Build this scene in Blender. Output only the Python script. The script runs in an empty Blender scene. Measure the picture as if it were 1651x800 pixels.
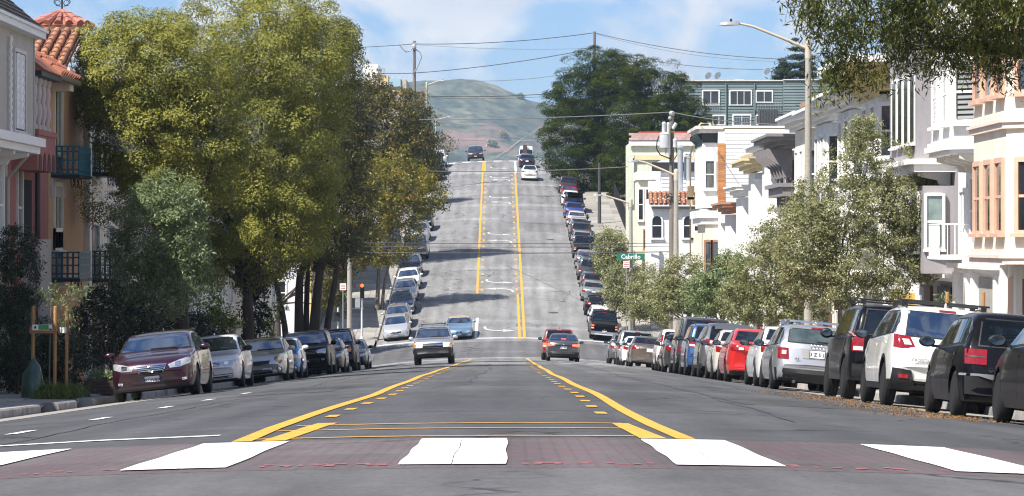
import bpy, math, random
import numpy as np
from mathutils import Vector, Matrix
from mathutils.bvhtree import BVHTree

random.seed(7)
rng = np.random.default_rng(7)
scene = bpy.context.scene
COL = scene.collection
R = math.radians

# ------------------------------------------------------------------ camera, light, exposure
cam_d = bpy.data.cameras.new("camera")
cam = bpy.data.objects.new("camera", cam_d)
COL.objects.link(cam)
scene.camera = cam
cam_d.sensor_width = 36.0
cam_d.lens = 36.0 * 5000 / 1651
cam_d.shift_x = 3.5 / 1651
cam_d.shift_y = -10.0 / 1651
cam_d.clip_start = 0.5
cam_d.clip_end = 9000
cam.location = (0, 0, 0)
cam.rotation_euler = (R(90), 0, 0)

TO_SUN = Vector((-0.46, -0.43, 0.78)).normalized()
SUN_ELEV = math.asin(TO_SUN.z)
SUN_ROT = math.atan2(TO_SUN.x, TO_SUN.y)
sun_d = bpy.data.lights.new("sun", 'SUN')
sun_d.energy = 5.0
sun_d.angle = R(0.5)
sun_d.color = (1.0, 0.94, 0.85)
sun = bpy.data.objects.new("sun", sun_d)
COL.objects.link(sun)
sun.rotation_euler = TO_SUN.to_track_quat('Z', 'Y').to_euler()

scene.view_settings.view_transform = 'Standard'
scene.view_settings.look = 'None'
scene.view_settings.gamma = 1.0
scene.view_settings.exposure = 0.85

scene.render.engine = 'CYCLES'
scene.cycles.filter_width = 1.15
scene.cycles.volume_bounces = 0

def build_world():
    w = bpy.data.worlds.new("World")
    scene.world = w
    w.use_nodes = True
    nt = w.node_tree
    nt.nodes.clear()
    N, Lk = nt.nodes.new, nt.links.new
    out = N('ShaderNodeOutputWorld')
    bg = N('ShaderNodeBackground')
    bg.inputs['Strength'].default_value = 0.065
    sky = N('ShaderNodeTexSky')
    sky.sky_type = 'NISHITA'
    sky.sun_disc = False
    sky.sun_elevation = SUN_ELEV
    sky.sun_rotation = SUN_ROT
    sky.air_density = 1.0
    sky.dust_density = 0.1
    sky.ozone_density = 2.0
    tc = N('ShaderNodeTexCoord')
    mp = N('ShaderNodeMapping')
    mp.inputs['Scale'].default_value = (15.0, 15.0, 24.0)
    mp.inputs['Location'].default_value = (4.4, 6.1, 7.3)
    n1 = N('ShaderNodeTexNoise')
    n1.inputs['Scale'].default_value = 1.0
    n1.inputs['Detail'].default_value = 7
    n1.inputs['Roughness'].default_value = 0.53
    n1.inputs['Distortion'].default_value = 0.35
    ramp = N('ShaderNodeValToRGB')
    ramp.color_ramp.elements[0].position = 0.44
    ramp.color_ramp.elements[1].position = 0.54
    n2 = N('ShaderNodeTexNoise')
    n2.inputs['Scale'].default_value = 2.1
    n2.inputs['Detail'].default_value = 6
    tone = N('ShaderNodeValToRGB')
    tone.color_ramp.elements[0].position = 0.3
    tone.color_ramp.elements[0].color = (5.8, 6.5, 7.8, 1)
    tone.color_ramp.elements[1].position = 0.7
    tone.color_ramp.elements[1].color = (8.4, 8.6, 8.9, 1)
    hs = N('ShaderNodeMix'); hs.data_type = 'RGBA'; hs.blend_type = 'MULTIPLY'
    hs.inputs[0].default_value = 1.0
    hs.inputs[7].default_value = (0.64, 0.80, 1.16, 1)
    Lk(sky.outputs[0], hs.inputs[6])
    mix = N('ShaderNodeMix')
    mix.data_type = 'RGBA'
    Lk(tc.outputs['Generated'], mp.inputs['Vector'])
    Lk(mp.outputs[0], n1.inputs['Vector'])
    Lk(mp.outputs[0], n2.inputs['Vector'])
    Lk(n1.outputs['Fac'], ramp.inputs[0])
    Lk(n2.outputs['Fac'], tone.inputs[0])
    # cloud cover thinned overhead, out of view, to cut the sky's fill light
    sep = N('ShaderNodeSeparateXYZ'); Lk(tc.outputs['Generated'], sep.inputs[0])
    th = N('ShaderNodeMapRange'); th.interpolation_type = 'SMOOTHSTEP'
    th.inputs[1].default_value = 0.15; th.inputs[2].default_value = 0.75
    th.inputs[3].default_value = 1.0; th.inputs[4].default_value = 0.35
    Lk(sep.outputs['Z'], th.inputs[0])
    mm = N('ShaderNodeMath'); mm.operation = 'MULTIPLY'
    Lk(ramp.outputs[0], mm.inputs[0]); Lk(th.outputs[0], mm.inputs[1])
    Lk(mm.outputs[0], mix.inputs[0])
    Lk(hs.outputs[2], mix.inputs[6])
    Lk(tone.outputs[0], mix.inputs[7])
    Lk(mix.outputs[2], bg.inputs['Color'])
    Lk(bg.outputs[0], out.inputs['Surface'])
build_world()

# ------------------------------------------------------------------ terrain profile (camera at the origin, street runs along +Y)
def _herm(y, y0, y1, z0, z1, m0, m1):
    t = (y - y0) / (y1 - y0)
    h = y1 - y0
    return ((2*t**3 - 3*t*t + 1)*z0 + (t**3 - 2*t*t + t)*h*m0 + (-2*t**3 + 3*t*t)*z1 + (t**3 - t*t)*h*m1)

def prof(y):
    if y < 6: return -0.98
    if y < 18: return _herm(y, 6, 18, -0.98, -0.68 - 0.034*18, 0.0, -0.034)
    if y < 184: return -0.68 - 0.034*y
    if y < 202: return _herm(y, 184, 202, -0.68 - 0.034*184, -6.32 + 0.1063*2, -0.034, 0.1063)
    if y < 340: return -6.32 + 0.1063*(y - 200)
    if y < 353: return _herm(y, 340, 353, 8.562, 9.30, 0.1063, 0.012)
    if y < 415: return 9.30 + 0.012*(y - 353)
    if y < 440: return _herm(y, 415, 440, 10.044, 9.2, 0.012, -0.08)
    if y < 640: return 9.2 - 0.08*(y - 440)
    return -6.8

def slope(y):
    return (prof(y + 0.5) - prof(y - 0.5))

def axis(y):
    if y < 190: return -0.60
    return -0.60 - 0.07*min(1, (y - 190)/10) - 0.003*max(0, min(y, 420) - 200)

def crown(d):
    d = max(-8.0, min(8.0, d))
    return -0.0071*d*d + 0.01*d

def surf(x, y):
    return prof(y) + crown(x - axis(y))

def walk_z(side, y):
    return prof(y) + crown(8.0*side) + 0.15

def at(px, py, D):
    """the point at distance D seen at photo pixel (px, py)"""
    return Vector(((px - 822)*D/5000, D, (390 - py)*D/5000))

# ------------------------------------------------------------------ materials
MATS = {}
def mat(name, col, rough=0.6, metal=0.0, coat=0.0, var=0.0, vscale=3.0, bump=0.0, bscale=40.0, orand=0.0,
        emit=None, estr=0.0, spec=0.5, stretch=(1, 1, 1), dirt=None, dscale=1.0, damt=0.5):
    if name in MATS: return MATS[name]
    m = bpy.data.materials.new(name)
    m.use_nodes = True
    nt = m.node_tree
    p = nt.nodes['Principled BSDF']
    N, Lk = nt.nodes.new, nt.links.new
    c4 = (*col, 1)
    p.inputs['Base Color'].default_value = c4
    p.inputs['Roughness'].default_value = rough
    p.inputs['Metallic'].default_value = metal
    p.inputs['Coat Weight'].default_value = coat
    p.inputs['Coat Roughness'].default_value = 0.06
    p.inputs['Specular IOR Level'].default_value = spec
    if emit:
        p.inputs['Emission Color'].default_value = (*emit, 1)
        p.inputs['Emission Strength'].default_value = estr
    src = None
    if var or bump or dirt:
        tc = N('ShaderNodeTexCoord')
        mp = N('ShaderNodeMapping')
        mp.inputs['Scale'].default_value = stretch
        Lk(tc.outputs['Object'], mp.inputs['Vector'])
    if var:
        n = N('ShaderNodeTexNoise')
        n.inputs['Scale'].default_value = vscale
        n.inputs['Detail'].default_value = 6
        n.inputs['Roughness'].default_value = 0.6
        Lk(mp.outputs[0], n.inputs['Vector'])
        mr = N('ShaderNodeMapRange')
        mr.inputs[1].default_value = 0.3; mr.inputs[2].default_value = 0.7
        mr.inputs[3].default_value = 1 - var; mr.inputs[4].default_value = 1 + var
        Lk(n.outputs['Fac'], mr.inputs[0])
        mx = N('ShaderNodeMix'); mx.data_type = 'RGBA'; mx.blend_type = 'MULTIPLY'
        mx.inputs[0].default_value = 1
        mx.inputs[6].default_value = c4
        Lk(mr.outputs[0], mx.inputs[7])
        src = mx.outputs[2]
    if dirt:
        n = N('ShaderNodeTexNoise')
        n.inputs['Scale'].default_value = dscale
        n.inputs['Detail'].default_value = 8
        n.inputs['Roughness'].default_value = 0.7
        Lk(mp.outputs[0], n.inputs['Vector'])
        mr = N('ShaderNodeMapRange')
        mr.inputs[1].default_value = 0.5; mr.inputs[2].default_value = 0.72
        mr.inputs[3].default_value = 0; mr.inputs[4].default_value = damt
        Lk(n.outputs['Fac'], mr.inputs[0])
        mx = N('ShaderNodeMix'); mx.data_type = 'RGBA'
        Lk(mr.outputs[0], mx.inputs[0])
        if src: Lk(src, mx.inputs[6])
        else: mx.inputs[6].default_value = c4
        mx.inputs[7].default_value = (*dirt, 1)
        src = mx.outputs[2]
    if orand:
        oi = N('ShaderNodeObjectInfo')
        mr = N('ShaderNodeMapRange')
        mr.inputs[3].default_value = 1 - orand; mr.inputs[4].default_value = 1 + orand
        Lk(oi.outputs['Random'], mr.inputs[0])
        mx = N('ShaderNodeMix'); mx.data_type = 'RGBA'; mx.blend_type = 'MULTIPLY'
        mx.inputs[0].default_value = 1
        if src: Lk(src, mx.inputs[6])
        else: mx.inputs[6].default_value = c4
        Lk(mr.outputs[0], mx.inputs[7])
        src = mx.outputs[2]
    if src: Lk(src, p.inputs['Base Color'])
    if bump:
        n = N('ShaderNodeTexNoise')
        n.inputs['Scale'].default_value = bscale
        n.inputs['Detail'].default_value = 4
        Lk(mp.outputs[0], n.inputs['Vector'])
        b = N('ShaderNodeBump')
        b.inputs['Strength'].default_value = bump
        b.inputs['Distance'].default_value = 0.02
        Lk(n.outputs['Fac'], b.inputs['Height'])
        Lk(b.outputs[0], p.inputs['Normal'])
    MATS[name] = m
    return m

def paint(name, col, metal=0.35, rough=0.32):
    return mat('paint_' + name, col, rough=rough, metal=metal, coat=1.0, var=0.06, vscale=1.5)

def leaf_mat(name, cols, trans=0.3, rough=0.45):
    m = bpy.data.materials.new(name)
    m.use_nodes = True
    nt = m.node_tree
    p = nt.nodes['Principled BSDF']
    out = nt.nodes['Material Output']
    N, Lk = nt.nodes.new, nt.links.new
    a = N('ShaderNodeAttribute'); a.attribute_name = 'tone'
    r = N('ShaderNodeValToRGB')
    els = r.color_ramp.elements
    while len(els) < len(cols): els.new(0.5)
    for i, c in enumerate(cols):
        els[i].position = i/(len(cols) - 1)
        els[i].color = (*c, 1)
    Lk(a.outputs['Fac'], r.inputs[0])
    Lk(r.outputs[0], p.inputs['Base Color'])
    p.inputs['Roughness'].default_value = rough
    p.inputs['Specular IOR Level'].default_value = 0.35
    t = N('ShaderNodeBsdfTranslucent')
    mu = N('ShaderNodeMix'); mu.data_type = 'RGBA'; mu.blend_type = 'MULTIPLY'; mu.inputs[0].default_value = 1
    mu.inputs[7].default_value = (1.1, 1.25, 0.5, 1)
    Lk(r.outputs[0], mu.inputs[6])
    Lk(mu.outputs[2], t.inputs['Color'])
    ms = N('ShaderNodeMixShader'); ms.inputs[0].default_value = trans
    Lk(p.outputs[0], ms.inputs[1]); Lk(t.outputs[0], ms.inputs[2])
    Lk(ms.outputs[0], out.inputs['Surface'])
    return m

# ------------------------------------------------------------------ objects
def tag(o, label=None, cat=None, group=None, kind=None):
    if label: o['label'] = label
    if cat: o['category'] = cat
    if group: o['group'] = group
    if kind: o['kind'] = kind
    return o

def empty(name, loc=(0, 0, 0), parent=None):
    o = bpy.data.objects.new(name, None)
    COL.objects.link(o)
    o.location = loc
    o.empty_display_size = 0.2
    if parent: o.parent = parent
    return o

class MB:
    """collects shapes, then links them as one mesh object"""
    def __init__(s, M=None):
        s.v = []; s.f = []; s.m = []; s.M = M
    def add(s, vs, fs, mi=0):
        b = len(s.v)
        if s.M is not None: vs = [s.M @ Vector(p) for p in vs]
        s.v.extend(tuple(p) for p in vs)
        for f in fs:
            s.f.append(tuple(i + b for i in f)); s.m.append(mi)
        return s
    def box(s, x0, x1, y0, y1, z0, z1, mi=0):
        if x0 > x1: x0, x1 = x1, x0
        if y0 > y1: y0, y1 = y1, y0
        if z0 > z1: z0, z1 = z1, z0
        vs = [(x0,y0,z0),(x1,y0,z0),(x1,y1,z0),(x0,y1,z0),(x0,y0,z1),(x1,y0,z1),(x1,y1,z1),(x0,y1,z1)]
        return s.add(vs, [(0,3,2,1),(4,5,6,7),(0,1,5,4),(1,2,6,5),(2,3,7,6),(3,0,4,7)], mi)
    def prism(s, poly, z0, z1, mi=0, z0s=None, z1s=None):
        n = len(poly)
        vs = [(p[0], p[1], z0s[i] if z0s else z0) for i, p in enumerate(poly)] + [(p[0], p[1], z1s[i] if z1s else z1) for i, p in enumerate(poly)]
        a = sum(poly[i][0]*poly[(i+1) % n][1] - poly[(i+1) % n][0]*poly[i][1] for i in range(n))
        fs = [(i, (i+1) % n, (i+1) % n + n, i + n) for i in range(n)]
        caps = [tuple(range(n))[::-1], tuple(range(n, 2*n))]
        if a < 0:
            fs = [f[::-1] for f in fs]; caps = [c[::-1] for c in caps]
        return s.add(vs, fs + caps, mi)
    def xprism(s, poly, x0, x1, mi=0):
        """polygon of (y, z) pushed along x"""
        n = len(poly)
        vs = [(x0, p[0], p[1]) for p in poly] + [(x1, p[0], p[1]) for p in poly]
        a = sum(poly[i][0]*poly[(i+1) % n][1] - poly[(i+1) % n][0]*poly[i][1] for i in range(n))*(x1 - x0)
        fs = [(i, (i+1) % n, (i+1) % n + n, i + n) for i in range(n)]
        caps = [tuple(range(n))[::-1], tuple(range(n, 2*n))]
        if a < 0:
            fs = [f[::-1] for f in fs]; caps = [c[::-1] for c in caps]
        return s.add(vs, fs + caps, mi)
    def yprism(s, poly, y0, y1, mi=0):
        """polygon of (x, z) pushed along y"""
        n = len(poly)
        vs = [(p[0], y0, p[1]) for p in poly] + [(p[0], y1, p[1]) for p in poly]
        a = sum(poly[i][0]*poly[(i+1) % n][1] - poly[(i+1) % n][0]*poly[i][1] for i in range(n))*(y1 - y0)
        fs = [(i, (i+1) % n, (i+1) % n + n, i + n) for i in range(n)]
        caps = [tuple(range(n))[::-1], tuple(range(n, 2*n))]
        if a > 0:
            fs = [f[::-1] for f in fs]; caps = [c[::-1] for c in caps]
        return s.add(vs, fs + caps, mi)
    def tube(s, pts, rad, seg=8, mi=0, cap=True):
        pts = [Vector(p) for p in pts]
        n = len(pts)
        rs = rad if isinstance(rad, (list, tuple)) else [rad]*n
        vs = []; fs = []
        ref = Vector((0.0, 0.0, 1.0))
        d0 = (pts[-1] - pts[0])
        if d0.length and abs(d0.normalized().z) > 0.8: ref = Vector((1.0, 0.0, 0.0))
        for i, p in enumerate(pts):
            d = (pts[min(i+1, n-1)] - pts[max(i-1, 0)]).normalized()
            a = d.cross(ref)
            if a.length < 1e-4: a = d.cross(Vector((0, 1, 0)))
            a.normalize()
            b = a.cross(d)
            for k in range(seg):
                t = 2*math.pi*k/seg
                vs.append(p + (a*math.cos(t) + b*math.sin(t))*rs[i])
        for i in range(n - 1):
            for k in range(seg):
                k2 = (k + 1) % seg
                fs.append((i*seg + k, i*seg + k2, (i+1)*seg + k2, (i+1)*seg + k))
        if cap:
            fs.append(tuple(range(seg))[::-1]); fs.append(tuple(range((n-1)*seg, n*seg)))
        return s.add(vs, [f[::-1] for f in fs], mi)
    def lathe(s, profile, seg=16, mi=0, axis='z', c=(0, 0, 0)):
        vs = []; fs = []
        n = len(profile)
        for r_, h in profile:
            for k in range(seg):
                t = 2*math.pi*k/seg
                a, b = r_*math.cos(t), r_*math.sin(t)
                p = (a, b, h) if axis == 'z' else ((h, a, b) if axis == 'x' else (b, h, a))
                vs.append((p[0] + c[0], p[1] + c[1], p[2] + c[2]))
        for i in range(n - 1):
            for k in range(seg):
                k2 = (k + 1) % seg
                fs.append((i*seg + k, i*seg + k2, (i+1)*seg + k2, (i+1)*seg + k))
        fs.append(tuple(range(seg))[::-1]); fs.append(tuple(range((n-1)*seg, n*seg)))
        return s.add(vs, fs, mi)
    def ball(s, c, r, seg=10, rings=6, mi=0):
        r3 = r if isinstance(r, (tuple, list)) else (r, r, r)
        pr = [(math.sin(math.pi*i/rings) or 1e-4, -math.cos(math.pi*i/rings)) for i in range(rings + 1)]
        vs = []; fs = []
        for a, h in pr:
            for k in range(seg):
                t = 2*math.pi*k/seg
                vs.append((c[0] + a*math.cos(t)*r3[0], c[1] + a*math.sin(t)*r3[1], c[2] + h*r3[2]))
        for i in range(rings):
            for k in range(seg):
                k2 = (k + 1) % seg
                fs.append((i*seg + k, i*seg + k2, (i+1)*seg + k2, (i+1)*seg + k))
        return s.add(vs, fs, mi)
    def mesh(s, name, mats, off=(0, 0, 0), smooth=None):
        me = bpy.data.meshes.new(name)
        ox, oy, oz = off
        me.from_pydata([(x - ox, y - oy, z - oz) for x, y, z in s.v], [], s.f)
        for m in (mats if isinstance(mats, (list, tuple)) else [mats]): me.materials.append(m)
        if any(s.m): me.polygons.foreach_set('material_index', s.m)
        if smooth is not None:
            me.polygons.foreach_set('use_smooth', [True]*len(me.polygons))
            if smooth < 180: me.set_sharp_from_angle(angle=R(smooth))
        me.update()
        return me
    def build(s, name, mats, parent=None, smooth=None, loc=None):
        """world coordinates in, stored relative to the parent's (or loc's) place"""
        off = (0, 0, 0)
        if loc is not None: off = tuple(loc)
        p = parent
        while p is not None:
            off = tuple(a + b for a, b in zip(off, p.location)); p = p.parent
        me = s.mesh(name, mats, off, smooth)
        o = bpy.data.objects.new(name, me)
        COL.objects.link(o)
        if loc is not None: o.location = loc
        if parent: o.parent = parent
        return o
    def local(s, name, mats, parent=None, smooth=None, loc=(0, 0, 0)):
        """local coordinates"""
        o = bpy.data.objects.new(name, s.mesh(name, mats, (0, 0, 0), smooth))
        COL.objects.link(o)
        o.location = loc
        if parent: o.parent = parent
        return o

def share(name, me, parent, loc=(0, 0, 0), rot=(0, 0, 0)):
    o = bpy.data.objects.new(name, me)
    COL.objects.link(o)
    o.location = loc; o.rotation_euler = rot
    if parent: o.parent = parent
    return o

_TXT = {}
def text_mesh(txt, size, m, bold=0.0):
    key = (txt, size, m.name)
    if key in _TXT: return _TXT[key]
    cu = bpy.data.curves.new('lettering', 'FONT')
    cu.body = txt; cu.size = size; cu.align_x = 'CENTER'; cu.align_y = 'CENTER'
    cu.extrude = 0.002; cu.offset = bold
    cu.resolution_u = 2
    o = bpy.data.objects.new('lettering', cu)
    COL.objects.link(o)
    bpy.context.view_layer.update()
    me = bpy.data.meshes.new_from_object(o.evaluated_get(bpy.context.evaluated_depsgraph_get()))
    bpy.data.objects.remove(o); bpy.data.curves.remove(cu)
    me.materials.clear(); me.materials.append(m)
    _TXT[key] = me
    return me
# ------------------------------------------------------------------ asphalt with tracks, patches and cracks
def asphalt(name, c_near, c_far, y0, y1, red=False):
    m = bpy.data.materials.new(name); m.use_nodes = True
    nt = m.node_tree; p = nt.nodes['Principled BSDF']; N, Lk = nt.nodes.new, nt.links.new
    p.inputs['Roughness'].default_value = 0.85
    p.inputs['Specular IOR Level'].default_value = 0.3
    tc = N('ShaderNodeTexCoord')
    def noise(scale, stretch, detail=6, rough=0.6):
        mp = N('ShaderNodeMapping'); mp.inputs['Scale'].default_value = stretch
        Lk(tc.outputs['Object'], mp.inputs['Vector'])
        n = N('ShaderNodeTexNoise'); n.inputs['Scale'].default_value = scale
        n.inputs['Detail'].default_value = detail; n.inputs['Roughness'].default_value = rough
        Lk(mp.outputs[0], n.inputs['Vector'])
        return n.outputs['Fac']
    def rng_(x, a, b, c, d):
        mr = N('ShaderNodeMapRange')
        for i, q in enumerate((a, b, c, d)): mr.inputs[i + 1].default_value = q
        Lk(x, mr.inputs[0]); return mr.outputs[0]
    def mul(col, fac):
        mx = N('ShaderNodeMix'); mx.data_type = 'RGBA'; mx.blend_type = 'MULTIPLY'; mx.inputs[0].default_value = 1
        Lk(col, mx.inputs[6]); Lk(fac, mx.inputs[7]); return mx.outputs[2]
    def mixc(a, col, fac):
        mx = N('ShaderNodeMix'); mx.data_type = 'RGBA'
        Lk(fac, mx.inputs[0]); Lk(a, mx.inputs[6]); mx.inputs[7].default_value = (*col, 1); return mx.outputs[2]
    def math_(op, a, b=None):
        q = N('ShaderNodeMath'); q.operation = op
        for i, x in enumerate((a, b)):
            if x is None: continue
            if isinstance(x, (int, float)): q.inputs[i].default_value = x
            else: Lk(x, q.inputs[i])
        return q.outputs[0]
    sx = N('ShaderNodeSeparateXYZ'); Lk(tc.outputs['Object'], sx.inputs[0])
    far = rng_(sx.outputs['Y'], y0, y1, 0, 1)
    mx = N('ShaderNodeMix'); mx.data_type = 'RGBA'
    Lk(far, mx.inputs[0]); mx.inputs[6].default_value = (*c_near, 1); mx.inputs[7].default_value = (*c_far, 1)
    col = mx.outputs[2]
    col = mul(col, rng_(noise(1.0, (1.3, 0.06, 1)), 0.3, 0.7, 0.78, 1.2))          # wear bands along the street
    col = mul(col, rng_(noise(1.0, (0.14, 0.09, 1), 7, 0.65), 0.3, 0.7, 0.82, 1.18))    # big patches
    col = mul(col, rng_(noise(24.0, (1, 0.7, 1), 4, 0.7), 0.25, 0.75, 0.72, 1.28))
    col = mul(col, rng_(noise(3.5, (1, 0.25, 1), 6, 0.7), 0.3, 0.7, 0.88, 1.12))
    oil = rng_(noise(0.9, (1, 0.35, 1), 4, 0.55), 0.62, 0.72, 0.0, 0.45)
    col = mixc(col, (0.035, 0.035, 0.037), oil)           # aggregate
    # transverse repair strips, paler and darker
    st = noise(1.0, (0.03, 0.16, 1), 3, 0.5)
    col = mul(col, rng_(st, 0.60, 0.63, 1.0, 1.22))
    col = mul(col, rng_(st, 0.36, 0.34, 1.0, 0.82))
    # tyre tracks in both lanes
    w = N('ShaderNodeTexWave'); w.bands_direction = 'X'; w.inputs['Scale'].default_value = 0.33
    w.inputs['Distortion'].default_value = 0.4; w.inputs['Detail'].default_value = 2
    mp = N('ShaderNodeMapping'); mp.inputs['Scale'].default_value = (1, 0.02, 1)
    Lk(tc.outputs['Object'], mp.inputs['Vector']); Lk(mp.outputs[0], w.inputs['Vector'])
    col = mul(col, rng_(w.outputs['Fac'], 0.0, 1.0, 0.92, 1.06))
    # cracks
    v = N('ShaderNodeTexVoronoi'); v.feature = 'DISTANCE_TO_EDGE'; v.inputs['Scale'].default_value = 0.30
    mpv = N('ShaderNodeMapping'); mpv.inputs['Scale'].default_value = (1.0, 0.35, 1)
    nz = N('ShaderNodeTexNoise'); nz.inputs['Scale'].default_value = 1.2; nz.inputs['Detail'].default_value = 5
    Lk(tc.outputs['Object'], nz.inputs['Vector'])
    vm = N('ShaderNodeVectorMath'); vm.operation = 'MULTIPLY_ADD'
    vm.inputs[1].default_value = (1.2, 1.2, 0)
    Lk(nz.outputs['Color'], vm.inputs[0]); Lk(tc.outputs['Object'], vm.inputs[2])
    Lk(vm.outputs[0], mpv.inputs['Vector']); Lk(mpv.outputs[0], v.inputs['Vector'])
    ck = rng_(v.outputs['Distance'], 0.004, 0.012, 1, 0)
    ck = math_('MULTIPLY', ck, rng_(noise(0.5, (1, 0.3, 1), 3), 0.48, 0.6, 0, 0.75))
    col = mixc(col, (0.012, 0.012, 0.013), ck)
    if red:
        col = mixc(col, (0.15, 0.08, 0.088), rng_(noise(1.3, (1, 1.0, 1), 9, 0.75), 0.44, 0.72, 0.06, 0.8))
        bt = N('ShaderNodeTexBrick'); bt.inputs['Scale'].default_value = 1.0; bt.inputs['Brick Width'].default_value = 0.2; bt.inputs['Row Height'].default_value = 0.1; bt.inputs['Mortar Size'].default_value = 0.012
        bt.inputs['Color1'].default_value = (1, 1, 1, 1); bt.inputs['Color2'].default_value = (0.93, 0.93, 0.93, 1); bt.inputs['Mortar'].default_value = (0.72, 0.72, 0.72, 1)
        Lk(tc.outputs['Object'], bt.inputs['Vector'])
        mb_ = N('ShaderNodeMix'); mb_.data_type = 'RGBA'; mb_.blend_type = 'MULTIPLY'; mb_.inputs[0].default_value = 1
        Lk(col, mb_.inputs[6]); Lk(bt.outputs['Color'], mb_.inputs[7]); col = mb_.outputs[2]
    Lk(col, p.inputs['Base Color'])
    b = N('ShaderNodeBump'); b.inputs['Strength'].default_value = 0.35; b.inputs['Distance'].default_value = 0.01
    Lk(noise(60.0, (1, 1, 1), 3), b.inputs['Height'])
    Lk(b.outputs[0], p.inputs['Normal'])
    return m

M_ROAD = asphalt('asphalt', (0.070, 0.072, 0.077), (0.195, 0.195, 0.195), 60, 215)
M_APRON = asphalt('asphalt_apron', (0.105, 0.105, 0.108), (0.105, 0.105, 0.108), 0, 10)
M_BAND = asphalt('crosswalk_band', (0.112, 0.104, 0.107), (0.112, 0.104, 0.107), 0, 10, red=True)
M_CROSS = asphalt('asphalt_cross', (0.11, 0.11, 0.112), (0.11, 0.11, 0.112), 0, 10)
M_CONC = mat('concrete', (0.27, 0.255, 0.235), 0.85, var=0.18, vscale=1.2, bump=0.3, dirt=(0.12, 0.11, 0.09), dscale=0.9, damt=0.55)
M_SLAB = mat('concrete_slab', (0.29, 0.275, 0.25), 0.85, var=0.2, vscale=1.6, bump=0.3, orand=0.22, dirt=(0.13, 0.125, 0.08), dscale=0.6, damt=0.6)
M_KERB = mat('kerb_concrete', (0.30, 0.29, 0.28), 0.85, var=0.25, vscale=4, bump=0.4, orand=0.15, dirt=(0.07, 0.07, 0.07), dscale=2.2, damt=0.7)
M_WHITE = mat('white_road_paint', (0.76, 0.76, 0.75), 0.6, var=0.08, vscale=7, dirt=(0.36, 0.36, 0.36), dscale=5.0, damt=0.5)
M_WORN = mat('worn_white_paint', (0.50, 0.50, 0.50), 0.7, var=0.15, vscale=9, dirt=(0.13, 0.13, 0.13), dscale=1.6, damt=0.9)
M_YELLOW = mat('yellow_road_paint', (0.66, 0.34, 0.03), 0.65, var=0.18, vscale=4, dirt=(0.16, 0.13, 0.08), dscale=7, damt=0.75)
M_GROUND = mat('earth', (0.13, 0.12, 0.085), 0.95, var=0.3, vscale=0.4, bump=0.3, bscale=8)

def sheet(ys, xs_of, zf, name, m, parent=None, kind=None):
    """a draped sheet: rows at ys, columns from xs_of(y)"""
    v = []; f = []; n = None
    for y in ys:
        xs = xs_of(y); n = len(xs)
        v += [(x, y, zf(x, y)) for x in xs]
    for i in range(len(ys) - 1):
        for k in range(n - 1):
            a = i*n + k
            f.append((a, a + 1, a + 1 + n, a + n))
    mb = MB(); mb.add(v, f)
    o = mb.build(name, m, parent, smooth=180)
    if kind: o['kind'] = kind
    return o

def frange(a, b, st):
    n = max(1, int(round((b - a)/st)))
    return [a + (b - a)*i/n for i in range(n + 1)]

# ground: one sheet under everything, out to the foot of the far hill
def ground_z(x, y):
    d = x - axis(y)
    if abs(d) < 9: return prof(y) - 1.1
    return walk_z(1 if d > 0 else -1, y) - 0.06 - (0.0 if abs(d) < 40 else 0.05)
gys = frange(-60, 6, 11) + frange(8, 184, 4)[0:] + frange(186, 202, 1) + frange(204, 340, 4) + frange(341, 355, 1) + frange(360, 440, 5) + frange(450, 640, 20) + [800, 1200, 1800, 2600, 3340]
def gxs(y):
    a = axis(y)
    return [-1500, -400, -120, -40, -22, -14, a - 9.01, a - 8.9, a, a + 8.9, a + 9.01, 14, 22, 40, 120, 400, 1500]
sheet(gys, gxs, ground_z, 'ground', M_GROUND, kind='structure')

# road
rys = frange(-40, 6, 4) + frange(7, 340, 1) + frange(341, 356, 1) + frange(360, 640, 8)
def rxs(y):
    a = axis(y)
    return [a + d for d in (-8, -7, -6, -5, -4, -3, -2, -1, 0, 1, 2, 3, 4, 5, 6, 7, 8)]
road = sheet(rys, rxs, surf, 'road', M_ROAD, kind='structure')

def mark(y0, y1, x0f, x1f, m, name, dz=0.006, step=1.0, parent=None):
    """painted sheet between x0f(y) and x1f(y)"""
    fx0 = x0f if callable(x0f) else (lambda y: x0f)
    fx1 = x1f if callable(x1f) else (lambda y: x1f)
    def xs(y):
        a, b = fx0(y), fx1(y)
        n = max(1, int(abs(b - a)/1.0 + 0.5))
        return [a + (b - a)*i/n for i in range(n + 1)]
    nmax = max(len(xs(y0)), len(xs(y1)))
    def xs2(y):
        a, b = fx0(y), fx1(y)
        return [a + (b - a)*i/(nmax - 1) for i in range(nmax)]
    return sheet(frange(y0, y1, min(step, max(0.2, y1 - y0))), xs2, lambda x, y: surf(x, y) + dz, name, m, parent or road)

# side streets: near one at the valley bottom, far one on the crest
for (a, b, nm) in ((187.5, 199.5, 'cross_street'), (346, 357, 'cross_street')):
    cs = empty(nm, (0, (a + b)/2, prof((a + b)/2))); cs['kind'] = 'structure'
    for sd in (-1, 1):
        sheet(frange(a, b, 1), lambda y: [axis(y) + sd*q for q in ((7.97, 12, 20, 60, 200) if sd > 0 else (200, 60, 20, 12, 7.97))],
              lambda x, y: prof(y) + crown(8.0*sd) - 0.001, 'asphalt_sheet', M_CROSS, cs)
# paler concrete across the main road in the valley crossing
mark(188.3, 199.2, lambda y: axis(y) - 7.95, lambda y: axis(y) + 7.95, M_CROSS, 'crossing_asphalt', 0.003)
mark(200.6, 201.1, lambda y: axis(y) - 7.9, lambda y: axis(y) + 7.9, M_WORN, 'limit_line')
mark(186.6, 187.0, lambda y: axis(y) - 7.9, lambda y: axis(y) + 7.9, M_WORN, 'limit_line')
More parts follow.
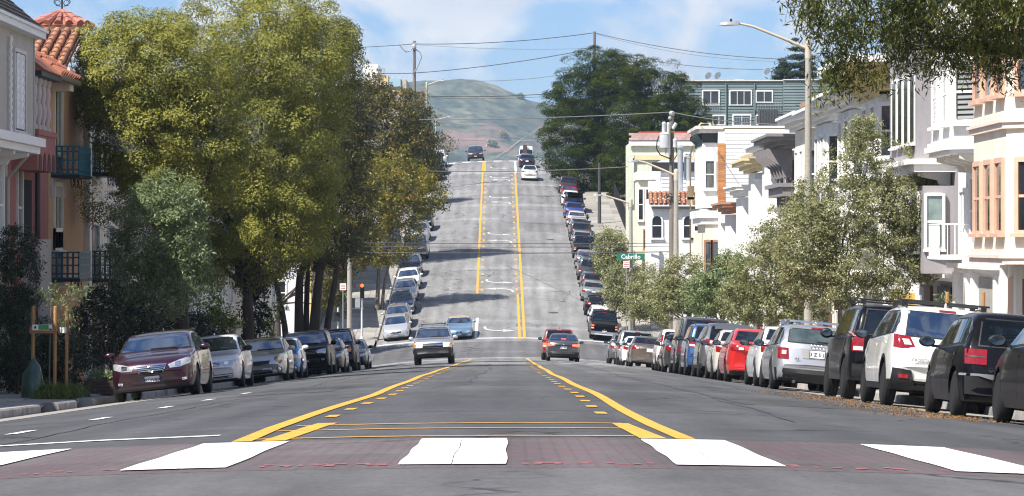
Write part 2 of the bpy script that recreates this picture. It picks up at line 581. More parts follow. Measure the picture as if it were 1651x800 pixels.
# worn crosswalk bars towards the valley, right lane
for y0, y1, xa, xb in ((151, 154.5, 2.4, 8.5), (143, 145.5, 3.6, 8.4), (135.5, 138, 2.0, 7.6), (165, 167, 1.0, 7.3)):
    mark(y0, y1, xa, min(xb, 7.2), M_WORN, 'worn_stripe')
for y0, y1 in ((128, 130), (137, 139), (150, 151.6), (160, 161.5)):
    mark(y0, y1, -1.8, 0.7, M_WORN, 'worn_stripe')

# tar seams and utility cuts
M_TAR = mat('tar_seam', (0.034, 0.034, 0.036), 0.5, var=.3, vscale=3)
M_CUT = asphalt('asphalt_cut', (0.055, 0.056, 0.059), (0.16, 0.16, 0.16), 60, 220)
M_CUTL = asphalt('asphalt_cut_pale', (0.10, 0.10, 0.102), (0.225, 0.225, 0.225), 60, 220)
for i, (x, a, b_) in enumerate(((-4.2, 24, 120), (2.9, 30, 178), (-.7, 60, 180), (4.6, 50, 140))):
    wv = lambda y, i=i: 0.10*math.sin(y*.13 + i) + 0.05*math.sin(y*.51 + 2*i) + 0.02*math.sin(y*1.9)
    mark(a, b_, lambda y: x + wv(y) - .014, lambda y: x + wv(y) + .014, M_TAR, 'tar_seam', 0.0035)
for i, (y, xa, xb) in enumerate(((33, -5.4, 4.1), (41.5, 1.6, 6.2), (58, -6.2, -1.8), (73, -1.5, 6.1), (97, -6.2, 5.6), (118, 1.2, 6.4), (239, -6, 1), (288, 0.4, 4.9))):
    wv = lambda x, i=i: y + .12*math.sin(x*1.3 + i) + .05*math.sin(x*4.1)
    v = []; n = 26
    for k in range(n + 1):
        x = xa + (xb - xa)*k/n; yy = wv(x); w = .03 if y < 120 else .06
        v += [(x, yy - w, surf(x, yy - w) + .0038), (x, yy + w, surf(x, yy + w) + .0038)]
    mb = MB(); mb.add(v, [(2*k, 2*k + 2, 2*k + 3, 2*k + 1) for k in range(n)]); mb.build('tar_seam', M_TAR, road)
for (xa, xb, y0, y1, m_) in ((-4.6, -3.0, 52, 60, M_CUT), (2.2, 4.0, 84, 96, M_CUTL), (1.4, 5.9, 122, 127, M_CUTL), (-5.6, -2.6, 100, 112, M_CUT), (3.0, 5.2, 40, 46, M_CUT), (.9, 3.2, 222, 232, M_CUTL), (-5.8, -3.2, 246, 258, M_CUT), (1.2, 4.4, 268, 276, M_CUT), (-5.2, -2.2, 300, 308, M_CUTL)):
    mark(y0, y1, xa, xb, m_, 'road_patch', 0.0028)

# foreground: apron and the brick-red crosswalk with its white blocks
mark(-20, 17.3, -7.6, 7.6, M_APRON, 'asphalt_apron', 0.004)
crosswalk = mark(17.3, 23.0, -7.6, 7.6, M_BAND, 'crosswalk', 0.005, 0.6)
def x_stripe(n):
    x0 = -0.64 + 1.6*n
    j = 0.02*math.sin(n*2.3)
    sp = x0 + 0.30 + 0.05*math.sin(n*4.1)
    cr = lambda y: 0.006*math.sin(y*2.2 + n)
    mark(17.75 + 0.1*j, 22.75 + j, lambda y: x0 + 0.006*math.sin(y*3 + n), lambda y: sp - .0025 + cr(y), M_WHITE, 'stripe', 0.011, 0.2, road)
    mark(17.75 + 0.1*j, 22.75 + j, lambda y: sp + .0025 + cr(y), lambda y: x0 + 0.62 + 0.006*math.sin(y*2.1 + n), M_WHITE, 'stripe', 0.011, 0.2, road)
for n in range(-3, 5): x_stripe(n)
# red chips along the near edge of the band
M_RED = mat('red_chip_paint', (0.26, 0.085, 0.09), 0.8, var=0.3, vscale=12)
mb = MB()
for i in range(150):
    x = -4.4 + 9.2*random.random()
    if (x + 0.64) % 1.6 < 0.66: continue
    y = 17.75 + random.choice((0.0, 0.1, 0.24)) + 0.04*random.random()
    s = 0.012 + 0.03*random.random()
    z = surf(x, y) + 0.009
    mb.add([(x - s, y - 0.04, z), (x + s, y - 0.035, z), (x + s*0.8, y + 0.04, z), (x - s, y + 0.03, z)], [(0, 1, 2, 3)])
o = mb.build('red_paint_chips', M_RED, road); o['kind'] = 'stuff'

# yellow lines of the turn lane, near block
HW = 1.63
YL = ((18, -1.92), (22, -2.0), (27, -2.08), (46, -2.03), (77, -2.18), (138, -2.24), (185, -2.26))
YR = ((18, 1.32), (22, 1.30), (27, 1.25), (46, 1.24), (77, 1.09), (138, 1.02), (185, 1.0))
lx = lambda y: float(np.interp(y, *zip(*YL))) + 0.02*math.sin(y*.31)
rx = lambda y: float(np.interp(y, *zip(*YR))) + 0.02*math.sin(y*.27 + 2)
mark(23.1, 182, lambda y: lx(y) - .075, lambda y: lx(y) + .075, M_YELLOW, 'yellow_line')
mark(23.1, 172, lambda y: rx(y) - .065, lambda y: rx(y) + .075, M_YELLOW, 'yellow_line')
mark(23.1, 28.4, lambda y: lx(y) + .15 + (y - 23.1)*.03, lambda y: lx(y) + .33 + (y - 23.1)*.03, M_YELLOW, 'yellow_line', step=0.5)
mark(23.1, 27.6, lambda y: rx(y) - .34, lambda y: rx(y) - .14 - (y - 23.1)*.012, M_YELLOW, 'yellow_line', step=0.5)
y = 31.0
while y < 180:
    mark(y, y + 0.95, lambda q: lx(q) + 0.22, lambda q: lx(q) + 0.34, M_YELLOW, 'yellow_dash')
    if y < 168: mark(y + 0.6, y + 1.55, lambda q: rx(q) - 0.35, lambda q: rx(q) - 0.23, M_YELLOW, 'yellow_dash')
    y += 3.6 if y < 60 else 4.6
for y0, xa, xb in ((23.6, -2.05, 0.95), (25.9, -1.95, 1.0), (27.6, -1.9, 1.0)):
    def cur(x, y0=y0): return y0
    mark(y0, y0 + 0.15, xa, xb, M_YELLOW, 'yellow_line', step=0.1)
# white edge dashes and stop line, left lane
for y0 in (30.2, 36.2, 43.2, 49.4, 56.5):
    mark(y0, y0 + 1.35, -4.93, -4.80, M_WHITE, 'white_dash', step=0.5)
mark(25.0, 25.28, -7.2, -2.35, M_WHITE, 'stop_line', step=0.28)
mark(176, 184, 0.93, 1.15, M_WHITE, 'white_line')
# hill markings
mark(224, 345, lambda y: axis(y) - HW - 0.07 - 0.002*(y-224), lambda y: axis(y) - HW + 0.09 - 0.002*(y-224), M_YELLOW, 'yellow_line')
mark(330, 345, lambda y: axis(y) - HW + 0.15 - 0.002*(y-224), lambda y: axis(y) - HW + 0.31 - 0.002*(y-224), M_YELLOW, 'yellow_line')
mark(200.5, 328, lambda y: axis(y) + HW - 0.09, lambda y: axis(y) + HW + 0.08, M_YELLOW, 'yellow_line')
mark(200.5, 224, lambda y: axis(y) + HW - 0.40, lambda y: axis(y) + HW - 0.24, M_YELLOW, 'yellow_line')
y = 226.0
while y < 328:
    mark(y, y + 1.2, lambda y: axis(y) - HW + 0.26 - 0.002*(y-224), lambda y: axis(y) - HW + 0.44 - 0.002*(y-224), M_YELLOW, 'yellow_dash')
    mark(y, y + 1.2, lambda y: axis(y) + HW - 0.46, lambda y: axis(y) + HW - 0.28, M_YELLOW, 'yellow_dash')
    y += 4.9
mark(200.8, 211, -2.30, -2.12, M_WHITE, 'white_line')
mark(328, 344, lambda y: axis(y) + HW - 0.05, lambda y: axis(y) + HW + 0.16, M_WHITE, 'white_line')
for i in range(9):
    a = axis(344.5) - 7.6 + i*1.72
    mark(344.2, 345.4, a, a + 0.95, M_WHITE, 'stripe')
M_ARROW = mat('faded_white_paint', (0.52, 0.52, 0.52), 0.7, var=0.1, vscale=6, dirt=(0.2, 0.2, 0.2), dscale=2.5, damt=0.6)
def arrow(y0, flip):
    """two-way left-turn arrow: a stem that bends sideways into a head"""
    stem = [(0.95, 0.0), (0.98, 0.7), (0.85, 1.4), (0.5, 1.9), (0.1, 2.1), (-0.2, 2.15)]
    v = []; f = []
    for i, (x, yy) in enumerate(stem):
        a = stem[max(0, i-1)]; b = stem[min(len(stem)-1, i+1)]
        t = Vector((b[0]-a[0], b[1]-a[1])).normalized(); nrm = Vector((-t.y, t.x))*0.085
        v += [(x + nrm.x, yy + nrm.y*2.0), (x - nrm.x, yy - nrm.y*2.0)]
    for i in range(len(stem) - 1): f.append((2*i, 2*i+2, 2*i+3, 2*i+1))
    b = len(v)
    v += [(-0.25, 1.6), (-0.25, 2.7), (-1.05, 2.15)]; f.append((b, b+1, b+2))
    sgn = -1 if flip else 1
    vs = [(axis(y0) + sgn*x, y0 + sgn*yy, surf(axis(y0) + sgn*x, y0 + sgn*yy) + 0.008) for x, yy in v]
    mb = MB(); mb.add(vs, [q[::-1] for q in f]); mb.build('turn_arrow', M_ARROW, road)
for y0, fl in ((206.5, True), (225.0, False), (233.0, True), (258.5, False), (267.5, True), (293, False), (301.5, True), (318, False), (324, True), (336, True)):
    arrow(y0, fl)

# ------------------------------------------------------------------ kerbs and pavements
def pavement(side, y0, y1, wide, rise=0.15):
    ys = frange(y0, y1, 2.0)
    e = 1 if side > 0 else -1
    def xs(y):
        a = axis(y) + 8.0*side
        r = [a + e*0.18, a + e*0.9, a + e*wide]
        return r if e > 0 else r[::-1]
    o = sheet(ys, xs, lambda x, y: walk_z(side, y) - 0.012, 'pavement', M_CONC, kind='structure')
    # kerb: stones about three metres long
    kys = frange(y0, y1, 3.0)
    for i in range(len(kys) - 1):
        a, b = kys[i] + 0.012, kys[i+1] - 0.012
        mb = MB()
        for yy in (a, b):
            x = axis(yy) + 8.0*side; zr = surf(x, yy)
        va = []
        for yy in (a, b):
            x = axis(yy) + 8.0*side; zr = prof(yy) + crown(8*side)
            va += [(x - e*0.03, yy, zr - 0.1), (x, yy, zr + 0.13), (x + e*0.03, yy, zr + rise), (x + e*0.2, yy, zr + rise), (x + e*0.2, yy, zr - 0.1)]
        fs = [(j, (j+1) % 5, (j+1) % 5 + 5, j + 5) for j in range(5)] + [(0, 1, 2, 3, 4), (9, 8, 7, 6, 5)]
        if e < 0: fs = [q[::-1] for q in fs]
        mb.add(va, [q[::-1] for q in fs])
        mb.build('kerb_stone', M_KERB, o)
    return o
def slabs(par, side, y0, y1, rows, cols, z_up=0.0):
    """paving slabs laid on the constant slope of a block, sharing one mesh per size"""
    L = (y1 - y0)/rows
    ym = (y0 + y1)/2
    ang = math.atan(slope(ym))
    ln = L/math.cos(ang)
    for (xa, xb) in cols:
        mb = MB(); mb.box(-(xb - xa)/2 + 0.012, (xb - xa)/2 - 0.012, -ln/2 + 0.012, ln/2 - 0.012, -0.03, 0.0)
        me = mb.mesh('paving_slab', M_SLAB)
        for i in range(rows):
            y = y0 + (i + 0.5)*L
            x = axis(y) + side*(8.0 + (xa + xb)/2)
            share('paving_slab', me, par, (x, y, walk_z(side, y) + 0.004 + random.random()*0.006), (ang, 0, 0))
pav_r = pavement(1, 30, 185, 4.1)
pav_l = pavement(-1, 78, 185, 4.1)
pav_hr = pavement(1, 203, 344, 3.6)
pav_hl = pavement(-1, 203, 344, 4.1)
slabs(pav_hr, 1, 206, 342, 46, ((0.22, 1.25), (1.25, 2.4), (2.4, 3.55)))
slabs(pav_hl, -1, 204, 258, 22, ((0.22, 1.5), (1.5, 2.8), (2.8, 4.05)))
# corner pavements of the side street
for side, y0, y1 in ((1, 180, 187.2), (-1, 180, 187.2), (1, 199.8, 203), (-1, 199.8, 203)):
    e = side
    o = sheet(frange(y0, y1, 0.9), lambda y: sorted([axis(y) + e*8.1, axis(y) + e*13, axis(y) + e*40]), lambda x, y: walk_z(side, y) - 0.005, 'pavement', M_CONC, kind='structure')
    mb = MB()
    yk = y1 if y0 < 190 else y0
    mb.box(axis(yk) + e*8.05, axis(yk) + e*40, yk - 0.1, yk + 0.1, walk_z(side, yk) - 0.4, walk_z(side, yk) + 0.006)
    mb.build('kerb_edge', M_KERB, o)

# near-left pavement with broken kerb and two dropped driveways
pav_n = sheet(frange(44, 78, 1.0), lambda y: [-13.2, -9.9, -8.95], lambda x, y: walk_z(-1, y) - 0.02 - (0.1 if (x > -9.2 and (57.6 < y < 59.5 or 62.2 < y < 64.4)) else 0), 'pavement', M_CONC, kind='structure')
def kerb_stone(y0, y1, x=-8.72, h=0.15, w=0.3, tilt=0.0):
    mb = MB()
    zr0, zr1 = surf(-8.6, y0), surf(-8.6, y1)
    v = []
    for yy, zr in ((y0, zr0 + tilt), (y1, zr1)):
        v += [(x + 0.06, yy, zr - 0.12), (x + 0.03, yy, zr + h*0.8), (x, yy, zr + h), (x - w, yy, zr + h), (x - w, yy, zr - 0.12)]
    mb.add(v, [(j, (j+1) % 5, (j+1) % 5 + 5, j + 5) for j in range(5)] + [(4, 3, 2, 1, 0), (5, 6, 7, 8, 9)])
    mb.build('kerb_stone', M_KERB, pav_n, smooth=20)
for y0, y1 in ((46, 49), (49.05, 52), (52.05, 55.2), (55.25, 57.4), (59.7, 61.0), (61.05, 62.2), (64.6, 67.5), (67.55, 70.5), (70.55, 73.5), (73.55, 77.9)):
    kerb_stone(y0, y1)
# gutter strip of pale concrete along both kerbs
for sd in (-1, 1):
    mark(40, 185, lambda y: axis(y) + sd*8.0 - (0.0 if sd > 0 else -0.02) , lambda y: axis(y) + sd*6.55, M_CONC, 'gutter_strip', 0.004, 2.0)
    mark(203, 343, lambda y: axis(y) + sd*8.0, lambda y: axis(y) + sd*7.2, M_CONC, 'gutter_strip', 0.004, 2.0)
for ys_ in (49.0, 52.0, 60.6, 66.0, 69.0, 72.0):
    pass
mb0 = MB(); mb0.box(-0.73, 0.73, -0.98, 0.98, -0.03, 0.0)
sl_me = mb0.mesh('paving_slab', M_SLAB)
for i in range(14):
    for x in (-10.75, -12.25):
        y = 46 + i*2.0
        share('paving_slab', sl_me, pav_n, (x, y + 1, walk_z(-1, y + 1) + 0.004), (math.atan(-0.034), 0, 0))
# litter of dry leaves by the right-hand cars
M_LITTER = mat('dry_leaves', (0.30, 0.16, 0.05), 0.8, var=0.5, vscale=30)
mb = MB()
for i in range(2600):
    y = 36 + 22*random.random()**1.3
    x = 5.25 + random.gauss(0, 0.42) + 0.25*math.sin(y)
    if x < 4.2 or x > 7: continue
    s = 0.009 + 0.015*random.random(); a = random.random()*6.3
    c, q = math.cos(a)*s, math.sin(a)*s
    z = surf(x, y) + 0.012 + 0.012*random.random()
    mb.add([(x - c, y - q, z), (x + q*0.5, y - c*0.5, z + 0.008), (x + c, y + q, z), (x - q*0.5, y + c*0.5, z + 0.005)], [(0, 1, 2, 3)])
o = mb.build('fallen_leaves', M_LITTER)
tag(o, 'scatter of dry orange leaves on the asphalt beside the parked black cars', 'fallen leaves', kind='stuff')

# ------------------------------------------------------------------ the far hill
def hill_mat():
    m = bpy.data.materials.new('hazed_hill_scrub'); m.use_nodes = True
    nt = m.node_tree; p = nt.nodes['Principled BSDF']; N, Lk = nt.nodes.new, nt.links.new
    p.inputs['Roughness'].default_value = 0.95
    tc = N('ShaderNodeTexCoord')
    def noise(sc, det=6, st=(1, 1, 1), loc=(0, 0, 0)):
        mp = N('ShaderNodeMapping'); mp.inputs['Scale'].default_value = st; mp.inputs['Location'].default_value = loc
        Lk(tc.outputs['Object'], mp.inputs[0])
        n = N('ShaderNodeTexNoise'); n.inputs['Scale'].default_value = sc; n.inputs['Detail'].default_value = det
        n.inputs['Roughness'].default_value = 0.6
        Lk(mp.outputs[0], n.inputs['Vector']); return n.outputs['Fac']
    def ramp(x, stops):
        r = N('ShaderNodeValToRGB'); e = r.color_ramp.elements
        while len(e) < len(stops): e.new(0.5)
        for i, (q, c) in enumerate(stops): e[i].position = q; e[i].color = (*c, 1)
        Lk(x, r.inputs[0]); return r.outputs[0]
    base = ramp(noise(0.016, 8), [(0.32, (0.035, 0.055, 0.042)), (0.47, (0.070, 0.090, 0.066)), (0.58, (0.12, 0.128, 0.088)), (0.72, (0.185, 0.175, 0.125))])  # scrub tones shifted bluish: part of the haze is put into the colour
    fine = ramp(noise(0.09, 8), [(0.38, (0.35, 0.38, 0.4)), (0.62, (1.3, 1.28, 1.2))])
    mx = N('ShaderNodeMix'); mx.data_type = 'RGBA'; mx.blend_type = 'MULTIPLY'; mx.inputs[0].default_value = 1
    Lk(base, mx.inputs[6]); Lk(fine, mx.inputs[7])
    soil = ramp(noise(0.009, 5, loc=(37, 5, 2)), [(0.56, (0, 0, 0)), (0.66, (1, 1, 1))])
    m2 = N('ShaderNodeMix'); m2.data_type = 'RGBA'
    Lk(soil, m2.inputs[0]); Lk(mx.outputs[2], m2.inputs[6]); m2.inputs[7].default_value = (0.20, 0.125, 0.105, 1)
    Lk(m2.outputs[2], p.inputs['Base Color'])
    return m
M_HILL = hill_mat()
HY = 2800.0
SIL = [(0, 196), (300, 190), (480, 165), (560, 152), (620, 138), (680, 130), (740, 128), (765, 130), (800, 141), (830, 151), (850, 157), (880, 165), (920, 172), (1000, 196), (1100, 222), (1400, 260), (1651, 290)]
def sil(px): return float(np.interp(px, [q[0] for q in SIL], [q[1] for q in SIL]))
vn = []; fn = []
cols = frange(-100, 1750, 5); rows = 80
from mathutils import noise as mnoise
for j in range(rows + 1):
    t = j/rows
    for px in cols:
        D = 2050 + (HY - 2050)*t
        ztop = (390 - sil(px))*HY/5000
        X = (px - 822)*(2450 + 350*t)/5000
        ridge = 0.5 + 0.5*math.sin(X*0.021 + 2.0*math.sin(t*2.2)) 
        e = t**1.25
        z = -8 + (ztop + 8)*(e*(1 - 0.16*ridge*math.sin(math.pi*t))) + 3.0*math.sin(X*0.07 + t*9)*math.sin(math.pi*t)
        z += (26*mnoise.fractal(Vector((X*.006, t*3.2, 1.7)), 1.0, 2.0, 6) + 7*mnoise.fractal(Vector((X*.03, t*11, 4.2)), .9, 2.0, 4))*math.sin(math.pi*min(1, t*1.02))*(1 if t < 1 else 0)
        if t == 1: z += 3*mnoise.fractal(Vector((X*.02, 0, 9)), .8, 2, 5)
        vn.append((X, D + 60*math.sin(X*0.012)*math.sin(math.pi*t), z))
nc = len(cols)
for j in range(rows):
    for k in range(nc - 1):
        a = j*nc + k; fn.append((a, a+1, a+1+nc, a+nc))
# far side of the hill so that it has a back
for k, px in enumerate(cols): vn.append(((px - 822)*2800/5000, 3300, -8))
b0 = rows*nc; b1 = (rows+1)*nc
for k in range(nc - 1): fn.append((b0 + k, b0 + k + 1, b1 + k + 1, b1 + k))
mb = MB(); mb.add(vn, fn); hill = mb.build('hill', M_HILL, smooth=180); hill['kind'] = 'structure'
hb = BVHTree.FromPolygons([Vector(v) for v in vn], fn)
def on_hill(px, py):
    d = Vector(((px - 822)/5000, 1, (390 - py)/5000)).normalized()
    return hb.ray_cast(Vector((0, 0, 0)), d)[0]
# tracks over the hill
M_TRACK = mat('pale_track', (0.27, 0.25, 0.19), 0.95, var=0.3, vscale=0.05)
def track(pts, w):
    mb = MB(); v = []
    P = []
    for i in range(len(pts) - 1):
        for t in frange(0, 1, 0.12)[:-1]:
            P.append((pts[i][0] + (pts[i+1][0] - pts[i][0])*t, pts[i][1] + (pts[i+1][1] - pts[i][1])*t))
    P.append(pts[-1])
    n = 0
    for q in P:
        h = on_hill(*q)
        if h is None: continue
        h2 = on_hill(q[0] + w*1.6, q[1] - w*.5)
        if h2 is None: continue
        up = Vector((0, -1.2, 1.2))
        v += [tuple(h + up), tuple(h2 + up)]; n += 1
    mb.add(v, [(2*i, 2*i+2, 2*i+3, 2*i+1) for i in range(n - 1)])
    mb.build('hill_track', M_TRACK, hill)
track([(798, 257), (815, 246), (838, 228), (860, 215), (884, 196), (905, 180)], 1.7)
track([(720, 226), (790, 227), (850, 229), (890, 231)], 0.8)
track([(783, 240), (786, 228)], 0.8)
# ------------------------------------------------------------------ vehicles
M_BLACK = mat('black_plastic', (0.009, 0.009, 0.010), 0.5, var=0.2, vscale=6)
M_DARK = mat('dark_underside', (0.006, 0.006, 0.006), 0.9)
M_RUBBER = mat('tyre_rubber', (0.006, 0.006, 0.0065), 0.8, var=0.3, vscale=9, bump=0.4, bscale=60)
M_RIM = mat('alloy_rim', (0.45, 0.46, 0.47), 0.35, metal=0.8, var=0.1)
M_DRIM = mat('dark_rim', (0.05, 0.05, 0.055), 0.4, metal=0.6)
M_CHROME = mat('chrome', (0.75, 0.76, 0.78), 0.12, metal=1.0)
M_GLASS = mat('car_glass', (0.005, 0.008, 0.012), 0.03, spec=0.6, var=0.3, vscale=1.2)
M_GLASSB = mat('car_glass_blue', (0.010, 0.022, 0.045), 0.03, spec=1.0, coat=1.0, var=0.6, vscale=1.6)
M_MIRR = mat('mirror_glass', (0.16, 0.20, 0.23), 0.08, metal=1.0)
for m_, ior in ((M_GLASSB, 2.1), (M_GLASS, 1.6)): m_.node_tree.nodes['Principled BSDF'].inputs['IOR'].default_value = ior
M_LAMP = mat('headlamp', (0.55, 0.57, 0.60), 0.08, metal=0.55, coat=1.0, var=0.25, vscale=14)
M_BULB = mat('headlamp_bulb', (0.9, 0.9, 0.92), 0.05, metal=1.0)
M_LAMPON = mat('headlamp_lit', (0.9, 0.85, 0.75), 0.1, emit=(1.0, 0.82, 0.55), estr=1.3)
M_TAIL = mat('tail_lamp', (0.22, 0.006, 0.006), 0.10, coat=1.0, var=0.25, vscale=16)
M_TAILW = mat('reverse_lamp', (0.70, 0.66, 0.64), 0.12, coat=1.0)
M_AMBER = mat('indicator_lamp', (0.75, 0.22, 0.02), 0.12, coat=1.0)
M_TAILON = mat('tail_lamp_lit', (0.8, 0.03, 0.02), 0.1, emit=(1.0, 0.12, 0.05), estr=1.6)
M_PLATE = mat('number_plate', (0.72, 0.73, 0.74), 0.35, var=0.06, vscale=20)
M_PTXT = mat('plate_lettering', (0.03, 0.04, 0.12), 0.5)
M_EUBLUE = mat('plate_blue', (0.03, 0.10, 0.45), 0.4)
M_TAN = mat('tan_canvas', (0.33, 0.27, 0.19), 0.9, var=0.15, vscale=8)
M_BROWNP = mat('brown_panel', (0.07, 0.045, 0.035), 0.6, var=0.3, vscale=4)

KINDS_CAR = {
 # L W H | nose z, cowl z, cowl s, roof front s, roof end s, deck s, deck z, tail z | belt front/rear z | front/rear axle s | wheel radius | tumble
 'sedan':    dict(L=4.60, W=1.78, H=1.44, nz=.70, cz=.96, sc=1.22, sr=2.00, se=3.35, sd=4.05, dz=1.05, tz=1.00, bf=.90, br=.97, fa=.90, ra=3.58, wr=.32, tum=.38),
 'hatch':    dict(L=4.05, W=1.72, H=1.43, nz=.70, cz=.95, sc=1.05, sr=1.75, se=3.55, sd=3.93, dz=.95, tz=.88, bf=.88, br=.95, fa=.82, ra=3.30, wr=.31, tum=.30),
 'fastback': dict(L=4.48, W=1.76, H=1.49, nz=.72, cz=1.0, sc=.98, sr=1.95, se=3.20, sd=4.30, dz=1.10, tz=1.03, bf=.90, br=1.02, fa=.92, ra=3.62, wr=.315, tum=.40),
 'wagon':    dict(L=4.55, W=1.78, H=1.44, nz=.68, cz=.95, sc=1.20, sr=1.95, se=4.02, sd=4.46, dz=.97, tz=.90, bf=.88, br=.94, fa=.90, ra=3.55, wr=.32, tum=.34),
 'crossover':dict(L=4.45, W=1.80, H=1.62, nz=.86, cz=1.10, sc=1.05, sr=1.75, se=3.85, sd=4.33, dz=1.05, tz=1.0, bf=1.02, br=1.12, fa=.90, ra=3.55, wr=.35, tum=.32),
 'suv':      dict(L=4.75, W=1.86, H=1.78, nz=.98, cz=1.16, sc=1.25, sr=1.85, se=4.42, sd=4.68, dz=1.12, tz=1.02, bf=1.08, br=1.13, fa=.90, ra=3.75, wr=.38, tum=.24),
 'box':      dict(L=4.70, W=1.86, H=1.92, nz=1.02, cz=1.20, sc=1.15, sr=1.60, se=4.55, sd=4.67, dz=1.15, tz=1.05, bf=1.12, br=1.15, fa=.85, ra=3.65, wr=.40, tum=.14),
 'pickup':   dict(L=5.20, W=1.84, H=1.74, nz=1.0, cz=1.17, sc=1.30, sr=1.95, se=3.05, sd=3.42, dz=1.13, tz=1.12, bf=1.08, br=1.12, fa=.95, ra=4.10, wr=.38, tum=.26),
 'van':      dict(L=5.40, W=2.00, H=2.55, nz=1.0, cz=1.25, sc=.75, sr=1.55, se=5.25, sd=5.37, dz=1.2, tz=.9, bf=1.15, br=1.2, fa=.95, ra=4.2, wr=.36, tum=.10),
 'roadster': dict(L=4.05, W=1.74, H=1.28, nz=.66, cz=.90, sc=1.70, sr=2.30, se=2.75, sd=3.35, dz=.93, tz=.90, bf=.84, br=.90, fa=.80, ra=3.25, wr=.32, tum=.36),
}

def build_car(kind, col, name, label, cat, X, Y, facing, group=None, lod=0, opts=None):
    """facing 'away' or 'toward' the camera; Y is where the end nearest the camera stands"""
    k = dict(KINDS_CAR[kind]); op = dict(opts or {})
    for q in list(op):
        if q in k: k[q] = op[q]
    L, W, H = k['L'], k['W'], k['H']
    hw = W/2
    zb = 0.20 if H < 1.55 else (0.26 if H < 1.7 else 0.34)
    nz, cz, sc, sr, se, sd, dz, tz = (k[q] for q in ('nz', 'cz', 'sc', 'sr', 'se', 'sd', 'dz', 'tz'))
    boxy = kind in ('suv', 'box', 'van', 'pickup')
    hatchy = sd > L - 0.3
    top = [(0, nz - .20), (.03, nz - .08), (.10, nz), (.35, nz + .07 + .2*(cz - nz - .07)), (sc*.7, cz - .07), (sc, cz), (sr - .10, H - .10), (sr + .14, H - .035), ((sr + se)/2, H), (se - .1, H - .02), (se + .06, H - .075), (sd, dz)]
    if hatchy: top += [(L - .03, max(dz - .28, .62)), (L, max(dz - .40, .56))]
    else: top += [(L - .10, tz), (L - .03, tz - .04), (L, tz - .16)]
    txs = np.array([p[0] for p in top]); tzs = np.array([p[1] for p in top])
    fine = np.linspace(0, L, 400)
    fz = np.interp(fine, txs, tzs)
    ker = 11 if not boxy else 7
    pad = np.pad(fz, ker//2, mode='edge')
    fz2 = np.convolve(pad, np.ones(ker)/ker, mode='valid')
    wts = np.clip(np.minimum(fine, L - fine)/0.15, 0, 1)
    fz = fz*(1 - wts) + fz2*wts
    topz = lambda s: float(np.interp(s, fine, fz))
    botz = lambda s: float(np.interp(s, [0, .04, .14, .5, L - .5, L - .14, L - .04, L], [zb + .16, zb + .08, zb, zb, zb, zb + .02, zb + .10, zb + .2]))
    beltz = lambda s: float(np.interp(s, [sc, sd], [k['bf'], k['br']]))
    e = .06 if boxy else .10
    planw = lambda s: hw*float(np.interp(s, [0, .05, .15, .35, .8, 1.6, L - 1.3, L - .7, L - .3, L - .12, L - .04, L],
                                         [1 - 2.2*e, 1 - 1.5*e, 1 - .9*e, 1 - .45*e, .985, 1, 1, .99, 1 - .35*e, 1 - .7*e, 1 - 1.2*e, 1 - 1.8*e]))
    tum = k['tum']
    fa, ra, wr = k['fa'], k['ra'], k['wr']
    ar = wr + .055
    stations = set([0, .015, .04, .08, .14, .22, .32, L, L - .015, L - .04, L - .08, L - .14, L - .22, L - .32])
    stations |= set(np.round(np.arange(.45, L - .4, .14), 3).tolist())
    stations |= set([sc, sr, se, sd, sc - .06, sc + .06, sr + .14])
    for a in (fa, ra):
        stations = set(s for s in stations if not (a - ar - .03 < s < a + ar + .03))
        stations |= set([a - ar - .004, a + ar + .004])
        for j in range(0, 13):
            stations.add(a - ar*math.cos(math.pi*j/12))
    st = sorted(s for s in stations if 0 <= s <= L)
    st = [s for i, s in enumerate(st) if i == 0 or s - st[i-1] > .0025]
    sw_f, sw_r = (.26, .20) if not boxy else (.16, .10)
    if kind in ('hatch', 'wagon', 'crossover'): sw_r = .15
    rings = []
    for s in st:
        zt = topz(s); w = planw(s); z0 = botz(s)
        za = z0
        for a in (fa, ra):
            d = abs(s - a)
            if d < ar: za = max(za, wr + math.sqrt(max(0, ar*ar - d*d)))
        zbl = min(beltz(s), zt - .07)
        za = min(za, zbl - .04)
        zm = .55*zbl + .05
        def xs(z):
            if z < zm: q = (zm - z)/(zm - .2); return w*(1 - (.07 if not boxy else .04)*q*q)
            q = (z - zm)/(zbl - zm + 1e-6); return w*(1 - (.05 if not boxy else .025)*q*q)
        half = [(0, za), (w*.8, za)]
        for t in (0, .05, .18, .36, .55, .72, .86, .95, 1):
            z = za + t*(zbl - za); half.append((xs(z), z))
        cr = .035 if zt - zbl > .2 else .025
        xb = half[-1][0]; hg = zt - cr - zbl
        tu = tum if hg > .2 else .5
        stp = .02*min(1, max(0, (hg - .08)/.2))
        xr = xb - stp - tu*max(hg, 0)
        r = min(.10 if not boxy else .08, .5*hg)
        half.append((xb - stp, zbl + min(.012, hg*.1)))
        dx, dzz = (xr - (xb - stp)), hg
        ln = math.hypot(dx, dzz) or 1
        for t in (.33, .66, 1):
            tt = t*(ln - r)/ln
            half.append((xb - stp + dx*tt, zbl + dzz*tt))
        p0 = Vector(half[-1]); p1 = Vector((xr, zt - cr)); p2 = Vector((xr - r, zt - cr*((xr - r)/xr)**2 if xr > .01 else zt))
        for t in (.33, .66, 1):
            q = p0*(1-t)**2 + p1*2*t*(1-t) + p2*t*t; half.append((q.x, q.y))
        for f in (.66, .33, 0):
            x = (xr - r)*f; half.append((x, zt - cr*(x/xr)**2 if xr > .01 else zt))
        rings.append(half)
    K = len(rings[0]); RN = 2*K - 2
    v = []; f = []
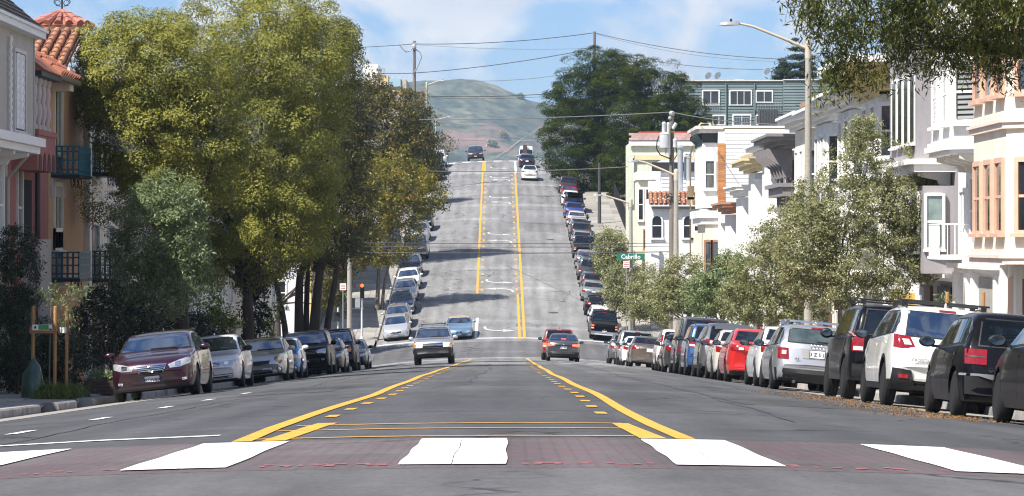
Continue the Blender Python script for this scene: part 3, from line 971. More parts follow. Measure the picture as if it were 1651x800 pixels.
    for s, half in zip(st, rings):
        full = half + [(-x, z) for x, z in half[-2:0:-1]]
        for x, z in full:
            q = (abs(x)/hw)
            lowf = 1.0 if z < nz + .2 else max(0.0, 1 - (z - nz - .2)/.4)
            y = L/2 - s
            y -= sw_f*q**2.6*max(0, 1 - s/1.1)**1.5*lowf
            y += sw_r*q**2.6*max(0, 1 - (L - s)/.9)**1.5
            if s < .05: y -= .05*max(0, (z - .5))   # nose leans back
            v.append((x, y, z))
    n = len(st)
    for i in range(n - 1):
        for j in range(RN):
            j2 = (j + 1) % RN
            f.append((i*RN + j, (i+1)*RN + j, (i+1)*RN + j2, i*RN + j2))
    def capfaces(base, rev):
        out = []
        for j in range(K - 1):      # strips across the car
            a, b = j, j + 1
            c, d = (RN - b) % RN, (RN - a) % RN
            q = []
            for t in (a, b, c, d):
                if not q or q[-1] != t: q.append(t)
            if q[0] == q[-1]: q.pop()
            if len(set(q)) >= 3:
                q = [base + t for t in q]
                out.append(tuple(q[::-1] if rev else q))
        return out
    f += capfaces(0, True) + capfaces((n-1)*RN, False)
    bv = BVHTree.FromPolygons([Vector(p) for p in v], f)
    clad = op.get('clad', 0); flare = op.get('flare', 0); roofm = op.get('roof')
    mi = []
    for q in f:
        c = Vector((0, 0, 0))
        for t in q: c += Vector(v[t])
        c /= len(q); s = L/2 - c.y
        m_ = 0
        if c.z < zb + .05 and abs(c.x) < hw*.9: m_ = 1
        if c.z < clad: m_ = 1
        if flare:
            for a in (fa, ra):
                if math.hypot(s - a, c.z - wr) < ar + flare and abs(c.x) > hw*.7: m_ = 1
        if roofm and sr - .1 < s < se + .4 and c.z > beltz(s) + .3: m_ = 2
        mi.append(m_)
    mb = MB(); mb.v = v; mb.f = f; mb.m = mi

    # ---- stand it on the road
    yc = Y + L/2
    sg = 1 if facing == 'away' else -1
    zf, zr_ = surf(X, yc + 1.3), surf(X, yc - 1.3)
    fw = Vector((op.get('yaw', 0)*1.0, 1, (zf - zr_)/2.6)).normalized()
    rt = Vector((1, 0, (surf(X + .7, yc) - surf(X - .7, yc))/1.4))
    up = rt.cross(fw).normalized()
    rt = fw.cross(up).normalized()
    M = Matrix((rt*sg, fw*sg, up)).transposed().to_4x4()
    root = empty(name)
    M.translation = Vector((X, yc, (zf + zr_)/2))
    root.matrix_world = M
    tag(root, label, cat, group)
    body = mb.local('body', [col, M_BLACK, op.get('roof', col)], root, smooth=38)

    # ---- panels laid on the body by casting onto it
    def cast(dr, a, b):
        if dr == 'f': o, d = Vector((a, L, b)), Vector((0, -1, 0))
        elif dr == 'r': o, d = Vector((a, -L, b)), Vector((0, 1, 0))
        elif dr == 'R': o, d = Vector((3, L/2 - a, b)), Vector((-1, 0, 0))
        elif dr == 'L': o, d = Vector((-3, L/2 - a, b)), Vector((1, 0, 0))
        else: o, d = Vector((a, L/2 - b, 4)), Vector((0, 0, -1))
        h = bv.ray_cast(o, d)
        if h[0] is None:
            h = bv.find_nearest(o + d*(L/2 if dr in 'fr' else 2.1))
        return h[0], h[1]
    def patch(nm, dr, bot, tp, m, off=.006, nu=6, nv=4, parent=body, mirror=False, sink=.02):
        outs = []
        for sgn in ((1, -1) if mirror else (1,)):
            d_ = dr
            if mirror and sgn < 0 and dr in 'RL': d_ = 'L' if dr == 'R' else 'R'
            pv = []; ok = True
            def along(pl, t):
                L_ = [0]
                for i in range(1, len(pl)): L_.append(L_[-1] + math.dist(pl[i], pl[i-1]) + 1e-6)
                T = t*L_[-1]
                return (float(np.interp(T, L_, [q[0] for q in pl])), float(np.interp(T, L_, [q[1] for q in pl])))
            top_, low_ = [], []
            for j in range(nv + 1):
                for i in range(nu + 1):
                    B = along(bot, i/nu); T = along(tp, i/nu)
                    a = B[0] + (T[0] - B[0])*j/nv; b = B[1] + (T[1] - B[1])*j/nv
                    if dr in 'frT': a *= sgn
                    h, nn = cast(d_, a, b)
                    if h is None: ok = False; break
                    dd = {'f': Vector((0, 1, 0)), 'r': Vector((0, -1, 0)), 'R': Vector((1, 0, 0)), 'L': Vector((-1, 0, 0)), 'T': Vector((0, 0, 1))}[d_]
                    if nn.dot(dd) < 0: nn = -nn
                    nn = (nn + dd*.6).normalized()
                    top_.append(h + nn*off); low_.append(h - nn*sink)
                if not ok: break
            if not ok: continue
            nn_ = (nu + 1)*(nv + 1)
            fs = []
            for j in range(nv):
                for i in range(nu):
                    a = j*(nu+1) + i
                    fs.append((a, a+1, a+nu+2, a+nu+1))
            rim = [i for i in range(nu+1)] + [(j+1)*(nu+1) + nu for j in range(nv)] + [nv*(nu+1) + i for i in range(nu-1, -1, -1)] + [j*(nu+1) for j in range(nv-1, 0, -1)]
            for q in range(len(rim)):
                a, b = rim[q], rim[(q+1) % len(rim)]
                fs.append((b, a, a + nn_, b + nn_))
            p = MB(); p.add(top_ + low_, fs)
            c0 = top_[0]; nrm = (top_[1] - top_[0]).cross(top_[nu+1] - top_[0])
            if nrm.dot(dd) < 0: p.f = [q[::-1] for q in p.f]
            outs.append(p.local(nm, m, parent if parent is not body else root, smooth=40))
        return outs
    # glasshouse corners at a station
    def half_at(s, z):
        zt = topz(s); zbl = min(beltz(s), zt - .07)
        xb = planw(s)*(.95 if not boxy else .975) - .02
        return xb - tum*(z - zbl)
    glass = op.get('glass', M_GLASS)
    wglass = op.get('wglass', M_GLASSB)
    # windscreen
    z0, z1 = cz + .035, H - (.105 if not boxy else .115)
    s0 = sc + .04; s1 = sr - .05
    patch('windscreen_seal', 'f', [(-half_at(s0, z0) + .035, z0 - .02), (half_at(s0, z0) - .035, z0 - .02)], [(-half_at(s1, z1) + .055, z1 + .015), (half_at(s1, z1) - .055, z1 + .015)], M_BLACK, .003, 10, 6)
    patch('windscreen', 'f', [(-half_at(s0, z0) + .06, z0), (0, z0 + .0), (half_at(s0, z0) - .06, z0)], [(-half_at(s1, z1) + .08, z1 - .01), (0, z1), (half_at(s1, z1) - .08, z1 - .01)], wglass, .007, 10, 6)
    # rear window
    soft = op.get('soft')
    if kind == 'pickup' or not hatchy:
        z0r, z1r = dz + .05, H - .12
        sa, sb = sd - .03, se + .08
    else:
        z0r, z1r = max(dz + .06, op.get('rwz', 0)), H - .13
        sa, sb = sd, se + .06
    xa, xb_ = half_at(sa, z0r) - .08, half_at(sb, z1r) - .11
    if op.get('rw_low'): z0r = op['rw_low']
    if kind == 'van':
        patch('rear_window', 'r', [(.10, 1.45), (.82, 1.45)], [(.10, 2.05), (.78, 2.05)], glass, .007, 5, 4, mirror=True)
    else:
        patch('rear_window_seal', 'r', [(-xa - .02, z0r - .02), (xa + .02, z0r - .02)], [(-xb_ - .02, z1r + .02), (xb_ + .02, z1r + .02)], M_BLACK, .003, 10, 6)
        patch('rear_window', 'r', [(-xa, z0r), (0, z0r), (xa, z0r)], [(-xb_, z1r), (0, z1r + .005), (xb_, z1r)], op.get('rglass', glass), .007, 10, 6)
    # side windows
    lim = lambda s: min(topz(s) - .10, H - (.12 if not boxy else .13))
    sA = sc + .1
    while lim(sA) < beltz(sA) + .06 and sA < sr: sA += .03
    sZ = sd - .1
    while lim(sZ) < beltz(sZ) + .07 and sZ > se: sZ -= .03
    if kind == 'van': cuts = [sA, 2.05]
    elif kind == 'pickup': cuts = [sA, 2.42, min(sZ, se + .2)]
    elif kind == 'roadster': cuts = [sA, 2.75]
    elif kind == 'sedan': cuts = [sA, (fa + ra)/2 + .30, sZ]
    else: cuts = [sA, (fa + ra)/2 + .22, ra - .12, sZ - (.06 if kind != 'fastback' else .3)]
    if lod < 2:
        patch('window_surround', 'R', [(cuts[0] - .03, beltz(cuts[0]) + .025), (cuts[-1] + .03, beltz(cuts[-1]) + .025)],
              [(s, lim(s) + .012) for s in np.linspace(cuts[0], cuts[-1], 8)], op.get('surround', M_BLACK), .003, 12, 4, mirror=True)
    for i in range(len(cuts) - 1):
        a, b = cuts[i] + (.035 if i else .02), cuts[i+1] - .035
        if b - a < .15: continue
        patch('side_window', 'R', [(a, beltz(a) + .045), (b, beltz(b) + .045)], [(s, lim(s) - .012) for s in np.linspace(a, b, 6)], glass, .007, 6, 4, mirror=True)
    if soft:
        patch('soft_top', 'T', [(-.50, sr + .12), (.50, sr + .12)], [(-.52, sd - .1), (.52, sd - .1)], M_TAN, .02, 8, 6)
    if kind == 'pickup':
        patch('bed_floor', 'T', [(-hw + .16, sd + .22), (hw - .16, sd + .22)], [(-hw + .16, L - .14), (hw - .16, L - .14)], M_BLACK, .006, 4, 4)
    # ---- doors
    if lod == 0:
        bz = lambda s: beltz(s) - .012
        d0 = fa + ar + .09; dm = (fa + ra)/2 + .26
        ds = [(max(sc + .1, d0 - .05), dm, d0, dm)]
        if kind in ('sedan', 'wagon', 'crossover', 'suv', 'box', 'fastback', 'hatch') and not op.get('twodoor'):
            ds.append((dm + .012, ra + .02, dm + .012, ra - ar - .06))
        for (a, b, a2, b2) in ds:
            doors = patch('door', 'R', [(a2, zb + .10), (b2, zb + .10)], [(a, bz(a)), (b, bz(b))], col, .005, 6, 6, mirror=True, sink=.004)
            for di, d in enumerate(doors):
                sgn = 1 if di == 0 else -1
                h, nn = cast('R' if sgn > 0 else 'L', b - .13, bz(b) - .10)
                hb_ = MB(); hb_.box(-.012, .03, -.09, .09, -.014, .014)
                hb_.local('door_handle', op.get('handle', col), d, loc=h)
    # ---- wheels
    key = ('wheel', kind, op.get('rim', 0))
    if key not in WHEELS:
        wd = .205 if not boxy else .235
        t = MB()
        t.lathe([(wr*.64, -wd/2 + .01), (wr*.80, -wd/2), (wr*.93, -wd/2 + .012), (wr, -wd/2 + .04), (wr, -.012), (wr - .01, -.008), (wr - .01, .008), (wr, .012), (wr, wd/2 - .04), (wr*.93, wd/2 - .012), (wr*.80, wd/2), (wr*.64, wd/2 - .01)], 26, 0, 'x')
        tm = t.mesh('tyre', M_RUBBER, smooth=40)
        rm = MB()
        for sg_ in (1,):
            rm.lathe([(wr*.655, wd/2 - .005), (wr*.66, wd/2 - .012), (wr*.60, wd/2 - .02), (wr*.56, wd/2 - .06), (.05, wd/2 - .07)], 22, 1, 'x')
            ns = 5 if not op.get('rim') else 8
            for j in range(ns):
                t_ = 2*math.pi*j/ns
                c, s_ = math.cos(t_), math.sin(t_)
                q = .036 if ns == 5 else .022
                p = [(wd/2 - .045, .03*c - q*s_, .03*s_ + q*c), (wd/2 - .045, .03*c + q*s_, .03*s_ - q*c), (wd/2 - .03, wr*.6*c + q*.8*s_, wr*.6*s_ - q*.8*c), (wd/2 - .03, wr*.6*c - q*.8*s_, wr*.6*s_ + q*.8*c)]
                p2 = [(x + .022, y, z) for x, y, z in p]
                rm.add(p + p2, [(3,2,1,0), (4,5,6,7), (0,1,5,4), (1,2,6,5), (2,3,7,6), (3,0,4,7)], 0)
            rm.lathe([(.07, wd/2 - .05), (.065, wd/2 - .02), (.02, wd/2 - .015)], 12, 0, 'x')
        rmm = rm.mesh('rim', [M_DRIM if op.get('rim') == 1 else M_RIM, M_DARK], smooth=30)
        WHEELS[key] = (tm, rmm)
    tm, rmm = WHEELS[key]
    tr = hw - .125
    for a in (fa, ra):
        for sgn in (1, -1):
            wob_ = op.get('steer', 0) if a == fa else 0
            wl = share('wheel', tm, root, (sgn*tr, L/2 - a, wr - .004), (0, 0, (0 if sgn > 0 else math.pi) + wob_))
            share('rim', rmm, wl)
    wb = MB()     # dark inner arches and floor
    for a in (fa, ra): wb.box(-tr + .12, tr - .12, L/2 - a - ar + .01, L/2 - a + ar - .01, wr - .1, wr + .1)
    wb.box(-hw*.72, hw*.72, -L/2 + .5, L/2 - .5, zb - .03, zb + .02)
    wb.local('underbody', M_DARK, root)
    # ---- mirrors
    for sgn in (1, -1):
        ms = sc + .28
        mz = beltz(ms) + .09
        mx_ = planw(ms) - .02
        mmat = op.get('mirror', col)
        h = .075 if not boxy else .095
        q = MB()
        q.ball((sgn*(mx_ + .13), L/2 - ms, mz), (.115, .06, h), 12, 8)
        q.box(sgn*(mx_ - .06), sgn*(mx_ + .06), L/2 - ms - .02, L/2 - ms + .025, mz - .07, mz - .035)
        mo = q.local('side_mirror', mmat, root, smooth=50)
        q = MB(); q.lathe([(.001, -.0), (.068, -.002), (.072, .004)], 12, 0, 'y')
        g = q.local('mirror_glass', M_MIRR, mo, loc=(sgn*(mx_ + .13), L/2 - ms - .058, mz)); g.scale = (1.3, 1, .80)
    # ---- front end
    fe = op.get('front', 'sedan')
    w0 = planw(.1)
    lamp_m = M_LAMPON if op.get('lit') else M_LAMP
    if facing == 'toward' or lod == 0:
        g0, g1 = nz - .27, nz - .10
        if fe == 'lexus':
            patch('headlight', 'f', [(.40, nz - .17), (.62, nz - .16), (.80, nz - .10)], [(.36, nz - .09), (.60, nz - .015), (.83, nz + .035)], M_LAMP, .008, 8, 4, mirror=True)
            patch('headlight_bulb', 'f', [(.50, nz - .14), (.62, nz - .14)], [(.50, nz - .06), (.62, nz - .04)], M_BULB, .014, 3, 3, mirror=True)
            patch('grille_frame', 'f', [(-.24, nz - .26), (.24, nz - .26)], [(-.34, nz - .065), (.34, nz - .065)], M_CHROME, .012, 8, 4)
            g = patch('grille', 'f', [(-.22, nz - .245), (.22, nz - .245)], [(-.315, nz - .085), (.315, nz - .085)], M_BLACK, .016, 8, 4)[0]
            for j in range(5):
                z = nz - .235 + j*.035; w_ = .225 + .095*j/4.6
                patch('grille_bar', 'f', [(-w_, z), (w_, z)], [(-w_ - .008, z + .014), (w_ + .008, z + .014)], M_CHROME, .026, 8, 1, parent=g)
            # oval badge
            bm_ = MB(); bm_.tube([(.085*math.cos(t), 0, .060*math.sin(t)) for t in frange(0, 2*math.pi, .3)], .008, 6)
            bm_.tube([(-.01, 0, .045), (-.045, 0, -.035), (.055, 0, -.02)], .008, 6)
            h, _ = cast('f', 0, nz - .155); bm_.local('badge', M_CHROME, root, loc=h + Vector((0, .035, 0)))
            patch('bumper_intake', 'f', [(-.42, .30), (.42, .30)], [(-.44, .37), (.44, .37)], M_BLACK, .004, 8, 2)
            patch('fog_light', 'f', [(.62, .335), (.72, .345)], [(.62, .385), (.72, .395)], M_LAMP, .008, 3, 2, mirror=True)
        elif fe == 'jetta':
            patch('headlight', 'f', [(.36, nz - .17), (.70, nz - .17), (.82, nz - .12)], [(.36, nz - .055), (.70, nz - .04), (.82, nz - .0)], M_LAMP, .008, 8, 4, mirror=True)
            patch('headlight_bulb', 'f', [(.46, nz - .14), (.56, nz - .14)], [(.46, nz - .07), (.56, nz - .07)], M_BULB, .014, 3, 3, mirror=True)
            g = patch('grille', 'f', [(-.34, nz - .165), (.34, nz - .165)], [(-.34, nz - .055), (.34, nz - .055)], M_BLACK, .008, 8, 2)[0]
            for j in range(3): patch('grille_bar', 'f', [(-.335, nz - .15 + j*.034), (.335, nz - .15 + j*.034)], [(-.335, nz - .137 + j*.034), (.335, nz - .137 + j*.034)], M_CHROME, .014, 8, 1, parent=g)
            g = patch('bumper_intake', 'f', [(-.62, .27), (.62, .27)], [(-.66, .38), (.66, .38)], M_BLACK, .006, 10, 2)[0]
            patch('intake_trim', 'f', [(-.60, .285), (.60, .285)], [(-.60, .30), (.60, .30)], M_CHROME, .014, 10, 1, parent=g)
            patch('fog_light', 'f', [(.50, .315), (.58, .315)], [(.50, .365), (.58, .365)], M_LAMP, .012, 3, 2, mirror=True)
        elif fe == 'round':
            for sgn in (1, -1):
                q = MB(); q.lathe([(.135, -.05), (.13, .015), (.115, .03), (.06, .045), (.001, .05)], 20, 0, 'y')
                h, _ = cast('f', sgn*.60, nz - .10); q.local('headlight', mat('amber_lamp', (.42, .36, .28), .1, metal=.5, coat=1), root, smooth=50, loc=h)
                q = MB(); q.lathe([(.10, -.05), (.095, .012), (.05, .02), (.001, .024)], 18, 0, 'y')
                h, _ = cast('f', sgn*.62, .36); o_ = q.local('fog_light', M_BLACK, root, smooth=50, loc=h)
                q = MB(); q.lathe([(.065, .018), (.05, .03), (.001, .036)], 14, 0, 'y'); q.local('fog_lens', M_LAMP, o_, smooth=50)
            patch('grille', 'f', [(-.32, nz - .20), (.32, nz - .20)], [(-.36, nz - .09), (.36, nz - .09)], M_BLACK, .006, 8, 2)
            patch('hood_scoop', 'T', [(-.30, .75), (.30, .75)], [(-.26, 1.1), (.26, 1.1)], col, .05, 6, 3, sink=.01)
            patch('bumper_intake', 'f', [(-.40, .27), (.40, .27)], [(-.42, .41), (.42, .41)], M_BLACK, .006, 8, 2)
        elif fe == 'toyota':
            patch('headlight', 'f', [(.50, nz - .24), (.80, nz - .22)], [(.44, nz - .08), (.84, nz - .03)], lamp_m, .01, 6, 4, mirror=True)
            patch('grille_frame', 'f', [(-.40, nz - .25), (.40, nz - .25)], [(-.46, nz - .07), (.46, nz - .07)], M_CHROME, .01, 8, 3)
            g = patch('grille', 'f', [(-.37, nz - .23), (.37, nz - .23)], [(-.43, nz - .09), (.43, nz - .09)], M_BLACK, .014, 8, 3)[0]
            for j in range(2): patch('grille_bar', 'f', [(-.39, nz - .20 + j*.055), (.39, nz - .20 + j*.055)], [(-.39, nz - .18 + j*.055), (.39, nz - .18 + j*.055)], M_CHROME, .02, 8, 1, parent=g)
            bm_ = MB(); bm_.tube([(.085*math.cos(t), 0, .058*math.sin(t)) for t in frange(0, 2*math.pi, .3)], .009, 6)
            bm_.tube([(.03*math.cos(t), .004, .055*math.sin(t)) for t in frange(0, 2*math.pi, .35)], .007, 6)
            bm_.tube([(.06*math.cos(t), .004, .02 + .024*math.sin(t)) for t in frange(0, 2*math.pi, .35)], .007, 6)
            h, _ = cast('f', 0, nz - .155); bm_.local('badge', M_CHROME, root, loc=h + Vector((0, .035, 0)))
            patch('bumper_intake', 'f', [(-.55, zb + .16), (.55, zb + .16)], [(-.58, zb + .30), (.58, zb + .30)], M_BLACK, .006, 8, 2)
            patch('fog_light', 'f', [(.62, zb + .2), (.74, zb + .2)], [(.62, zb + .28), (.74, zb + .28)], M_LAMP, .012, 3, 2, mirror=True)
        elif fe == 'truck':
            patch('headlight', 'f', [(.46, nz - .26), (.78, nz - .24)], [(.46, nz - .09), (.80, nz - .07)], lamp_m, .012, 5, 3, mirror=True)
            patch('indicator', 'f', [(.70, nz - .24), (.80, nz - .23)], [(.72, nz - .10), (.82, nz - .08)], M_AMBER, .018, 3, 3, mirror=True)
            patch('grille_frame', 'f', [(-.45, nz - .27), (.45, nz - .27)], [(-.45, nz - .08), (.45, nz - .08)], M_CHROME, .012, 8, 3)
            g = patch('grille', 'f', [(-.42, nz - .25), (.42, nz - .25)], [(-.42, nz - .10), (.42, nz - .10)], M_BLACK, .018, 8, 3)[0]
            patch('grille_bar', 'f', [(-.42, nz - .19), (.42, nz - .19)], [(-.42, nz - .15), (.42, nz - .15)], M_CHROME, .026, 8, 1, parent=g)
            patch('bumper', 'f', [(-.84, zb + .16), (.84, zb + .16)], [(-.84, zb + .36), (.84, zb + .36)], op.get('bumper', M_CHROME), .05, 10, 3)
            patch('bumper_intake', 'f', [(-.50, zb + .02), (.50, zb + .02)], [(-.50, zb + .13), (.50, zb + .13)], M_BLACK, .02, 8, 2)
        elif fe == 'kidney':
            patch('headlight', 'f', [(.44, nz - .19), (.74, nz - .15)], [(.42, nz - .07), (.78, nz - .03)], M_LAMP, .012, 6, 3, mirror=True)
            patch('grille', 'f', [(.03, nz - .22), (.17, nz - .22)], [(.02, nz - .08), (.20, nz - .08)], M_BLACK, .02, 4, 3, mirror=True)
            patch('bumper_intake', 'f', [(-.45, .26), (.45, .26)], [(-.48, .36), (.48, .36)], M_BLACK, .006, 8, 2)
            patch('fog_light', 'f', [(.56, .30), (.66, .30)], [(.56, .36), (.66, .36)], M_LAMP, .012, 3, 2, mirror=True)
        else:
            patch('headlight', 'f', [(.42, nz - .19), (.78, nz - .13)], [(.40, nz - .08), (.82, nz - .0)], M_LAMP, .01, 6, 3, mirror=True)
            patch('grille', 'f', [(-.34, nz - .19), (.34, nz - .19)], [(-.37, nz - .09), (.37, nz - .09)], M_BLACK, .008, 8, 2)
            patch('bumper_intake', 'f', [(-.56, zb + .06), (.56, zb + .06)], [(-.60, zb + .17), (.60, zb + .17)], M_BLACK, .006, 8, 2)
            patch('badge', 'f', [(-.05, nz - .16), (.05, nz - .16)], [(-.05, nz - .10), (.05, nz - .10)], M_CHROME, .02, 2, 2)
        plate('f', op.get('fplate', ''), cast, root, zb + (.17 if fe not in ('lexus',) else .20), dx=op.get('fpdx', 0))
        patch('wiper', 'f', [(-.48, cz + .03), (.1, cz + .045)], [(-.48, cz + .045), (.1, cz + .06)], M_BLACK, .02, 4, 1)
    # ---- rear end
    if facing == 'away' or lod == 0:
        tl = op.get('tail', 'wide'); TM = M_TAILON if op.get('brake') else M_TAIL
        zt_ = (tz if not hatchy else dz)
        wq = planw(L - .1)
        if tl == 'tall':     # upright lamps at the corners
            z0t, z1t = op.get('tlz', (.78, 1.12))
            patch('tail_light', 'r', [(wq - .20, z0t), (wq - .005, z0t)], [(wq - .20, z1t), (wq - .005, z1t)], TM, .012, 5, 5, mirror=True)
            patch('reverse_light', 'r', [(wq - .185, z0t + .02), (wq - .03, z0t + .02)], [(wq - .185, z0t + .085), (wq - .03, z0t + .085)], M_TAILW, .018, 3, 2, mirror=True)
            if op.get('amber'): patch('indicator', 'r', [(wq - .19, z1t - .10), (wq - .02, z1t - .10)], [(wq - .19, z1t - .02), (wq - .02, z1t - .02)], M_AMBER, .018, 3, 2, mirror=True)
        elif tl == 'block':   # compact square lamps
            z0t, z1t = op.get('tlz', (.66, .86))
            patch('tail_light', 'r', [(wq - .27, z0t), (wq - .005, z0t)], [(wq - .27, z1t), (wq - .005, z1t)], TM, .012, 5, 4, mirror=True)
            patch('lamp_divider', 'r', [(wq - .265, (z0t + z1t)/2 - .008), (wq - .01, (z0t + z1t)/2 - .008)], [(wq - .265, (z0t + z1t)/2 + .008), (wq - .01, (z0t + z1t)/2 + .008)], M_BLACK, .017, 4, 1, mirror=True)
        elif tl == 'a4':
            z0t, z1t = .66, .90
            patch('tail_light', 'r', [(wq - .23, z0t), (wq - .005, z0t)], [(wq - .21, z1t), (wq + .0, z1t)], TM, .012, 5, 4, mirror=True)
            patch('reverse_light', 'r', [(wq - .17, z0t + .10), (wq - .08, z0t + .10)], [(wq - .17, z0t + .18), (wq - .08, z0t + .18)], M_TAILW, .018, 3, 2, mirror=True)
        elif tl == 'claw':    # C-shaped lamps of a crossover
            z0t, z1t = op.get('tlz', (.92, 1.10))
            patch('tail_light', 'r', [(wq - .32, z0t + .02), (wq - .12, z0t - .01), (wq - .005, z0t)], [(wq - .24, z1t), (wq - .1, z1t + .01), (wq - .01, z1t + .02)], TM, .014, 6, 4, mirror=True)
            patch('reverse_light', 'r', [(wq - .27, z0t + .05), (wq - .16, z0t + .045)], [(wq - .22, z1t - .05), (wq - .12, z1t - .05)], M_TAILW, .02, 3, 2, mirror=True)
        elif tl == 'slim':    # vertical lamps beside the hatch
            patch('tail_light', 'r', [(wq - .10, .92), (wq + .0, .92)], [(wq - .17, 1.34), (wq - .07, 1.36)], TM, .014, 3, 6, mirror=True)
        else:
            z0t, z1t = op.get('tlz', (zt_ - .24, zt_ - .09))
            patch('tail_light', 'r', [(wq - .36, z0t + .03), (wq - .12, z0t), (wq - .005, z0t + .01)], [(wq - .36, z1t - .03), (wq - .12, z1t), (wq - .005, z1t + .02)], TM, .012, 6, 4, mirror=True)
            patch('reverse_light', 'r', [(wq - .33, z0t + .045), (wq - .2, z0t + .035)], [(wq - .33, z1t - .05), (wq - .2, z1t - .045)], M_TAILW, .018, 3, 2, mirror=True)
        if not hatchy and kind != 'pickup':
            patch('boot_lid_gap', 'r', [(-wq + .36, zt_ - .36), (wq - .36, zt_ - .36)], [(-wq + .36, zt_ - .35), (wq - .36, zt_ - .35)], M_BLACK, .004, 6, 1)
        if op.get('bumperstrip', True):
            patch('bumper', 'r', [(-wq + .03, zb + .09), (wq - .03, zb + .09)], [(-wq + .03, zb + .30), (wq - .03, zb + .30)], op.get('rbumper', col), .03, 10, 3)
        if op.get('rvalance'):
            patch('bumper_valance', 'r', [(-wq + .05, zb + .0), (wq - .05, zb + .0)], [(-wq + .02, op['rvalance']), (wq - .02, op['rvalance'])], M_BLACK, .034, 10, 3)
        if op.get('corner_fog'):
            patch('fog_surround', 'r', [(wq - .36, zb + .05), (wq + .0, zb + .02)], [(wq - .28, zb + .32), (wq - .02, zb + .34)], M_BLACK, .04, 5, 4, mirror=True)
            patch('rear_reflector', 'r', [(wq - .24, zb + .20), (wq - .10, zb + .20)], [(wq - .24, zb + .25), (wq - .10, zb + .25)], M_TAIL, .05, 3, 1, mirror=True)
        elif op.get('reflector'):
            patch('rear_reflector', 'r', [(wq - .20, zb + .14), (wq - .06, zb + .14)], [(wq - .20, zb + .18), (wq - .06, zb + .18)], M_TAIL, .04, 3, 1, mirror=True)
        if op.get('hatchlid'):
            zl = op.get('hatchlid')
            patch('tailgate', 'r', [(-wq + .30, zl), (wq - .30, zl)], [(-wq + .21, z0r - .05), (wq - .21, z0r - .05)], col, .010, 8, 5)
        if not op.get('nobrake'):
            zz = H - .10 if hatchy or kind == 'pickup' else dz + .085
            patch('brake_light', 'r', [(-.13, zz), (.13, zz)], [(-.13, zz + .025), (.13, zz + .025)], TM, .016, 4, 1)
        if hatchy and kind not in ('van',) and lod == 0:
            patch('rear_wiper', 'r', [(-.02, z0r + .02), (.40, z0r + .02)], [(-.02, z0r + .04), (.40, z0r + .035)], M_BLACK, .022, 4, 1)
        if op.get('spoiler'):
            patch('roof_spoiler', 'T', [(-.50, se - .08), (.50, se - .08)], [(-.50, se + .16), (.50, se + .16)], op.get('spoilm', col), .03, 8, 3)
        pz = op.get('pz', zt_ - .20 if not boxy else zb + .30)
        plate('r', op.get('rplate', ''), cast, root, pz, dx=op.get('pdx', 0), eu=op.get('eu'), bezel=op.get('bezel'))
        if kind != 'van': patch('rear_badge', 'r', [(-.04, pz + .12), (.04, pz + .12)], [(-.04, pz + .17), (.04, pz + .17)], M_CHROME, .016, 2, 2) if not op.get('rings') else None
        if op.get('rings'):
            q = MB()
            for j in range(4):
                q.tube([(-.105 + .07*j + .043*math.cos(t), 0, .043*math.sin(t)) for t in frange(0, 2*math.pi, .35)], .007, 6)
            h, _ = cast('r', 0, pz + .16); q.local('rear_badge', M_CHROME, root, loc=h + Vector((0, -.02, 0)))
        if op.get('script'):
            txt, sx_, sz_, ssz, smat = op['script']
            h, _ = cast('r', sx_, sz_)
            share('lettering', text_mesh(txt, ssz, smat), root, h + Vector((0, -.045 if kind != 'hatch' else -.04, 0)), (math.pi/2, 0, 0))
        if op.get('exhaust'):
            q = MB(); q.tube([(0, .1, 0), (0, -.06, 0)], .035, 10)
            q.local('exhaust_pipe', M_CHROME, root, loc=(-.45, -L/2 + .08, zb + .0))
    # ---- roof rails
    if op.get('rails'):
        for sgn in (1, -1):
            q = MB(); pts = []
            for s in np.linspace(sr + .25, se - .05, 7):
                h, _ = cast('T', sgn*(half_at((sr + se)/2, H - .06) - .06), s)
                pts.append(h + Vector((0, 0, .045 if sr + .3 < s < se - .1 else .0)))
            q.tube(pts, .015, 8)
            q.local('roof_rail', op['rails'], root, smooth=50)
        if op.get('bars'):
            for s in (sr + .55, se - .35):
                x_ = half_at((sr + se)/2, H - .06) - .0
                q = MB(); q.tube([(-x_ - .03, L/2 - s, H + .055), (x_ + .03, L/2 - s, H + .055)], .016, 8)
                for sgn in (1, -1):
                    q.box(sgn*(x_ - .10), sgn*(x_ - .02), L/2 - s - .04, L/2 - s + .04, H - .03, H + .055)
                q.local('roof_bar', op['bars'], root, smooth=40)
    if op.get('racktray'):
        q = MB()
        for x in (-.5, -.25, 0, .25, .5): q.tube([(x, L/2 - sr - .3, H + .06), (x, L/2 - se + .2, H + .06)], .012, 6)
        for s in (sr + .3, se - .2): q.tube([(-.55, L/2 - s, H + .06), (.55, L/2 - s, H + .06)], .014, 6)
        for x in (-.5, .5):
            for s in (sr + .3, se - .2): q.tube([(x, L/2 - s, H - .04), (x, L/2 - s, H + .06)], .014, 6)
        q.local('roof_rack', M_BLACK, root)
    if op.get('fin', lod == 0):
        q = MB(); q.ball((0, L/2 - se + .22, H + .01), (.02, .08, .045), 8, 6); q.local('roof_antenna', col, root, smooth=60)
    if op.get('extra'): op['extra'](root, cast, k, patch)
    return root

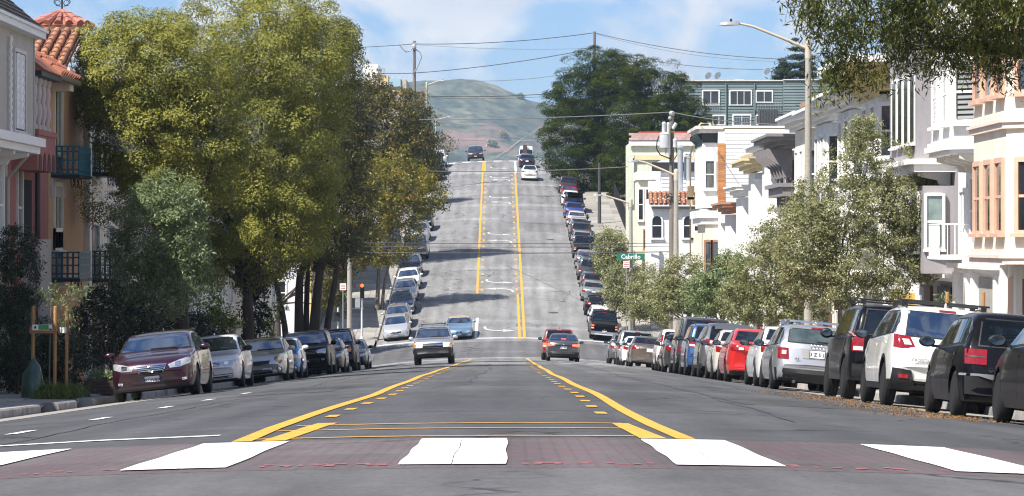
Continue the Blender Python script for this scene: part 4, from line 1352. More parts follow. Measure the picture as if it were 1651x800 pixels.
WHEELS = {}
def plate(dr, txt, cast, root, z, dx=0, eu=False, bezel=None):
    h, nn = cast(dr, dx, z)
    h2, _ = cast(dr, dx, z + .05)
    sg = 1 if dr == 'f' else -1
    y = max(h.y*sg, h2.y*sg) + .036
    pw, ph = (.155, .078) if not eu else (.26, .056)
    q = MB(); q.box(-pw, pw, -.004, .004, -ph, ph)
    o = q.local('number_plate', M_PLATE, root, loc=(dx, y*sg, z))
    q = MB(); q.box(-pw - .012, pw + .012, -.004, .0, -ph - .012, ph + .012)
    q.local('plate_frame', M_BLACK if not bezel else bezel, o, loc=(0, -.005*sg, 0))
    if eu:
        q = MB(); q.box(-pw, -pw + .16, -.001, .001, -ph, ph); q.local('plate_band', M_EUBLUE, o, loc=(0, -.0055, 0))
        q = MB(); q.box(pw - .28, pw - .04, -.001, .001, -ph*.8, ph*.8); q.local('plate_band', M_EUBLUE, o, loc=(0, -.0055, 0))
    if txt:
        share('plate_lettering', text_mesh(txt, .105 if not eu else .08, M_PTXT, .0015), o, (0, .006*sg, -.008), (math.pi/2, 0, 0 if dr == 'r' else math.pi))
    return o

P = dict(
 burgundy=paint('burgundy', (0.032, 0.002, 0.014), .4), white=paint('white', (0.78, 0.78, 0.77), 0), pearl=paint('pearl', (0.70, 0.70, 0.68), .1),
 silver=paint('silver', (0.52, 0.53, 0.55), .75, .35), lsilver=paint('light_silver', (0.60, 0.61, 0.63), .6, .35), grey=paint('grey', (0.16, 0.165, 0.175), .6), dgrey=paint('dark_grey', (0.055, 0.057, 0.063), .6),
 black=mat('paint_black', (0.004, 0.004, 0.006), .3, coat=.28, spec=.08), navy=paint('navy', (0.010, 0.016, 0.045), .4), blue=paint('blue', (0.05, 0.13, 0.33), .5), sky=paint('pale_blue', (0.15, 0.27, 0.40), .5),
 bright=paint('bright_blue', (0.03, 0.17, 0.52), .4), red=paint('red', (0.62, 0.022, 0.020), .25), dred=paint('dark_red', (0.30, 0.014, 0.016), .4), bronze=paint('bronze', (0.20, 0.165, 0.135), .7),
 sage=paint('sage_silver', (0.40, 0.44, 0.42), .7), royal=paint('royal_blue', (0.025, 0.06, 0.33), .4), cream=paint('cream', (0.58, 0.56, 0.50), .2), brown=paint('dark_brown', (0.06, 0.04, 0.035), .5),
 gun=paint('gunmetal', (0.10, 0.105, 0.115), .7))

def glare(root, cast, k, patch): pass
def a4_extra(root, cast, k, patch):
    patch('bumper_lower', 'r', [(-.80, .22), (.80, .22)], [(-.84, .47), (.84, .47)], M_BLACK, .036, 10, 3)
    patch('plate_recess', 'r', [(-.30, .70), (.30, .70)], [(-.34, .90), (.34, .90)], mat('recess_grey', (.38, .37, .36), .4, metal=.5), .012, 8, 2)
    q = MB(); q.box(-.05, .05, -.05, .05, -.02, .02); 
def golf_extra(root, cast, k, patch):
    patch('bumper_moulding', 'r', [(-.80, .545), (.80, .545)], [(-.80, .575), (.80, .575)], mat('grey_trim', (.2, .2, .21), .4), .05, 8, 1)
def van_extra(root, cast, k, patch):
    q = MB(); q.box(-.42, .10, -.22, 0, 0.62, 2.62); q.local('strapped_panel', M_BROWNP, root, loc=(0, -k['L']/2 - .03, 0))
    q = MB(); q.box(-.62, .28, -.012, .012, -.02, .02); q.local('strap', mat('strap_yellow', (.5, .33, .05), .7), root, loc=(0, -k['L']/2 - .262, 1.5))
def hatch_open(root, cast, k, patch):
    L, H = k['L'], k['H']
    q = MB(); v = [(-.72, -L/2 + .40, H - .04), (.72, -L/2 + .40, H - .04), (.70, -L/2 - .62, H + .22), (-.70, -L/2 - .62, H + .22)]
    v2 = [(x, y, z - .06) for x, y, z in v]
    q.add(v + v2, [(0,1,2,3), (7,6,5,4), (0,4,5,1), (1,5,6,2), (2,6,7,3), (3,7,4,0)])
    q.local('raised_tailgate', P['black'], root)

C = build_car
g_nl = 'cars parked nose-out along the near left kerb'
C('sedan', P['burgundy'], 'parked_car', 'burgundy sedan with chrome grille and oval badge at the left kerb', 'car', -7.42, 64.6, 'toward', g_nl, 0,
  dict(L=4.85, W=1.82, H=1.45, nz=.78, cz=1.0, front='lexus', fplate='5BSW991', mirror=P['burgundy']))
C('sedan', P['white'], 'parked_car', 'white sedan with black mirrors parked just behind the burgundy sedan', 'car', -7.72, 79.5, 'toward', g_nl, 0,
  dict(front='jetta', mirror=M_BLACK, nz=.76, cz=.98, fplate='', rim=1))
C('sedan', P['silver'], 'parked_car', 'silver car with round amber-tinted headlights and a bonnet scoop', 'car', -7.72, 96.0, 'toward', g_nl, 0,
  dict(L=4.4, W=1.73, front='round', nz=.76, cz=.98, fplate='8420', fpdx=-.25))
C('hatch', P['bright'], 'parked_car', 'small blue hatchback with white roof and white mirrors behind the silver car', 'car', -7.70, 102.6, 'toward', g_nl, 0,
  dict(L=3.7, W=1.70, H=1.42, front='round', nz=.80, cz=1.0, roof=P['white'], mirror=P['white'], bf=.92, br=.96, fa=.7, ra=3.15, se=3.3, sd=3.6, rim=1))
C('suv', P['black'], 'parked_car', 'black sport utility car with oval grille badge and roof rails, facing the camera', 'car', -7.58, 115.5, 'toward', g_nl, 0,
  dict(H=1.73, W=1.90, front='toyota', rails=M_BLACK, fplate='6AVR213', nz=1.02, cz=1.18))
C('sedan', P['dgrey'], 'parked_car', 'dark grey low sedan tucked behind the black sport utility car', 'car', -7.35, 122.2, 'toward', g_nl, 0, dict(nz=.78, front='sedan'))
C('suv', P['black'], 'parked_car', 'tall black utility truck with square fog lamps behind the dark grey sedan', 'car', -7.32, 129.0, 'toward', g_nl, 0,
  dict(H=1.86, W=1.92, front='truck', bumper=M_BLACK, nz=1.05, cz=1.22))
C('sedan', P['navy'], 'parked_car', 'dark navy small sedan, farthest in the near left row by the corner', 'car', -7.36, 142.5, 'toward', g_nl, 0, dict(L=4.4, nz=.76, mirror=M_BLACK))

g_mv = 'vehicles driving in the traffic lanes'
C('suv', P['silver'], 'moving_car', 'silver boxy utility car with lit headlights coming out of the valley', 'car', -3.32, 135.0, 'toward', g_mv, 0,
  dict(W=1.73, H=1.74, front='truck', lit=1, bumper=M_DRIM, clad=.74, flare=.05, rails=M_BLACK, racktray=1, nz=1.02, cz=1.18, fplate='4TRK812', mirror=P['lsilver']))
C('roadster', P['sky'], 'moving_car', 'light blue convertible with tan soft top waiting at the foot of the hill', 'car', -3.25, 200.2, 'toward', g_mv, 1,
  dict(front='kidney', soft=1, roof=M_TAN, wglass=M_GLASSB))
C('sedan', P['gun'], 'moving_car', 'dark grey sedan with lit brake lights driving away in the right lane', 'car', 2.72, 158.5, 'away', g_mv, 0,
  dict(W=1.75, brake=1, tlz=(.76, .90), rplate='7JKL502', pz=.72, rvalance=.50, mirror=M_BLACK, spoiler=0, rglass=M_GLASSB))
C('suv', P['dred'], 'moving_car', 'red utility car with lit lamp half hidden by the dark grey sedan', 'car', 2.62, 168.0, 'away', g_mv, 0,
  dict(H=1.76, W=1.78, brake=1, tail='tall', tlz=(.72, 1.0), rim=1, mirror=M_BLACK))
C('crossover', P['brown'], 'moving_car', 'dark brown crossover coming over the crest of the hill', 'car', -3.80, 347.2, 'toward', g_mv, 1, dict(W=1.9, H=1.7, nz=.92))
C('sedan', P['navy'], 'moving_car', 'dark sedan driving up just below the crest behind the van', 'car', 1.83, 334.0, 'away', g_mv, 1, dict(W=1.82, rplate=''))
C('fastback', P['white'], 'moving_car', 'white hatchback climbing below the crest, last of the three cars uphill', 'car', 2.02, 318.5, 'away', g_mv, 1, dict(tail='wide', tlz=(.88, 1.06), pz=.80, rplate='', spoiler=1, spoilm=M_BLACK))
C('van', P['white'], 'moving_van', 'white van with a tall dark brown panel strapped to its rear door', 'van', 2.02, 398.0, 'away', g_mv, 1, dict(tail='tall', tlz=(.9, 1.3), extra=van_extra, pz=.8))

g_nr = 'cars parked along the near right kerb'
cx = 6.68
C('sedan', P['black'], 'parked_car', 'black sedan cut off by the right edge of the photo', 'car', 6.85, 34.8, 'away', g_nr, 0, dict(mirror=M_BLACK, rim=1, L=4.5, sc=1.25, fa=.95))
C('hatch', P['black'], 'parked_car', 'old black hatchback with a large rear window and a blue plate', 'car', 6.64, 40.2, 'away', g_nr, 0,
  dict(W=1.70, H=1.43, tail='block', tlz=(.70, .90), eu=1, pz=.45, rvalance=.54, extra=golf_extra, script=('Golf', -.42, .64, .085, M_CHROME), mirror=M_BLACK, rw_low=.96, nobrake=1, rplate='', fin=0))
C('crossover', P['pearl'], 'parked_car', 'white crossover with black roof rails and black lower cladding', 'car', 6.66, 47.6, 'away', g_nr, 0,
  dict(tail='claw', clad=.40, flare=.045, corner_fog=1, rails=M_BLACK, bars=M_BLACK, hatchlid=.62, script=('CROSSTREK', -.38, .74, .065, M_DARK), mirror=M_BLACK, pz=.86, rplate='', rim=1, bumperstrip=False, rvalance=.36, rglass=M_GLASSB))
C('suv', P['black'], 'parked_car', 'black utility car with tall tail lamps and a roof rack beside the curb', 'car', 6.80, 54.2, 'away', g_nr, 0,
  dict(tail='tall', tlz=(.86, 1.22), amber=1, rails=M_BLACK, bars=M_BLACK, rbumper=M_BLACK, flare=.05, mirror=M_BLACK, rplate='', script=('EXPLORER', -.42, .92, .075, M_CHROME), H=1.74, W=1.86))
C('wagon', P['silver'], 'parked_car', 'silver estate car with four rings and roof bars', 'car', 6.40, 65.2, 'away', g_nr, 0,
  dict(tail='a4', rings=1, pz=.80, rplate='3 Z 5 1', rails=M_CHROME, bars=M_CHROME, extra=a4_extra, script=('A4', -.42, .68, .085, M_DARK), exhaust=1, rglass=mat('tinted_rear_glass', (.05, .07, .07), .04, spec=.9, coat=.8, var=.5, vscale=2.5), mirror=M_BLACK))
C('sedan', P['white'], 'parked_car', 'white sedan with red lamps squeezed between red sedan and silver estate', 'car', 6.48, 70.6, 'away', g_nr, 0, dict(tlz=(.78, .98), rplate='', mirror=M_BLACK))
C('sedan', P['red'], 'parked_car', 'bright red sedan among white and silver cars', 'car', 6.42, 79.4, 'away', g_nr, 0, dict(L=4.6, W=1.80, tlz=(.80, .95), mirror=M_BLACK, rplate='', rvalance=.32))
C('sedan', P['cream'], 'parked_car', 'cream white car mostly hidden just beyond the red sedan', 'car', 6.42, 85.2, 'away', g_nr, 0, dict(L=4.1, se=3.1, sd=3.65, ra=3.3, rplate='', mirror=M_BLACK))
C('crossover', P['grey'], 'parked_car', 'grey crossover with silver tailgate and roof spoiler, next beyond the cream car', 'car', 6.38, 90.3, 'away', g_nr, 0,
  dict(tail='wide', tlz=(.98, 1.14), spoiler=1, clad=.45, hatchlid=.66, mirror=M_BLACK, rplate='', H=1.66, W=1.82))
C('suv', P['blue'], 'parked_car', 'blue utility car with roof rails and red and white lamps', 'car', 6.33, 96.2, 'away', g_nr, 0, dict(H=1.68, W=1.80, tail='tall', tlz=(.9, 1.14), rails=M_BLACK, mirror=M_BLACK, rplate=''))
C('box', P['gun'], 'parked_car', 'tall square dark grey off-road car standing above its row', 'car', 6.36, 102.6, 'away', g_nr, 0, dict(tail='block', tlz=(.72, .9), mirror=M_BLACK, rplate='', H=1.96, rbumper=M_BLACK))
C('sedan', P['gun'], 'parked_car', 'grey sedan half hidden behind the tall square off-road car', 'car', 6.20, 108.3, 'away', g_nr, 0, dict(rplate='', mirror=M_BLACK))
C('hatch', P['white'], 'parked_car', 'white boxy hatchback with black rear glass and upright red lamps', 'car', 6.22, 114.0, 'away', g_nr, 0,
  dict(L=4.1, H=1.60, W=1.79, tail='slim', bf=1.0, br=1.08, cz=1.08, dz=1.05, corner_fog=1, mirror=M_BLACK, rplate='', rw_low=1.06))
C('sedan', P['bronze'], 'parked_car', 'bronze sedan with a wide boot lid beyond the driveway gap', 'car', 6.20, 138.5, 'away', g_nr, 0, dict(L=4.75, W=1.80, tlz=(.80, .95), rplate='', mirror=M_BLACK))
C('sedan', P['white'], 'parked_car', 'white sedan just beyond the bronze sedan', 'car', 6.05, 144.6, 'away', g_nr, 0, dict(rplate='', mirror=P['navy']))
C('suv', P['sage'], 'parked_car', 'grey-blue utility car beyond the white and bronze sedans', 'car', 6.10, 151.0, 'away', g_nr, 0, dict(H=1.75, tail='tall', tlz=(.7, .95), rplate=''))
C('crossover', P['grey'], 'parked_car', 'grey crossover, farthest of the near right row', 'car', 6.05, 163.0, 'away', g_nr, 0, dict(rplate='', mirror=M_BLACK))

g_hr = 'cars parked up the hill along the right kerb'
def hx(y, side): return axis(y) + side*6.72
rowR = [
 ('pickup', 'black', 201.0, 'black pickup with chrome rear bumper at the foot of the hill', 'pickup', dict(tail='tall', tlz=(.78, 1.06), amber=1, rbumper=M_CHROME, rplate='5K2184', pz=.62, H=1.72)),
 ('hatch', 'white', 206.8, 'white hatchback hidden behind the black pickup', 'car', {}),
 ('hatch', 'black', 213.0, 'black hatchback with wide red lamps, third up the hill', 'car', dict(tail='wide', H=1.48, rplate='', tlz=(.82, .98))),
 ('sedan', 'sage', 220.6, 'pale green-silver sedan with a boot spoiler on the right of the hill', 'car', dict(spoiler=0)),
 ('hatch', 'dgrey', 226.6, 'charcoal hatchback with bright red lamps beside the small tree', 'car', dict(tail='block', tlz=(.80, .98))),
 ('suv', 'gun', 233.2, 'dark grey utility car next above the charcoal hatchback', 'car', dict(tail='tall', tlz=(.75, 1.0))),
 ('sedan', 'silver', 240.8, 'silver sedan with blue rear window on the right of the hill', 'car', dict(rglass=M_GLASSB)),
 ('pickup', 'black', 247.8, 'black pickup halfway up the right side of the hill', 'pickup', dict(tail='tall', tlz=(.78, 1.0), amber=1, rbumper=M_BLACK)),
 ('sedan', 'silver', 255.6, 'silver sedan between the dark pickup and the dark utility car', 'car', {}),
 ('suv', 'dgrey', 261.2, 'charcoal utility car with large side mirrors on the hill', 'car', dict(tail='wide', tlz=(.95, 1.1), H=1.7)),
 ('sedan', 'lsilver', 266.8, 'light silver sedan with very dark rear window on the hill', 'car', {}),
 ('sedan', 'cream', 272.6, 'cream sedan between the silver sedan and the royal blue car', 'car', dict(rglass=M_GLASSB)),
 ('sedan', 'royal', 280.4, 'royal blue sedan on the right of the hill', 'car', dict(H=1.5)),
 ('suv', 'black', 286.4, 'black utility car with its tailgate raised', 'car', dict(tail='tall', tlz=(.8, 1.1), extra=hatch_open)),
 ('sedan', 'white', 292.6, 'white sedan just above the car with the raised tailgate', 'car', {}),
 ('sedan', 'dred', 298.4, 'dark red car under the edge of the pine', 'car', dict(rglass=M_GLASSB)),
 ('suv', 'dgrey', 305.6, 'dark utility car with a red lamp near the pine', 'car', dict(tail='tall', tlz=(.8, 1.1))),
 ('crossover', 'white', 311.2, 'white car, highest visible in the right-hand hill row', 'car', {}),
]
for kd, pc, y, lab, cat_, op in rowR:
    op.setdefault('rplate', ''); op.setdefault('mirror', M_BLACK)
    C(kd, P[pc], 'parked_pickup' if kd == 'pickup' else 'parked_car', lab, cat_, hx(y, 1) + random.uniform(-.1, .1), y, 'away', g_hr, 1, op)
g_hl = 'cars parked up the hill along the left kerb'
rowL = [
 ('fastback', 'lsilver', 202.0, 'silver hatchback with slanted lamps, lowest on the left of the hill', 'car', dict(front='sedan')),
 ('sedan', 'silver', 207.6, 'silver sedan directly above the lowest silver hatchback', 'car', {}),
 ('sedan', 'navy', 214.6, 'navy blue sedan on the left of the hill', 'car', dict(wglass=M_GLASSB)),
 ('sedan', 'silver', 222.0, 'silver sedan next above the navy sedan', 'car', {}),
 ('sedan', 'white', 228.8, 'white sedan with pale mirrors on the left of the hill', 'car', {}),
 ('crossover', 'navy', 236.6, 'dark blue crossover below the big pickup', 'car', dict(wglass=M_GLASSB, clad=.45)),
 ('pickup', 'grey', 248.6, 'large pickup with a wide chrome grille half under the leaves', 'pickup', dict(front='truck', L=5.6, W=2.0, H=1.92, nz=1.15, cz=1.3, bf=1.2, br=1.25, dz=1.25, tz=1.22, ra=4.4, mirror=P['lsilver'], wglass=M_GLASSB)),
 ('crossover', 'silver', 262.0, 'silver car mostly hidden by yellowing leaves', 'car', {}),
 ('suv', 'black', 270.6, 'black utility car above the leaf-hidden silver car', 'car', {}),
 ('sedan', 'dgrey', 321.6, 'dark grey sedan, lowest of three cars near the crest', 'car', {}),
 ('suv', 'sky', 328.0, 'silver-blue utility car near the crest on the left', 'car', dict(wglass=M_GLASSB)),
 ('suv', 'white', 337.8, 'white utility car parked highest on the left below the crest', 'car', dict(wglass=M_GLASSB)),
]
for kd, pc, y, lab, cat_, op in rowL:
    op.setdefault('fplate', ''); op.setdefault('mirror', P[pc])
    C(kd, P[pc], 'parked_pickup' if kd == 'pickup' else 'parked_car', lab, cat_, hx(y, -1) + random.uniform(-.08, .08), y, 'toward', g_hl, 1, op)
# ------------------------------------------------------------------ houses
def stucco(name, col, var=0.08, dirt=None, damt=0.35):
    return mat('stucco_' + name, col, 0.85, var=var, vscale=0.8, bump=0.25, bscale=30, dirt=dirt or tuple(c*0.5 for c in col), dscale=1.3, damt=damt, stretch=(1.6, 1.6, .35))
S_WHITE = stucco('white', (0.76, 0.75, 0.72)); S_CREAM = stucco('cream', (0.74, 0.68, 0.56)); S_YELLOW = stucco('yellow', (0.70, 0.56, 0.26))
S_GREY = stucco('grey', (0.30, 0.285, 0.30)); S_PINK = stucco('pink', (0.34, 0.13, 0.11)); S_ORANGE = stucco('orange', (0.50, 0.30, 0.16))
S_STONE = stucco('stone', (0.44, 0.41, 0.36)); S_MINT = stucco('mint', (0.60, 0.63, 0.51)); S_LEMON = stucco('lemon', (0.72, 0.70, 0.58))
S_TEAL = mat('teal_siding', (0.135, 0.18, 0.185), 0.7, var=0.12, vscale=0.5, dirt=(0.09, 0.13, 0.14), dscale=0.4)
S_SIDING = mat('white_siding', (0.62, 0.62, 0.62), 0.7, var=0.06, vscale=0.8)
T_WHITE = mat('white_trim', (0.80, 0.79, 0.77), 0.55, var=0.05, vscale=3)
T_SALMON = mat('salmon_trim', (0.60, 0.38, 0.28), 0.6, var=0.08)
T_GREYV = mat('grey_violet_trim', (0.22, 0.205, 0.21), 0.6, var=0.08)
T_BROWN = mat('brown_trim', (0.36, 0.18, 0.11), 0.6, var=0.12)
T_STONE = mat('stone_trim', (0.60, 0.58, 0.53), 0.7, var=0.1)
T_DKGREEN = mat('dark_green_trim', (0.02, 0.035, 0.035), 0.5)
T_GOLD = mat('pale_yellow_trim', (0.68, 0.57, 0.33), 0.6, var=0.06)
M_PANE = mat('window_glass', (0.012, 0.016, 0.020), 0.05, spec=0.9, coat=0.5, var=0.5, vscale=0.9)
M_BLIND = mat('window_blind', (0.30, 0.31, 0.30), 0.35, coat=0.8, var=0.1, vscale=2)
M_TEALRAIL = mat('turquoise_iron', (0.015, 0.10, 0.14), 0.5, var=0.2)
M_IRON = mat('black_iron', (0.012, 0.012, 0.014), 0.55)
M_GUTTER = mat('dark_gutter', (0.02, 0.02, 0.022), 0.5)
M_PIPE = mat('galvanised_pipe', (0.42, 0.45, 0.47), 0.45, metal=0.5, var=0.15, vscale=4)
M_ROOFGR = mat('flat_roof', (0.32, 0.31, 0.29), 0.9, var=0.2)
M_TILE = mat('clay_tile', (0.36, 0.165, 0.09), 0.75, var=0.25, vscale=5, orand=0.28, dirt=(0.22, 0.13, 0.10), dscale=3, damt=0.6)
M_TILEP = mat('flat_clay_tile', (0.34, 0.12, 0.065), 0.8, var=0.25, vscale=6, orand=0.22)
M_SLATE = mat('slate', (0.038, 0.033, 0.03), 0.8, var=0.35, vscale=4, orand=0.55, spec=.25)
M_SHINGLE = mat('mauve_shingle', (0.27, 0.18, 0.165), 0.85, var=0.2, vscale=6, orand=0.15)
M_BRICKY = mat('orange_brick', (0.42, 0.19, 0.07), 0.8, var=0.2, orand=0.2)
M_WOOD = mat('brown_door', (0.11, 0.06, 0.035), 0.6, var=0.2, stretch=(1, 1, .2), vscale=8)
M_OCHRE = mat('ochre_panel', (0.55, 0.35, 0.08), 0.7, var=0.1)

def house(name, label, x, y, z, cat='house', group=None):
    r = empty(name, (x, y, z)); tag(r, label, cat, group); return r

M_PANEC = mat('curtained_glass', (0.10, 0.105, 0.10), 0.08, spec=.8, coat=.6, var=.6, vscale=1.4, stretch=(3, 3, .4))
M_PANED = mat('reflecting_glass', (0.03, 0.045, 0.06), 0.04, spec=.9, coat=.8, var=.7, vscale=.8)
def window(par, c, nx, ny, w, h, fm=T_WHITE, gm=M_PANE, mull=0, bar=True, case=.10, sill=True, name='window', blind=False, depth=.07):
    """a window on a wall: c its centre, (nx, ny) the wall's outward normal"""
    if gm is M_PANE: gm = random.choice((M_PANE, M_PANE, M_PANEC, M_PANED))
    n = Vector((nx, ny, 0)).normalized(); u = Vector((-n.y, n.x, 0))
    M = Matrix(((u.x, n.x, 0, c[0]), (u.y, n.y, 0, c[1]), (0, 0, 1, c[2]), (0, 0, 0, 1)))
    q = MB(M)
    a, b = w/2, h/2
    q.box(-a - case, -a, -.03, depth, -b - case*.0, b + case); q.box(a, a + case, -.03, depth, -b, b + case)
    q.box(-a, a, -.03, depth + .004, b, b + case*1.15)
    q.box(-a - case, a + case, -.03, depth - .004, -b - case*.7, -b)
    if sill: q.box(-a - case*1.4, a + case*1.4, -.03, depth + .09, -b - case*1.5, -b - case*.7)
    if bar: q.box(-a, a, -.02, depth*.6, -.03, .03)
    for i in range(mull):
        x = -a + w*(i + 1)/(mull + 1); q.box(x - .028, x + .028, -.02, depth*.55, -b, b)
    o = q.build(name, fm, par)
    p = MB(M); p.box(-a, a, .004, .02, -b, b)
    p.build('pane', gm, par).parent = o
    o.children[0].location = (0, 0, 0)
    # pane verts are relative to the house, and the frame object sits at the house's origin
    if blind:
        p = MB(M)
        nn = max(4, int(h/.12))
        for i in range(nn): p.box(-a + .03, a - .03, .018, .032, -b + h*(i + .15)/nn, -b + h*(i + .75)/nn)
        p.build('blind', M_BLIND, par).parent = o
    return o

def block(par, nm, m, x0, x1, y0, y1, z0, z1):
    return MB().box(x0, x1, y0, y1, z0, z1).build(nm, m, par)

def cornice(par, s, Xf, y0, y1, z, layers, m, nm='cornice', ret=True):
    """stepped cornice along a street front; layers of (overhang, height) from below"""
    q = MB(); zz = z
    for ov, h in layers:
        q.box(Xf - s*ov, Xf + s*.05, y0 - (ov*.7 if ret else 0), y1 + ov*.1, zz, zz + h); zz += h
    q.build(nm, m, par)
    return zz

def brackets(par, s, Xf, y0, y1, n, z0, z1, out, wd, m, nm='bracket'):
    q = MB()
    h = z1 - z0
    prof_ = [(0, 0), (.35*out, .05*h), (.42*out, .4*h), (.85*out, .62*h), (out, .72*h), (out, h), (0, h)]
    q.yprism([(-s*a, b) for a, b in prof_], -wd/2, wd/2)
    me = q.mesh(nm, m)
    for i in range(n):
        y = y0 + (y1 - y0)*(i + .5)/n
        o = share(nm, me, par, (Xf - par.location.x, y - par.location.y, z0 - par.location.z))

def bay(par, s, Xf, y0, y1, p, run, z0, z1, m, rows, fm, front=2, near=True, gm=M_PANE, blind=False, nm='bay', fw=None, mull=0, nw=None):
    """bay window: footprint with slanted sides; rows = [(z0, z1)] of windows"""
    poly = [(Xf + s*.1, y0), (Xf - s*p, y0 + run), (Xf - s*p, y1 - run), (Xf + s*.1, y1)]
    MB().prism(poly, z0, z1).build(nm, m, par)
    for (a, b) in rows:
        zc, h = (a + b)/2, b - a
        fl = (y1 - y0 - 2*run)
        w = fw or min(.95, fl/front - .25)
        for i in range(front):
            yc = y0 + run + fl*(i + .5)/front
            window(par, (Xf - s*p, yc, zc), -s, 0, w, h, fm, gm, mull=mull, blind=blind)
        if near:
            d = Vector((s*(p + .1), -run, 0)); L = d.length
            nrm = Vector((-s*run, -(p + .1), 0)).normalized()
            c = Vector((Xf + s*.05 - s*p/2 - s*.05, y0 + run/2, zc))
            window(par, c, nrm.x, nrm.y, nw or max(.3, L - .42), h, fm, gm, mull=mull, blind=blind)

def frustum_tiles(par, corner_a, corner_b, up, rise, ncol, nrow, m, nm='roof_tile', tw=None):
    """barrel tiles on a slope: eave from a to b, up = horizontal inward vector, rise its height gain"""
    a, b = Vector(corner_a), Vector(corner_b)
    e = b - a; w = e.length/ncol; ed = e.normalized()
    run = Vector(up); sl = run + Vector((0, 0, rise)); L = sl.length; sd = sl.normalized()
    nrm = ed.cross(sd)
    if nrm.z < 0: nrm = -nrm
    tl = L/nrow
    # one barrel tile along +y, humped in z
    q = MB(); seg = 6; v = []
    r0, r1 = w*.36, w*.30
    for j, (yy, r, zz) in enumerate(((0, r0, .022), (tl*1.12, r1, .0))):
        for k in range(seg + 1):
            t = math.pi*k/seg
            v.append((r*math.cos(t), yy, r*math.sin(t)*1.05 + zz))
    n = seg + 1
    fs = [(k, k + 1, n + k + 1, n + k) for k in range(seg)]
    v2 = [(x*.84, y, z*.84 - .006) for x, y, z in v]
    fs2 = [tuple(i + 2*n for i in f[::-1]) for f in fs]
    q.add(v + v2, [f[::-1] for f in fs] + [f[::-1] for f in fs2] + [(k + 1, k, k + 2*n, k + 1 + 2*n) for k in range(seg)])
    me = q.mesh(nm, m, smooth=50)
    sgn = 1 if ed.cross(sd).z > 0 else -1
    M = Matrix((ed*sgn, sd, nrm)).transposed()
    for i in range(ncol):
        for j in range(nrow):
            p = a + ed*(w*(i + .5)) + sd*(tl*j - .05) + nrm*.03
            o = share(nm, me, par, p - par.location)
            o.rotation_euler = (M @ Matrix.Rotation(random.uniform(-.04, .04), 3, 'Z')).to_euler()
    MB().add([a, b, b + sl, a + sl, a - nrm*.12, b - nrm*.12, b + sl - nrm*.12, a + sl - nrm*.12], [(0,1,2,3), (7,6,5,4), (0,4,5,1), (1,5,6,2), (2,6,7,3), (3,7,4,0)]).build('roof_deck', mat('roof_deck', (.20, .09, .06), .9, var=.2), par)

Xf = 11.6     # right-hand house fronts
g_rh = 'row houses on the right side of the near block'
def rz(y): return walk_z(1, y)
def lz(y): return walk_z(-1, y)
def zat(py, y): return (390 - py)*y/5000

# R0: behind the frame edge, keeps the row going towards the camera
h = house('row_house', 'cream house with salmon window trim and a rounded bay at the right edge', Xf, 69, rz(69), group=g_rh)
block(h, 'wall', S_CREAM, Xf, Xf + 12, 65.0, 72.7, rz(69) - .8, 6.6)
y0, y1 = 65.6, 72.1
zl, zu = zat(425, 69), zat(214, 69)
bay(h, 1, Xf, y0, y1, .95, .9, zl, 5.9, S_CREAM, [(zat(372, 70), zat(268, 70)), (zat(158, 70), zat(66, 70))], T_SALMON, front=3, fw=.9, nw=.62)
for z in (zl, zu):
    poly = lambda o: [(Xf + .1, y0 - o*.6), (Xf - .95 - o, y0 + .9 - o*.4), (Xf - .95 - o, y1 - .9 + o*.4), (Xf + .1, y1 + o*.6)]
    q = MB(); q.prism(poly(.10), z, z + .13); q.prism(poly(.16), z + .13, z + .2); q.prism(poly(.08), z + .2, z + .32); q.build('ledge', mat('peach_ledge', (.70, .58, .50), .7, var=.1), h)
bay(h, 1, Xf, 71.2, 72.65, .28, .12, zl + .1, 5.9, S_CREAM, [(zat(372, 72), zat(262, 72)), (zat(160, 72), zat(70, 72))], T_SALMON, front=1, near=False, fw=.5, nm='pilaster_bay')
for i, yy in enumerate((66.4, 69.0, 71.5)):
    block(h, 'garage_door' if i < 2 else 'door', T_SALMON if i != 1 else M_WOOD, Xf - .05, Xf + .1, yy - (.9 if i < 2 else .45), yy + (.9 if i < 2 else .45), rz(69), zl - .35)
for yy in (65.3, 67.7, 70.4, 72.4): block(h, 'pier', S_WHITE, Xf - .14, Xf + .02, yy - .16, yy + .16, rz(69) - .3, zl - .05)

MB().box(Xf, Xf + 12, 34, 64.9, rz(55) - .8, 6.2).build('unseen_row_houses', S_CREAM, h)  # row houses out of view, added for their reflection in the cars
for i in range(4):
    yb0 = 34.6 + 7.6*i
    bay(h, 1, Xf, yb0, yb0 + 4.6, .9, .85, rz(yb0) + 2.7, 5.9, S_CREAM if i % 2 else S_WHITE, [(zat(372, 70), zat(268, 70)), (zat(158, 70), zat(66, 70))], T_SALMON if i == 3 else T_WHITE, front=2)
    block(h, 'garage_door', M_WOOD, Xf - .05, Xf + .1, yb0 + .6, yb0 + 3.2, rz(yb0), rz(yb0) + 2.1)
    block(h, 'door', T_BROWN, Xf - .05, Xf + .1, yb0 + 5.2, yb0 + 6.3, rz(yb0), rz(yb0) + 2.1)
cornice(h, 1, Xf, 34, 64.8, 6.2, [(.2, .15), (.5, .2), (.7, .12)], T_WHITE)

